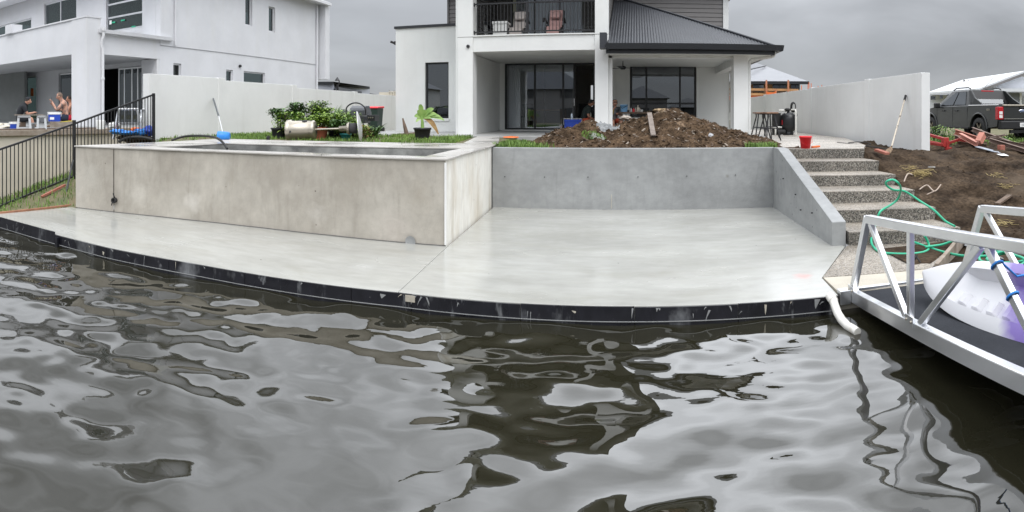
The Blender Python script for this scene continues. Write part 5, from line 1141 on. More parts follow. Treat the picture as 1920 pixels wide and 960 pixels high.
# ---- wheelie bin
wc = at_r(703,230,19.5); t = thing('wheelie_bin', 'dark green wheelie bin with red lid behind the barbecue', 'bin', (wc.x,wc.y,1.13)); ztp = at_r(703,203,19.5).z
b = MB(); hw = .20; b.add([(wc.x+sx*hw*k, wc.y+sy*.24*k, z) for z, k in ((1.16,.8),(ztp,1.0)) for sx, sy in ((-1,-1),(1,-1),(1,1),(-1,1))], [(3,2,1,0),(4,5,6,7),(0,1,5,4),(1,2,6,5),(2,3,7,6),(3,0,4,7)]); b.build('body', m_bin, t, bev=.015)
MB().prism([(wc.x-.23,wc.y-.28,ztp+.003),(wc.x-.23,wc.y+.26,ztp+.003),(wc.x-.23,wc.y+.24,ztp+.07),(wc.x-.23,wc.y-.24,ztp+.05)], (.46,0,0)).build('lid', m_red, t, bev=.015)
for s in (-1, 1): MB().lathe([(.09,-.025),(.09,.025)], (wc.x+s*.19,wc.y+.22,1.22), (1,0,0), 14).build('wheel', m_rubber, t)

# ---- lying blue bucket, mop pole, black hose into the pool
c = at_z(410,255,1.2); b = MB(); ax = V((.75,.25,.05)).normalized(); c0 = at_r(410,255.5,13.6)
b.lathe([(.115,0),(.12,.0),(.12,.015),(.085,.26),(.001,.26)], c0, ax, 22, cap=False); b.lathe([(.113,.002),(.08,.25),(.001,.25)], c0, ax, 22, cap=False); b.build('blue_bucket', m_bblue, None, 'bright blue bucket lying on its side beside the pool', 'bucket')
p0, p1 = at_r(420,250,14.2), at_x(400,185,-10.86)
t = thing('extension_pole', 'thin grey pole leaning on the left boundary wall above the blue bucket', 'pole', V((p0.x,p0.y,1.15)))
MB().tube([V((p0.x,p0.y,1.16)), p0.lerp(p1,.48)], .012, 8).build('tube', m_alu, t); MB().tube([p0.lerp(p1,.47), p1], .024, 8).build('grip', mat('grey_grip', (.09,.10,.11), .5, var=.1), t)
hp = [at_r(322,263,13.2), at_r(345,256,13.3), at_r(375,254.5,13.0), at_r(400,257,12.6), at_r(412,262,11.9), at_r(420,270,11.7), at_r(426,279,11.5)]
b = MB(); b.tube(smooth_path(hp), .025, 8); b.build('pool_hose', m_rubber, None, 'black flexible hose arching over the paving into the empty pool', 'hose')
c = at_z(500,262,1.16); rubble(503,259,13.8,.05,.05,.05,m_rubber,'small black lump on the grass left of the patio heater','rubber_scrap','scrap',2)
c = at_r(690,264,11.9)
c = at_z(958,258,1.15); b = MB(); b.lathe([(.20,0),(.19,.025),(.0,.04)], c, n=16); b.build('orange_disc', m_orange, None, 'flat orange disc lying in the grass left of the soil heap', 'disc')

# ================================================================== RIGHT PATIO THINGS
def stool(cx, cy, rz, label):
    t = thing('bar_stool', label, 'stool', (0,0,0), 'bar stools'); h = .70
    MB().box(-.17,-.17,h-.035,.17,.17,h).build('seat', mat('reclaimed_timber', (.17,.085,.05), .6, c2=(.28,.16,.10), scale=14) if 'reclaimed_timber' not in bpy.data.materials else bpy.data.materials['reclaimed_timber'], t, bev=.008)
    MB().box(-.12,-.12,h-.06,.12,.12,h-.036).build('seat_plate', m_black, t)
    for sx in (-1,1):
        for sy in (-1,1):
            b = MB(); b.tube([(sx*.09,sy*.09,h-.06),(sx*.09,sy*.09,h-.12),(sx*.21,sy*.21,.0)], .017, 6); b.build('leg', m_black, t)
    for z, w in ((.30,.155),): MB().tube([(-w,-w,z),(w,-w,z),(w,w,z),(-w,w,z)], .011, 6, closed=True).build('footrest', m_black, t)
    t.location = (cx,cy,1.083); t.rotation_euler = (0,0,rz)
for px, py, rz, lb in ((1426,263,.1,'left bar stool with timber seat and black legs by the column'), (1442,266,.35,'middle bar stool of the three timber topped stools'), (1447,261,-.2,'right bar stool nearest the black sand filter')):
    p = at_z(px, py-2.5, 1.083); stool(p.x, p.y, rz, lb)
# sand filter with valve and pipes
p = at_z(1478,253,1.083); cx, cy = p.x, p.y; t = thing('sand_filter', 'black pool sand filter tank with white pipes against the right wall', 'pool filter', (cx,cy,1.083)); z0 = 1.083
b = MB(); b.lathe([(.16,.0),(.17,.08),(.15,.10),(.22,.16),(.255,.26),(.255,.50),(.23,.60),(.15,.68),(.08,.70)], (cx,cy,z0), n=28); b.build('tank', mat('filter_black', (.014,.015,.017), .35, var=.1), t)
b = MB(); b.lathe([(.07,0),(.075,.05),(.10,.06),(.10,.10),(.06,.12),(.04,.13)], (cx-.03,cy,z0+.70), n=20); b.build('valve', m_rubber, t)
b = MB(); b.tube([(cx+.08,cy-.05,z0+.78),(cx+.17,cy-.08,z0+.78),(cx+.17,cy-.22,z0+.78),(cx+.17,cy-.26,z0+.70),(cx+.17,cy-.26,z0)], .026, 10); b.tube([(cx-.05,cy-.02,z0+.76),(cx-.2,cy,z0+.76),(cx-.30,cy,z0+.76)], .026, 10); b.tube([(cx-.10,cy-.1,z0+.72),(cx-.10,cy-.1,z0+.66)], .024, 8); b.build('pipe', m_pvc, t)
b = MB(); b.tube([(cx-.42,cy-.05,z0),(cx-.42,cy-.05,z0+.22),(cx-.55,cy-.05,z0+.25)], .03, 8); b.tube([(cx-.42,cy-.05,z0+.24),(cx-.2,cy-.08,z0+.24)], .03, 8); b.build('pipe', m_pvc, t)
MB().box(cx-.235,cy-.16,z0+.32,cx-.228,cy-.10,z0+.46).build('gauge_label', m_red, t)
p2 = V((cx-.28,cy+.12,z0)); t = thing('pump_box', 'black pump housing left of the sand filter tank', 'pump', p2)
MB().box(cx-.44,cy+.05,z0,cx-.22,cy+.35,z0+.68).build('housing', m_rubber, t, bev=.01); b = MB(); b.lathe([(.08,0),(.08,.22)], (cx-.36,cy-.14,z0+.10), (1,0,0), 14); b.build('motor', m_rubber, t)
c = V((cx+.20,cy+.12,z0+.86)); b = MB(); 
for k in range(5): b.tube([c+V((.06*cos(a)*(1+.1*k),.02*k-.04,.12*sin(a)*(1+.08*k))) for a in np.linspace(0,2*pi,18)], .014, 6, closed=True)
b.tube([c+V((.08,0,-.1)),c+V((.12,0,-.25)),c+V((.09,0,-.32)),c+V((.05,0,-.22))], .009, 6); b.build('cable_coil', m_rubber, None, 'coil of black cable hung on the wall above the sand filter', 'cable')
# red bucket on the top step
p = at_z(1514,279,1.083); c = V((3.30,10.85,1.084)); c = V((p.x,p.y+.13,1.084)); t = thing('red_bucket', 'bright red plastic bucket on the top step', 'bucket', c)
b = MB(); b.lathe([(.085,0),(.09,.0),(.118,.235),(.127,.235),(.127,.215)], c, n=26, cap=False); b.lathe([(.001,.0),(.085,.0)], c, n=26, cap=False); b.lathe([(.083,.01),(.114,.23)], c, n=26, cap=False); b.build('body', m_red, t)
b = MB(); b.tube([c+V((-.125,0,.21)),c+V((-.11,-.09,.12)),c+V((0,-.118,.06)),c+V((.11,-.09,.12)),c+V((.125,0,.21))], .004, 5); b.build('handle', m_red, t)
p = c+V((.22,.05,.0)); b = MB(); b.bar(p+V((-.08,0,.02)),p+V((.09,.05,.03)), .07, .035); b.build('orange_trowel_handle', m_orange, None, 'orange handled tool lying behind the red bucket', 'tool', bev=.008)
p = c+V((-.18,.08,.0)); b = MB(); b.bar(p+V((-.10,0,.01)),p+V((.02,.0,.015)), .02, .012); b.bar(p+V((.0,0,.015)),p+V((.07,.0,.03)), .05, .03); b.build('hand_trowel', m_woodd, None, 'small dark hand tool left of the red bucket', 'tool')
# shovel leaning on the right wall
pt = at_x(1698,180,5.66); pb = at_r(1672,274,12.0); t = thing('shovel', 'shovel with flaking white handle leaning on the right boundary wall', 'shovel', pb)
m_sh = mat('flaking_white_handle', (.62,.55,.45), .7, c2=(.10,.08,.06), scale=14, lo=.56, hi=.62)
MB().tube([pb, pt], .019, 8).build('handle', m_sh, t); MB().tube([pb.lerp(pt,.91), pt+(pt-pb)*.01], .028, 8).build('grip', m_rubber, t)
d = (pb-pt).normalized(); d2 = V((d.x-.25,d.y-.2,d.z*.7)).normalized(); sd = V((1,.4,0)).normalized(); up = d2.cross(sd)
b = MB(); P = []
for i, (s, w) in enumerate(((0,.04),(.05,.10),(.12,.20),(.24,.21),(.31,.15),(.34,.04))):
    cc = pb + d2*s; P += [cc - sd*w/2 - up*.02, cc, cc + sd*w/2 - up*.02]
b.add(P, [f for i in range(5) for f in ((3*i,3*i+1,3*i+4,3*i+3),(3*i+1,3*i+2,3*i+5,3*i+4))], 0, True); b.build('blade', mat('muddy_steel', (.30,.21,.13), .6, c2=(.16,.10,.06), scale=16), t)
b = MB(); b.tube(smooth_path([at_r(1570,267,13.6),at_r(1605,271,12.9),at_r(1640,276,12.3),at_r(1668,280,12.0)]), .012, 6); b.tube(smooth_path([at_r(1590,268,13.3),at_r(1610,266,13.1),at_r(1632,269,12.7),at_r(1625,272,12.6)]), .010, 6); b.build('conduit_coil', m_rubber, None, 'black conduit snaking along the soil at the foot of the right wall', 'conduit')
a, c = at_r(1643,281,11.3), at_r(1664,288,10.9); MB().bar(a, c, .09, .045).build('red_offcut', m_rust, None, 'short red offcut lying beside the top step', 'offcut', bev=.004)
# ================================================================== RIGHT YARD: steel, debris
def ground_at(px, py):
    lo, hi = 4.5, 40.0
    for k in range(900):
        r = 5.0 + k*.02; p = at_r(px, py, r)
        if p.x > 4.3 and p.z < h_soil(p.x, p.y): return p
    return p
def beam(a, c, w, h, m, label, cat='steel beam', nm='steel_beam'):
    pa, pc = at_r(*a), at_r(*c); d = (pc-pa).normalized(); sd = d.cross(V((0,0,1))).normalized(); u = sd.cross(d); b = MB()
    b.bar(pa, pc, w*.15, h)
    for s in (-1, 1): b.bar(pa+u*s*h/2+sd*w*.3, pc+u*s*h/2+sd*w*.3, w*.9, h*.1)
    return b.build(nm, m, None, label, cat, 'scrap steel pile', bev=.003)
m_dsteel = mat('rusty_dark_steel', (.13,.085,.065), .7, c2=(.24,.17,.14), scale=6)
beam((1791,247,14.6),(1836,262,14.2),.08,.12,m_rust,'red primed channel at the back left of the scrap steel pile')
beam((1802,253,13.6),(1834,270,13.2),.12,.09,mat('pinkish_primer', (.50,.24,.19), .7, var=.15, scale=5),'pinkish red flat channel crossing the front of the steel pile')
beam((1846,252,13.4),(1838,268,13.2),.15,.13,mat('pale_primer', (.46,.19,.14), .7, var=.15, scale=5),'short upright red channel stub in the middle of the steel pile')
beam((1824,242,14.8),(1905,272,14.0),.09,.09,m_dsteel,'long dark steel angle lying across the top of the pile')
beam((1838,262,13.5),(1884,253,14.1),.035,.04,m_dsteel,'thin dark bar sticking up to the right from the pile')
beam((1856,262,13.3),(1935,286,13.0),.12,.08,m_dsteel,'dark rusty plank like beam running off to the right of the pile')
beam((1790,256,14.0),(1840,271,13.4),.09,.08,m_woodd,'brown timber beam under the red channels of the pile','timber','timber_beam')
beam((1795,268,13.8),(1850,273,13.2),.10,.07,m_woodd,'low dark timber at the front left of the pile','timber','timber_beam')
beam((1852,259,13.6),(1940,277,13.6),.07,.07,m_dsteel,'second dark beam parallel behind the right hand beam of the pile')
a, c = at_r(1832,275,13.0), at_r(1878,287,12.6); MB().bar(a, c, .16, .012).build('metal_sheet', mat('galvanised_sheet', (.42,.46,.52), .4, var=.1, metal=.4), None, 'bluish galvanised strip on the soil in front of the steel pile', 'sheet')
a = at_r(1878,279,12.9); MB().box(a.x-.06,a.y-.05,a.z-.09,a.x+.06,a.y+.08,a.z+.08).build('steel_block', m_rust, None, 'square rusty end block under the right of the steel pile', 'steel block', bev=.004)
t = thing('towing_frame', 'red painted drawbar frame beside the near end of the right wall', 'drawbar', at_r(1770,272,13.6))
for a, c in (((1742,253,14.2),(1772,261,13.7)),((1742,266,14.0),(1768,271,13.6)),((1742,269,13.8),(1770,272,13.5)),((1772,270,13.6),(1798,262,13.7)),((1798,262,13.7),(1812,264,13.6))): MB().bar(at_r(*a), at_r(*c), .06, .06).build('tube', m_redsteel, t, bev=.004)
b = MB(); q = at_r(1772,266,13.6); b.box(q.x-.07,q.y-.07,q.z-.12,q.x+.07,q.y+.07,q.z+.10); b.lathe([(.05,-.08),(.05,.12)], q+V((.03,-.05,-.1)), n=10); b.box(q.x+.0,q.y-.1,q.z-.2,q.x+.13,q.y+.04,q.z-.12); b.build('coupling', m_redsteel, t, bev=.01)
g0 = ground_at(1881,294); MB().prism([(g0.x-.09,g0.y-.05,g0.z+.03),(g0.x+.09,g0.y-.08,g0.z+.02),(g0.x+.11,g0.y+.12,g0.z+.05),(g0.x-.07,g0.y+.14,g0.z+.05)], (0,0,.004)).build('paper_sheet', m_paper, None, 'white sheet of paper lying on the soil below the steel pile', 'paper')
a, c = ground_at(1870,386), ground_at(1893,370); MB().bar(a+V((0,0,.03)), c+V((0,0,.03)), .09, .03).build('timber_offcut', m_woodd, None, 'dark timber offcut lying on the soil slope above the far gangway rail', 'offcut')
pp = [ground_at(1724,360)+V((0,0,.04)), ground_at(1738,354)+V((0,0,.06)), ground_at(1752,362)+V((0,0,.03)), ground_at(1764,352)+V((0,0,.05))]
b = MB(); b.tube(smooth_path(pp), .011, 6); b.tube(smooth_path([pp[2], ground_at(1738,368)+V((0,0,.03))]), .008, 6); b.build('root_twig', mat('pale_twig', (.42,.34,.28), .9, var=.1), None, 'pale forked twig on the soil beside the steps', 'twig')
pp = [ground_at(1695,344)+V((0,0,.03)), ground_at(1702,334)+V((0,0,.07)), ground_at(1711,330)+V((0,0,.02))]; b = MB(); b.tube(smooth_path(pp), .012, 6); b.build('root_twig', bpy.data.materials['pale_twig'], None, 'short bent pale twig beside the fourth step', 'twig')
a = ground_at(1748,316); MB().bar(a+V((-.02,.1,.02)), a+V((.02,-.05,.03)), .03, .012).build('paint_stick', m_wplast, None, 'small white stick on the soil right of the steps', 'stick')
random.seed(21); b = MB()
for px, py, n_ in ((1705,318,30),(1722,327,60),(1735,325,40),(1885,350,30),(1880,420,24),(1870,330,20)):
    for k in range(n_):
        g1 = ground_at(px+random.gauss(0,9), py+random.gauss(0,3)); a = random.random()*6.3; d = V((cos(a),sin(a),random.uniform(-.1,.3)))*random.uniform(.03,.10); b.bar(g1-d+V((0,0,.02)), g1+d+V((0,0,.02)), .006, .004)
b.build('dry_grass', mat('straw', (.42,.33,.15), .9, var=.2, scale=12), kind='stuff')
tag(bpy.data.objects['dry_grass'], 'wisps of dry straw scattered over the soil slope', 'straw')
random.seed(5); b = MB()
for k in range(1200):
    x, y = random.uniform(4.4,12), random.uniform(5.8,15); z = h_soil(x, y); s = random.uniform(.006,.022)*(2 if random.random() < .06 else 1); a = random.random()*6.3; d = V((cos(a),sin(a),random.uniform(-.4,.4)))*s*.7
    b.bar(V((x,y,z-.004))-d, V((x,y,z+.002))+d, s*1.1, s*.7, mi=0)
b.build('soil_clods', [m_soil], None, 'loose clods over the soil slope', 'clods', kind='stuff')
# ================================================================== PARKED UTILITY
m_car = mat('grey_car_paint', (.028,.030,.029), .32, var=.04, coat=.3, metal=.2); m_trim = mat('black_trim', (.012,.012,.013), .5, var=.05); m_tail = mat('tail_lamp_red', (.45,.012,.02), .15, var=.05)
def truck(cx, y0, z0):
    t = thing('pickup_truck', 'dark grey dual cab pickup parked behind the scrap steel at the right', 'car', (cx,y0,z0)); P = lambda x, y, z: (cx+x, y0+y, z0+z)
    arch = lambda yc, r: [(yc+r*cos(a), .42+r*sin(a)) for a in np.linspace(pi, 0, 11)]
    prof = [(.08,.50),(.62,.44)] + arch(1.10,.46) + [(1.60,.42),(3.75,.40)] + arch(4.28,.46) + [(4.80,.42),(5.22,.45),(5.30,.62),(5.28,.86),(5.12,1.02),(3.98,1.14),(1.72,1.16),(.06,1.14),(.04,.75)]
    b = MB(); n = len(prof); W_ = .93
    vs_ = [P(s*W_*(1 if z < 1.05 else .985), y, z) for s in (-1, 1) for y, z in prof]; b.add(vs_, [tuple(reversed(range(n))), tuple(range(n, 2*n))] + [(i, (i+1)%n, n+(i+1)%n, n+i) for i in range(n)]); b.build('body', m_car, t, bev=.035, seg=3)
    b = MB(); lo = [(-.86,1.74),(.86,1.74),(.84,4.02),(-.84,4.02)]; hi = [(-.68,2.00),(.68,2.00),(.64,3.22),(-.64,3.22)]; ROOF = 1.71
    b.add([P(x,y,1.13) for x,y in lo]+[P(x,y,ROOF) for x,y in hi], [(4,5,6,7),(0,1,5,4),(1,2,6,5),(2,3,7,6),(3,0,4,7)]); b.build('cab', m_car, t, bev=.05, seg=3)
    def face(u, v, s, nm='window', m=m_carglass, k=.008):       # side glass: u along, v height fractions
        def pt(yf, zf):
            x = .86+( .68-.86)*zf; y = 1.74+(2.0-1.74)*zf + (4.02-1.74+( (3.22-2.0)-(4.02-1.74))*zf)*yf; return P(s*(x+k), y, 1.13+.58*zf)
        return [pt(a, c) for a, c in zip(u, v)]
    for s in (-1, 1):
        for u in (((.12,.46,.47,.16),(.12,.12,.86,.86)), ((.50,.90,.66+.0,.515),(.12,.10,.86,.86))):
            q = face(u[0], u[1], s); b = MB(); b.add(q, [(0,1,2,3)]); b.build('side_window', m_trim if False else m_carglass, t)
            q2 = face(u[0], u[1], s, k=.002); b = MB(); cen = sum((V(x) for x in q2), V())/4; b.add([cen+(V(x)-cen)*1.07 for x in q2], [(0,1,2,3)]); b.build('window_trim', m_trim, t)
        for yy in (2.35,3.25): MB().box(*P(s*.935,yy,.98), *P(s*.965,yy+.18,1.02)).build('door_handle', m_trim, t, bev=.006)
        for yy in (1.78,2.72,3.82): MB().box(*P(s*.9315,yy,.48), *P(s*.928,yy+.012,1.12)).build('door_gap', m_trim, t)
        b = MB(); b.box(*P(s*.90,3.62,1.10), *P(s*1.10,3.78,1.28)); b.build('mirror', m_trim, t, bev=.03)
        b = MB(); b.tube([P(s*.62,2.05,1.73),P(s*.62,2.2,1.78),P(s*.6,3.0,1.78),P(s*.6,3.2,1.71)], .02, 6); b.build('roof_rail', m_trim, t)
        b = MB(); b.prism([P(s*.80,.95,1.15),P(s*.80,1.75,1.15),P(s*.70,2.02,1.70),P(s*.72,1.88,1.68),P(s*.78,1.55,1.42)], (-s*.05,0,0)); b.build('sail_panel', m_car, t, bev=.01)
        MB().box(*P(s*.88,.05,1.155), *P(s*.93,1.72,1.185)).build('bed_rail', m_chrome if s < 0 else m_trim, t, bev=.006)
        b = MB(); b.box(*P(s*.74,-.005,.72), *P(s*.942,.16,1.11)); tl = b.build('tail_lamp', m_tail, t, bev=.02)
        MB().box(*P(s*.78,-.012,.88), *P(s*.90,-.004,.97)).build('lamp_lens', m_wplast, tl); MB().box(*P(s*.78,-.012,.77), *P(s*.90,-.004,.86)).build('lamp_lens', m_wplast, tl)
        MB().box(*P(s*.935,1.62,.40), *P(s*1.0,3.72,.46)).build('side_step', m_trim, t, bev=.01)
        for yc in (1.10,4.28):
            for a0 in (0,):
                b = MB(); pts = [(yc+.49*cos(a), .42+.49*sin(a)) for a in np.linspace(pi*1.0, 0, 15)]; b.tube([P(s*.935,y,z) for y, z in pts], .035, 6); b.build('wheel_arch', m_car, t)
            wh_ = MB(); wh_.lathe([(.24,-.13),(.34,-.13),(.385,-.10),(.39,0),(.385,.10),(.34,.13),(.24,.13)], P(s*.82,yc,.39), (s,0,0), 28, cap=False); w_ = wh_.build('wheel', m_rubber, t)
            b = MB(); b.lathe([(.245,.10),(.23,.02),(.10,.03),(.05,.06),(.0,.065)], P(s*.82,yc,.39), (s,0,0), 24, cap=False)
            b.build('rim', m_trim, w_)
            for k in range(6):
                a = 2*pi*k/6; b = MB(); b.bar(P(s*.90,yc+.05*cos(a),.39+.05*sin(a)), P(s*.915,yc+.235*cos(a),.39+.235*sin(a)), .045, .03, up=(1,0,0)); b.build('spoke', m_steel, w_)
    b = MB(); b.add([P(-.62,1.775,1.24),P(.62,1.775,1.24),P(.56,1.955,1.63),P(-.56,1.955,1.63)], [(0,1,2,3)]); b.build('rear_window', m_carglass, t)
    b = MB(); b.add([P(-.74,1.745,1.17),P(.74,1.745,1.17),P(.62,1.975,1.68),P(-.62,1.975,1.68)], [(0,1,2,3)]); b.build('window_trim', m_trim, t)
    b = MB(); b.add([P(-.74,3.93,1.2),P(.74,3.93,1.2),P(.60,3.30,1.67),P(-.60,3.30,1.67)], [(3,2,1,0)]); b.build('windscreen', m_carglass, t)
    MB().box(*P(-.78,.10,1.145), *P(.78,1.70,1.172)).build('bed_cover', m_trim, t, bev=.01)
    MB().box(*P(-.73,.012,.70), *P(.73,.06,1.13)).build('tailgate', m_car, t, bev=.015); MB().box(*P(-.74,-.03,1.13), *P(.74,.08,1.18)).build('tailgate_spoiler', m_steel, t, bev=.012)
    MB().box(*P(-.72,-.004,.735), *P(.72,.012,.75)).build('tailgate_strip', m_chrome, t)
    MB().box(*P(-.90,-.10,.42), *P(.90,.10,.68)).build('rear_bumper', m_trim, t, bev=.03)
    MB().box(*P(-.5,-.05,.30), *P(.5,.05,.40)).build('tow_bar', m_trim, t); b = MB(); b.tube([P(.02,-.1,.36),P(.02,-.16,.36),P(.02,-.16,.42)], .02, 6); b.lathe([(.025,0),(.03,.02),(.0,.045)], P(.02,-.16,.42), n=10); b.build('tow_ball', m_steel, t)
    MB().box(*P(.0-.19,-.115,.49), *P(.19,-.105,.62)).build('number_plate', m_paper, t)
    b = MB(); b.lathe([(.0,.012),(.05,.012),(.058,.0)], P(-.02,.012,.985), (0,-1,0), 24, sx=2.1, cap=False); em = b.build('emblem', m_chrome, t); b = MB(); b.lathe([(.0,.016),(.044,.015),(.046,.01)], P(-.02,.010,.985), (0,-1,0), 24, sx=2.2, cap=False); b.build('emblem_field', mat('emblem_blue', (.10,.16,.32), .2, var=0), em)
    MB().box(*P(-.12,-.02,1.06), *P(.12,.012,1.10)).build('tailgate_handle', m_trim, t, bev=.008)
    MB().tube([P(.45,3.0,1.7),P(.55,2.3,2.25)], .006, 5).build('aerial', m_trim, t)
    MB().box(*P(-.25,1.985,1.65), *P(.25,1.96,1.69)).build('brake_lamp', m_tail, t)
    MB().box(*P(-.9,5.22,.80), *P(-.55,5.31,.98)).build('headlight', m_carglass, t); MB().box(*P(.55,5.22,.80), *P(.9,5.31,.98)).build('headlight', m_carglass, t); MB().box(*P(-.5,5.27,.6), *P(.5,5.32,.95)).build('grille', m_trim, t)
    def text(s_, size, loc, rot, m, nm, par):
        cu = bpy.data.curves.new(nm, 'FONT'); cu.body = s_; cu.size = size; cu.extrude = .002; cu.align_x = 'CENTER'; cu.align_y = 'CENTER'
        o = bpy.data.objects.new(nm+'_tmp', cu); col.objects.link(o); bpy.context.view_layer.update()
        me = bpy.data.meshes.new_from_object(o.evaluated_get(bpy.context.evaluated_depsgraph_get())); bpy.data.objects.remove(o); me.materials.append(m)
        o = bpy.data.objects.new(nm, me); col.objects.link(o); o.parent = par; o.location = V(loc) - OFF[t.name]; o.rotation_euler = rot; OFF[o.name] = OFF[t.name]; return o
    text('113·9E4', .085, P(0,-.119,.555), (pi/2,0,0), m_trim, 'plate_lettering', t)
    text('4X4', .11, P(-.945,.55,1.02), (pi/2,0,-pi/2), m_steel, 'side_lettering', t)
    text('Ford', .065, P(-.02,-.008,.985), (pi/2,0,0), m_chrome, 'emblem_lettering', t)
    return t
truck(11.30, 14.75, .84)
random.seed(3)
for px, lb in ((1752,'leafy green weed clump beside the near end of the right wall'),(1768,'leafy green weed clump between the wall and the steel pile'),(1784,'tall green weed clump in front of the pickup side'),(1886,'yellow green weed showing between the steel and the pickup bumper')):
    b0 = at_r(px,258,15.5); b0.z = h_soil(b0.x,b0.y); t = thing('weed_clump', lb, 'plant', b0, 'weeds by the steel pile'); b = MB()
    hmax = .42 if px < 1800 else .22
    for k in range(170):
        q = b0 + V((random.gauss(0,.14),random.gauss(0,.12),random.random()*hmax*1.1)); leaf(b, q, rdir(.3), .07, .035, random.choice((0,1)), .3, 2)
    b.build('foliage', [m_leafd, m_leafl], t, kind='stuff'); b = MB()
    for k in range(7): a = random.random()*6.3; b.tube([b0, b0+V((.1*cos(a),.1*sin(a),hmax))], .006, 4)
    b.build('stem', m_leafd, t)
# ================================================================== THE LUNCH TABLE under the veranda
tp = at_y(1190,210,17.9); t = thing('outdoor_table', 'low timber outdoor table behind the soil heap under the veranda', 'table', (tp.x,17.9,1.165))
x0, x1 = at_y(1160,210,17.9).x, at_y(1222,210,17.9).x
MB().box(x0,17.6,tp.z-.05,x1,18.5,tp.z).build('table_top', m_woodd, t, bev=.005)
for x in (x0+.05,x1-.1):
    for y in (17.66,18.4): MB().box(x,y,1.166,x+.06,y+.06,tp.z-.05).build('leg', m_woodd, t)
c = at_y(1170,209,17.75); c.z = tp.z+.001; t = thing('pale_blue_bucket', 'pale blue bucket with dark handle on the lunch table', 'bucket', c)
b = MB(); b.lathe([(.095,0),(.12,.22),(.125,.22),(.125,.20)], c, n=20, cap=False); b.lathe([(.001,.21),(.118,.21)], c, n=20, cap=False); b.build('body', m_lblue, t); b = MB(); b.tube([c+V((-.12,-.02,.17)),c+V((-.05,-.125,.10)),c+V((.05,-.125,.16)),c+V((.11,-.05,.20))], .007, 5); b.build('handle', m_rubber, t)
for i, (px, hgt, m, lb) in enumerate(((1178,.06,m_rubber,'dark small box left of the bottles on the lunch table'),(1183,.12,m_wplast,'pale jar on the lunch table beside the blue bucket'),(1188,.11,m_red,'red capped sauce bottle on the lunch table'),(1192,.13,m_cream,'cream bottle right of the red sauce bottle'),(1196,.20,m_steel,'tall narrow bottle on the lunch table'),(1199,.13,m_cream,'squat cream bottle right of the tall bottle'),(1203,.07,m_wplast,'white cup at the right of the bottles'))):
    c = at_y(px,209,17.8+.05*(i%2)); c.z = tp.z+.001; b = MB(); r_ = .035 if hgt > .09 else .04
    b.lathe([(r_,0),(r_,hgt*.62),(r_*.45,hgt*.8),(r_*.4,hgt)] if hgt > .09 else [(r_*.9,0),(r_,hgt)], c, n=12); b.build('bottle' if hgt > .09 else 'cup', m, None, lb, 'bottle' if hgt > .09 else 'container', 'things on the lunch table')
def cooler(c, w, d, h, label, rz=0, sticker=True, lidm=m_wplast):
    t = thing('cooler_box', label, 'cooler', (0,0,0), 'cooler boxes')
    MB().box(-w/2,-d/2,0,w/2,d/2,h*.82).build('body', m_blue, t, bev=.012); MB().box(-w/2-.01,-d/2-.01,h*.82,w/2+.01,d/2+.01,h).build('lid', lidm, t, bev=.012)
    if sticker: MB().box(-w*.38,-d/2-.004,h*.22,-w*.02,-d/2-.001,h*.52).build('sticker', m_paper, t)
    b = MB(); b.tube([(-w/2-.02,0,h*.6),(-w/2-.03,0,h+.02),(w/2+.03,0,h+.02),(w/2+.02,0,h*.6)], .01, 6); b.build('handle', m_wplast, t)
    t.location = c; t.rotation_euler = (0,0,rz); return t
c = at_y(1074,236,17.9); cooler((c.x,17.9,1.166), .50, .36, at_y(1074,224,17.9).z-1.166, 'dark blue cooler box with a water bottle on it under the veranda', .1, False, m_blue)
c = V((c.x-.03,17.9,at_y(1074,224,17.9).z+.002)); b = MB(); b.lathe([(.032,0),(.035,.02),(.035,.13),(.015,.17),(.015,.19)], c, n=12); b.build('water_bottle', mat('clear_bottle', (.60,.68,.74), .1, var=.05), None, 'clear plastic water bottle standing on the dark blue cooler', 'bottle')

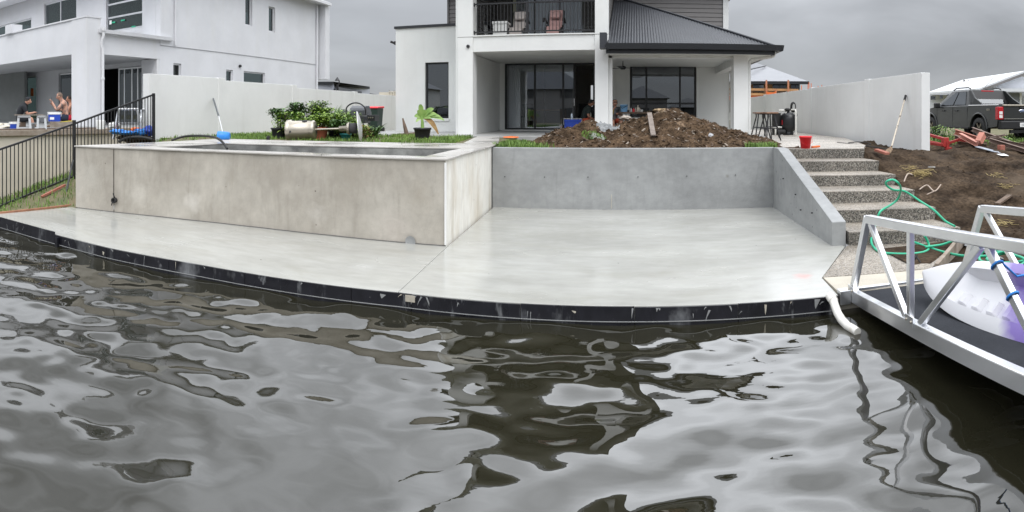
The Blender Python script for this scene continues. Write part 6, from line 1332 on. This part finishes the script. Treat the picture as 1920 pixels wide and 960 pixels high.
# ================================================================== PEOPLE
def person(label, loc, face, J, skin, top, legs, hair, scale=1.0, cap_m=None, bare=False, extra=None):
    """one continuous skinned body; clothes and hair are shells over it. J overrides joints (person's own axes: x right, y forward, z up, pelvis at 0)."""
    j = dict(pel=(0,0,0), waist=(0,.02,.16), chest=(0,.06,.36), nb=(0,.09,.50), neck=(0,.12,.57), jaw=(0,.18,.63), skull=(0,.15,.72), crown=(0,.14,.80), nose=(0,.275,.675),
             shL=(-.19,.08,.46), elL=(-.26,.16,.20), wrL=(-.18,.36,.14), shR=(.19,.08,.46), elR=(.26,.16,.20), wrR=(.18,.36,.14),
             hipL=(-.10,.02,-.02), knL=(-.15,.44,.02), anL=(-.15,.42,-.40), toL=(-.16,.58,-.43), hipR=(.10,.02,-.02), knR=(.15,.44,.02), anR=(.15,.42,-.40), toR=(.16,.58,-.43))
    j.update(J); j = {k: V(v) for k, v in j.items()}
    rad_ = dict(pel=.15, waist=.135, chest=.165, nb=.085, neck=.058, jaw=.078, skull=.105, crown=.06, nose=.02, shL=.07, shR=.07, elL=.046, elR=.046, wrL=.03, wrR=.03, hipL=.11, hipR=.11, knL=.066, knR=.066, anL=.042, anR=.042, toL=.035, toR=.035)
    bones = [('pel','waist','torso'),('waist','chest','torso'),('chest','nb','torso'),('nb','neck','neck'),('neck','jaw','head'),('jaw','skull','head'),('skull','crown','head'),('jaw','nose','head')]
    for s in 'LR': bones += [('chest','sh'+s,'torso'),('sh'+s,'el'+s,'uparm'),('el'+s,'wr'+s,'fore'),('pel','hip'+s,'hips'),('hip'+s,'kn'+s,'thigh'),('kn'+s,'an'+s,'shin'),('an'+s,'to'+s,'foot')]
    for s, sg in (('L',-1),('R',1)):           # palm and five fingers
        d = (j['wr'+s]-j['el'+s]).normalized(); sd = d.cross(V((0,0,1))); sd = sd.normalized() if sd.length > .1 else V((1,0,0)); n_ = sd.cross(d)
        j['pa'+s] = j['wr'+s] + d*.075; rad_['pa'+s] = .034; bones.append(('wr'+s,'pa'+s,'hand'))
        for k, (off, ln) in enumerate(((-.030,.065),(-.010,.078),(.010,.072),(.030,.055))):
            a, c = f'f{k}a{s}', f'f{k}b{s}'; j[a] = j['pa'+s] + d*(.02+ln*.5) + sd*off - n_*.008; j[c] = j[a] + d*ln*.4 - n_*.03; rad_[a] = rad_[c] = .0095
            bones += [('pa'+s,a,'hand'),(a,c,'hand')]
        j['th'+s] = j['wr'+s] + d*.075 + sd*sg*(-.055) - n_*.015; rad_['th'+s] = .011; bones.append(('wr'+s,'th'+s,'hand'))
    names = list(j); idx = {k: i for i, k in enumerate(names)}
    me = bpy.data.meshes.new('body'); me.from_pydata([j[k]*scale for k in names], [(idx[a], idx[c]) for a, c, _ in bones], [])
    o = bpy.data.objects.new('body_tmp', me); col.objects.link(o); mod = o.modifiers.new('skin', 'SKIN'); mod.use_smooth_shade = True
    for k in names: sv = me.skin_vertices[0].data[idx[k]]; sv.radius = (rad_[k]*scale, rad_[k]*scale*(.74 if k in ('pel','waist','chest') else 1)); sv.use_root = (k == 'pel')
    sb = o.modifiers.new('sub', 'SUBSURF'); sb.levels = sb.render_levels = 2
    bpy.context.view_layer.update()
    em = bpy.data.meshes.new_from_object(o.evaluated_get(bpy.context.evaluated_depsgraph_get())); bpy.data.objects.remove(o)
    t = thing('person', label, 'person', (0,0,0)); em.materials.clear(); em.materials.append(skin)
    for p in em.polygons: p.use_smooth = True; p.material_index = 0
    bo = bpy.data.objects.new('body', em); col.objects.link(bo); bo.parent = t
    segs = [(j[a]*scale, j[c]*scale, g_) for a, c, g_ in bones]
    def near(p):
        best = None
        for a, c, g_ in segs:
            ab = c-a; u = max(0, min(1, (p-a).dot(ab)/max(1e-9, ab.length_squared))); d = (p-(a+ab*u)).length - .03*(g_ == 'torso')
            if best is None or d < best[0]: best = (d, g_, u)
        return best
    cls = [near(p.center) for p in em.polygons]
    def shell(nm, sel, off, m):
        fsel = [p for p, c in zip(em.polygons, cls) if sel(p, c)]
        if not fsel: return
        mp = {}; vs_ = []; fs = []
        for p in fsel:
            f = []
            for vi in p.vertices:
                if vi not in mp: mp[vi] = len(vs_); v = em.vertices[vi]; vs_.append(v.co + v.normal*off)
                f.append(mp[vi])
            fs.append(f)
        sm = bpy.data.meshes.new(nm); sm.from_pydata(vs_, [], fs); sm.materials.append(m)
        for p in sm.polygons: p.use_smooth = True
        so = bpy.data.objects.new(nm, sm); col.objects.link(so); so.parent = t
    if not bare: shell('shirt', lambda p, c: c[1] == 'torso' or (c[1] == 'uparm' and c[2] < .72) or (c[1] == 'neck' and c[2] < .25), .012, top)
    shell('shorts', lambda p, c: c[1] == 'hips' or (c[1] == 'thigh' and c[2] < .85) or (c[1] == 'torso' and c[2] < .28 and p.center.z < .10*scale), .016, legs)
    for s in (-1, 1): shell('boot', lambda p, c: (c[1] == 'foot' or (c[1] == 'shin' and c[2] > .72)) and p.center.x*s > 0, .010, m_woodd)
    sk, hd = j['skull']*scale, (j['nose']-j['jaw']).normalized()
    if hair: shell('hair', lambda p, c: c[1] == 'head' and ((p.center-sk).dot(hd) < .035*scale and p.center.z > sk.z - .05*scale or p.center.z > sk.z + .045*scale), .010, hair)
    if cap_m:
        shell('cap', lambda p, c: c[1] == 'head' and p.center.z > sk.z + .015*scale, .022, cap_m)
        b = MB(); c = sk + V((0,0,.03*scale)) + hd*.11*scale; sd = hd.cross(V((0,0,1))).normalized(); b.bar(c-hd*.02, c+hd*.07*scale, .15*scale, .012); OFF[t.name] = V((0,0,0)); b.build('cap_brim', cap_m, t)
    b = MB(); sd = hd.cross(V((0,0,1))).normalized()
    for s in (-1, 1):
        MB().lathe([(.0,-.006),(.010,.0),(.0,.006)], (j['jaw']+V((0,0,.045)))*scale + hd*.085*scale + sd*s*.034*scale, hd, 8).build('eye', m_rubber, t)
        MB().lathe([(.0,-.012),(.026,-.006),(.028,.0),(.02,.008),(.0,.01)], (j['jaw']+V((0,-.01,.035)))*scale + sd*s*.088*scale, sd*s, 8).build('ear', skin, t)
    if extra: extra(t, j, scale)
    t.location = loc; t.rotation_euler = (0,0,face); return t
def seat_block(c, w, h, m, label, nm, cat): MB().box(c[0]-w/2,c[1]-w/2,c[2],c[0]+w/2,c[1]+w/2,c[2]+h).build(nm, m, None, label, cat, bev=.01)
def face_to(px_dir): return px_dir
LEFT = lambda px: -ang(px) + pi/2          # turned to face the picture's left / right at that column
RIGHT = lambda px: -ang(px) - pi/2
def phone(t, j, s):
    c = (j['wrL'] + V((.0,.04,.10)))*s; b = MB(); b.box(c.x-.035,c.y-.005,c.z-.07,c.x+.035,c.y+.006,c.z+.07); b.build('phone', m_rubber, t, bev=.004)
def logo(t, j, s):
    b = MB(); b.box(-.07,-.128*s,.34*s,.03,-.120*s,.40*s); 
    c = (j['waist']*.4+j['chest']*.6)*s
    b = MB(); b.add([(-.06,c.y-.155*s,c.z+.05),(.04,c.y-.150*s,c.z+.05),(.04,c.y-.155*s,c.z+.0),(-.06,c.y-.16*s,c.z+.0)], [(3,2,1,0)]); b.build('shirt_print', m_wplast, t)
# three people on the neighbour's terrace
L1 = at_r(34,232,18.6); seat_block((L1.x,L1.y,ZD), .36, .16, m_woodd, 'low dark crate the person in the black shirt sits on', 'crate', 'crate')
person('person in black t-shirt and dark cap sitting hunched on the neighbour\'s terrace', (L1.x,L1.y,ZD+.25), RIGHT(34), dict(chest=(0,.14,.33), nb=(0,.22,.46), neck=(0,.27,.51), jaw=(0,.35,.54), skull=(0,.33,.63), crown=(0,.34,.71), nose=(0,.45,.57), shL=(-.19,.18,.42), shR=(.19,.18,.42), elL=(-.22,.30,.16), elR=(.22,.30,.16), wrL=(-.10,.48,.20), wrR=(.10,.48,.20), anL=(-.15,.5,-.22), anR=(.15,.5,-.22), toL=(-.16,.66,-.24), toR=(.16,.66,-.24)), m_skin, m_tee, m_tee, m_hair, .95, m_tee, extra=logo)
L2 = at_r(116,232,18.0); t_ = thing('timber_stack', 'stack of grey timber planks on the terrace beside the pillar', 'timber stack', (L2.x,L2.y,ZD))
rr = V((cos(-ang(116)), sin(-ang(116)), 0)); ff = V((sin(ang(116)), cos(ang(116)), 0))
for i in range(4):
    cc = V((L2.x,L2.y,ZD+.022+.046*i)) - ff*.05; MB().bar(cc-rr*.36, cc+rr*.42, .34, .04).build('plank', m_wood, t_)
person('shirtless tattooed person with cropped hair holding up a phone by the pillar', (L2.x+.02,L2.y+.15,ZD+.30), LEFT(112), dict(chest=(0,.08,.36), nb=(0,.13,.50), neck=(0,.17,.56), jaw=(0,.23,.60), skull=(0,.21,.69), crown=(0,.20,.77), nose=(0,.33,.63), elL=(-.22,.30,.22), wrL=(-.12,.42,.44), elR=(.22,.28,.20), wrR=(.08,.40,.36), anL=(-.15,.45,-.26), anR=(.15,.45,-.26), toL=(-.16,.6,-.28), toR=(.16,.6,-.28)), m_tattoo, m_tee, m_navy, m_hairg, .98, bare=True, extra=phone)
L3 = at_r(133,232,20.8); seat_block((L3.x,L3.y+.1,ZD), .34, .14, m_wood, 'low timber block under the person in red shorts', 'timber_block', 'timber')
person('person in red shorts half hidden behind the white pillar', (L3.x,L3.y+.1,ZD+.28), LEFT(130), dict(elL=(-.25,.24,.20), wrL=(-.12,.40,.26), anL=(-.15,.45,-.24), anR=(.15,.45,-.24), toL=(-.16,.6,-.26), toR=(.16,.6,-.26)), m_skin2, m_tee, m_redsh, m_hair, .95, bare=True)
# three people under the veranda
C1 = at_y(1094,226,18.2)
def chair_low(c, rz, label):
    t = thing('camp_stool', label, 'stool', (0,0,0), 'camp stools'); MB().box(-.2,-.2,.24,.2,.2,.27).build('seat', m_navy, t, bev=.008)
    for a in (-.18,.18): MB().tube([(a,-.2,0),(a,.2,.24)], .012, 5).build('leg', m_black, t); MB().tube([(a,.2,0),(a,-.2,.24)], .012, 5).build('leg', m_black, t)
    t.location = c; t.rotation_euler = (0,0,rz)
chair_low((C1.x,18.2,1.166), .2, 'low camp stool under the person in the dark shirt and cap')
person('person in dark t-shirt and cap leaning forward beside the blue cooler', (C1.x,18.2,1.166+.36), RIGHT(1094)+.25, dict(chest=(0,.12,.33), nb=(0,.18,.46), neck=(0,.22,.52), jaw=(0,.29,.56), skull=(0,.27,.65), crown=(0,.27,.73), nose=(0,.39,.59), shL=(-.20,.14,.42), shR=(.20,.14,.42), elL=(-.26,.18,.16), wrL=(-.14,.40,.06), elR=(.28,.10,.16), wrR=(.16,.34,.02), anL=(-.15,.45,-.33), anR=(.15,.45,-.33), toL=(-.16,.6,-.34), toR=(.16,.6,-.34)), m_skin2, m_teeg, m_hivis, m_hair, .88, m_tee)
C2 = at_y(1116,226,18.7); chair_low((C2.x,18.7,1.166), 0, 'low camp stool behind the middle column')
person('person in black seen from behind, mostly hidden by the middle column', (C2.x,18.7,1.166+.36), .15, dict(anL=(-.15,.45,-.33), anR=(.15,.45,-.33), toL=(-.16,.6,-.34), toR=(.16,.6,-.34), jaw=(0,.2,.55), skull=(0,.17,.62), crown=(0,.16,.70), nose=(0,.3,.58)), m_skin2, m_tee, m_tee, m_hair, .85)
C3 = at_y(1150,226,18.0)
def specs(t, j, s):
    hd = (j['nose']-j['jaw']).normalized(); sd = hd.cross(V((0,0,1))).normalized(); c = (j['jaw']+V((0,0,.045)))*s + hd*.102*s; b = MB()
    for k in (-1, 1): b.tube([c + sd*(k*.034+.026*cos(a))*s + V((0,0,.02*sin(a)*s)) for a in np.linspace(0,2*pi,12)], .005, 5, closed=True); b.tube([c+sd*k*.06*s, c+sd*k*.085*s-hd*.1*s], .004, 4)
    b.build('glasses', m_rubber, t)
    q = j['wrR']*s; b = MB(); b.bar(q+V((.02,.03,-.02)), q+V((.06,.06,-.16)), .05, .04); b.build('snack_wrapper', mat('yellow_wrapper', (.55,.38,.04), .4, var=.3, scale=20), t)
chair_low((C3.x,18.0,1.166), -.2, 'low camp stool under the person with glasses')
person('person with glasses in a grey t-shirt eating, right of the middle column', (C3.x,18.0,1.166+.35), pi+.35, dict(chest=(0,.06,.35), nb=(0,.10,.48), neck=(0,.13,.55), jaw=(0,.19,.59), skull=(0,.16,.68), crown=(0,.15,.76), nose=(0,.285,.62), elR=(.24,.22,.22), wrR=(.10,.30,.42), elL=(-.25,.20,.16), wrL=(-.08,.36,.24), anL=(-.15,.45,-.32), anR=(.15,.45,-.32), toL=(-.16,.6,-.33), toR=(.16,.6,-.33)), m_skin, m_greyt, m_hivis, m_hair, .86, extra=specs)

# ================================================================== THINGS ON THE NEIGHBOUR'S TERRACE
def frame_at(px, r, z=ZD):
    a = ang(px); return V((r*sin(a), r*cos(a), z)), -a
def trestle(px, r, w, h, label, m=m_alu):
    c, rz = frame_at(px, r); t = thing('work_trestle', label, 'trestle', (0,0,0), 'work trestles')
    MB().box(-w/2,-.05,h-.05,w/2,.05,h).build('top_beam', m, t, bev=.006)
    for s in (-1, 1):
        for d in (-1, 1): MB().bar((s*w*.42,0,h-.03),(s*w*.5,d*.2,0), .06, .035, up=(0,1,0)).build('leg', m, t)
        MB().bar((s*w*.46,-.1,h*.45),(s*w*.46,.1,h*.45), .03, .03).build('spreader', m, t)
    t.location = c; t.rotation_euler = (0,0,rz); return t
m_gplast = mat('grey_plastic', (.36,.37,.38), .6, var=.08)
trestle(45,15.6,.34,.36,'grey plastic work trestle in front of the person in black',m_gplast); trestle(78,15.7,.22,.36,'pale folded work trestle right of the other on the terrace edge',m_gplast)
c, rz = frame_at(62,15.9); t = thing('workbench_top', 'thin board resting on the two grey trestles', 'board', (0,0,0)); MB().box(-.5,-.12,.37,.3,.12,.39).build('board', m_wood, t); t.location = c; t.rotation_euler = (0,0,rz)
c, rz = frame_at(60,16.0); t = thing('upturned_tub', 'small white tub standing under the trestle board', 'tub', (0,0,0)); b = MB(); b.lathe([(.07,0),(.09,.12),(.10,.13),(.10,.17),(.0,.17)], n=14); b.build('body', m_gplast, t); t.location = c
c, rz = frame_at(102,17.0,ZD+.19); cooler(c+V((0,0,.0)), .34, .26, .24, 'blue cooler box with white sticker on the timber stack', rz)
c, rz = frame_at(27,16.2); cooler(c, .24, .2, .16, 'small blue and white cooler at the foot of the trestle', rz, False)
c, rz = frame_at(9,16.2); t = thing('leaning_board', 'pale board sloping on a soil pile at the far left of the terrace', 'board', (0,0,0)); MB().bar((-.25,0,.02),(.2,0,.16), .12, .025).build('board', m_wplast, t); t.location = c; t.rotation_euler = (0,0,rz)
rubble(0,241,17.2,.6,.4,.14,m_cream,'pile of sand at the far left edge of the terrace','sand_pile','sand',4)
b = MB(); a, c = at_r(112,229,17.2), at_r(137,226.5,17.0); b.tube([a, c], .012, 6); b.build('yellow_level', mat('yellow_paint', (.62,.50,.06), .5, var=.1), None, 'long yellow level resting on the timber stack by the pillar', 'tool')
# step frame, bags and drum in the side yard
def aframe(px0, px1, r, ytop, label):
    c, rz = frame_at((px0+px1)/2, r, 1.12); w = (px1-px0)/F*r; h = EYE-(ytop-PY0)/F*r-1.12; t = thing('step_platform', label, 'step ladder', (0,0,0))
    MB().box(-w*.34,-.16,h-.05,w*.34,.16,h).build('platform', m_alu, t, bev=.006)
    for s in (-1, 1):
        for d in (-1, 1): MB().bar((s*w*.32,d*.14,h-.03),(s*w*.5,d*.24,0), .04, .05).build('leg', m_alu, t)
        for z in (.28,.56): MB().bar((s*w*(.5-.18*z/h),-.22,h*z),(s*w*(.5-.18*z/h),.22,h*z), .05, .03).build('rung', m_alu, t)
    t.location = c; t.rotation_euler = (0,0,rz)
aframe(213,268,14.8,203,'aluminium platform step ladder behind the black fence'); aframe(262,283,15.2,204,'narrow aluminium step ladder right of the platform ladder')
def bag(px, py, r, sx, sz, m, label, seed): return rubble(px, py, r, sx, .16, sz, m, label, 'tarpaulin_bundle', 'tarpaulin', seed)
bag(222,247,14.4,.20,.06,m_bblue,'crumpled bright blue tarpaulin at the left behind the fence',31); bag(238,249,14.2,.18,.05,m_bblue,'flat bright blue tarpaulin fold beneath the step ladder',32); bag(262,248,14.3,.14,.08,m_bblue,'blue tarpaulin bundle beneath the right side of the step ladder',33); bag(279,246,14.5,.10,.12,m_blue,'dark blue bag beside the near end of the left boundary wall',34)
bag(255,243,14.4,.07,.05,m_orange,'small orange bag among the blue tarpaulins behind the fence',35); bag(214,236,14.9,.10,.09,m_wplast,'white and blue sack left of the step ladder legs',36)
b = MB(); c = at_z(189,243,1.15); c = at_r(189,240,16.0); c.z = ZD; b.lathe([(.12,0),(.13,.22),(.12,.24)], V((c.x,c.y,c.z)), n=16); b.build('paint_drum', m_wplast, None, 'white paint drum at the foot of the terrace pillar', 'drum')
b = MB(); b.tube(smooth_path([at_r(222,266,13.9),at_r(238,259,13.9),at_r(258,257,13.9),at_r(275,259,13.9),at_r(286,262,13.8)]), .035, 8); b.build('drain_coil', m_rubber, None, 'black corrugated drain pipe arching behind the fence foot', 'pipe')
rubble(255,259,14.6,.45,.3,.13,m_soil,'low soil pile under the black drain pipe behind the fence','soil_pile','soil',12)
# bank debris
b = MB(); a, c = at_z(78,374,.02), at_z(122,357,.16); 
b.bar(V((a.x,a.y,h_bank(a.x,a.y)+.03)), V((c.x,c.y,h_bank(c.x,c.y)+.05)), .05, .04); b.build('orange_conduit', m_rust, None, 'orange conduit lying on the grass bank below the fence', 'conduit')
# ================================================================== GRASS
def grass(name, n, area, hgt, dens, label, seed, w=.009):
    random.seed(seed); b = MB(); vs_ = []; fs = []
    for k in range(n):
        x, y, z = area(); 
        if dens(x, y) < random.random(): continue
        h = hgt*random.uniform(.5,1.35); a = random.random()*6.283; l = h*random.uniform(.1,.7); ww = w*random.uniform(.7,1.4); sx, sy = -sin(a)*ww, cos(a)*ww; o = len(vs_)
        vs_ += [(x-sx,y-sy,z-.01),(x+sx,y+sy,z-.01),(x+cos(a)*l*.4+sx*.7,y+sin(a)*l*.4+sy*.7,z+h*.6),(x+cos(a)*l*.4-sx*.7,y+sin(a)*l*.4-sy*.7,z+h*.6),(x+cos(a)*l,y+sin(a)*l,z+h)]
        fs += [(o,o+1,o+2,o+3),(o+3,o+2,o+4)]
    b.add(vs_, fs); b.build(name, m_grass, kind='stuff'); o = bpy.data.objects[name] if name in bpy.data.objects else None
    return b
def reg_lawn():
    x, y = random.uniform(-10.8,-3.6), random.uniform(10.9,15.0); return x, y, h_lawn(x, y)
def d_lawn(x, y):
    if y < 10.95 + .1*(x+9) + .0 and x > -9.1: return 0
    if x > -3.55-(y-11.4)*.18: return 0
    if y > 14.85: return 0
    return .08 + 1.2*max(0, fbm(x,y,1.1,4,2.0)+.18)
grass('lawn_grass', 26000, reg_lawn, .085, d_lawn, '', 1)
def reg_bank():
    x, y = random.uniform(-13,-9.0), random.uniform(4.5,10.5); return x, y, h_bank(x, y)
grass('bank_grass', 15000, reg_bank, .10, lambda x, y: (.2+.9*max(0, fbm(x,y,.8,3,6.0)+.1))*(1 if y < 8.8 else .4), '', 2)
def reg_bed():
    x, y = random.uniform(-2.7,-1.4), random.uniform(11.05,12.6); return x, y, 1.09
grass('bed_grass', 3000, reg_bed, .10, lambda x, y: max(0, 1-(x+2.7)/1.2)*(1 if heap_h(x,y) < .05 else .1), '', 3)
def reg_tuft():
    a, r = random.random()*6.28, random.random()**.5*.25; p = at_z(1434,278,1.1); return p.x+r*cos(a)*1.3, p.y+.3+r*sin(a)*.7, 1.08
grass('tuft_grass', 500, reg_tuft, .11, lambda x, y: 1, '', 4)
def reg_t2():
    a, r = random.random()*6.28, random.random()**.5*.2; p = at_r(1112,268,11.6); return p.x+r*cos(a)*1.3, p.y+.3+r*sin(a)*.7, HZ(p.x+r*cos(a)*1.3, p.y+.3+r*sin(a)*.7)
grass('heap_grass', 220, reg_t2, .06, lambda x, y: 1, '', 6)
def reg_yard():
    x, y = random.uniform(6.0,12.5), random.uniform(12.2,17.0); return x, y, h_soil(x, y)
grass('yard_grass', 9000, reg_yard, .12, lambda x, y: max(0, min(1, (y-12.5)/2)), '', 8)
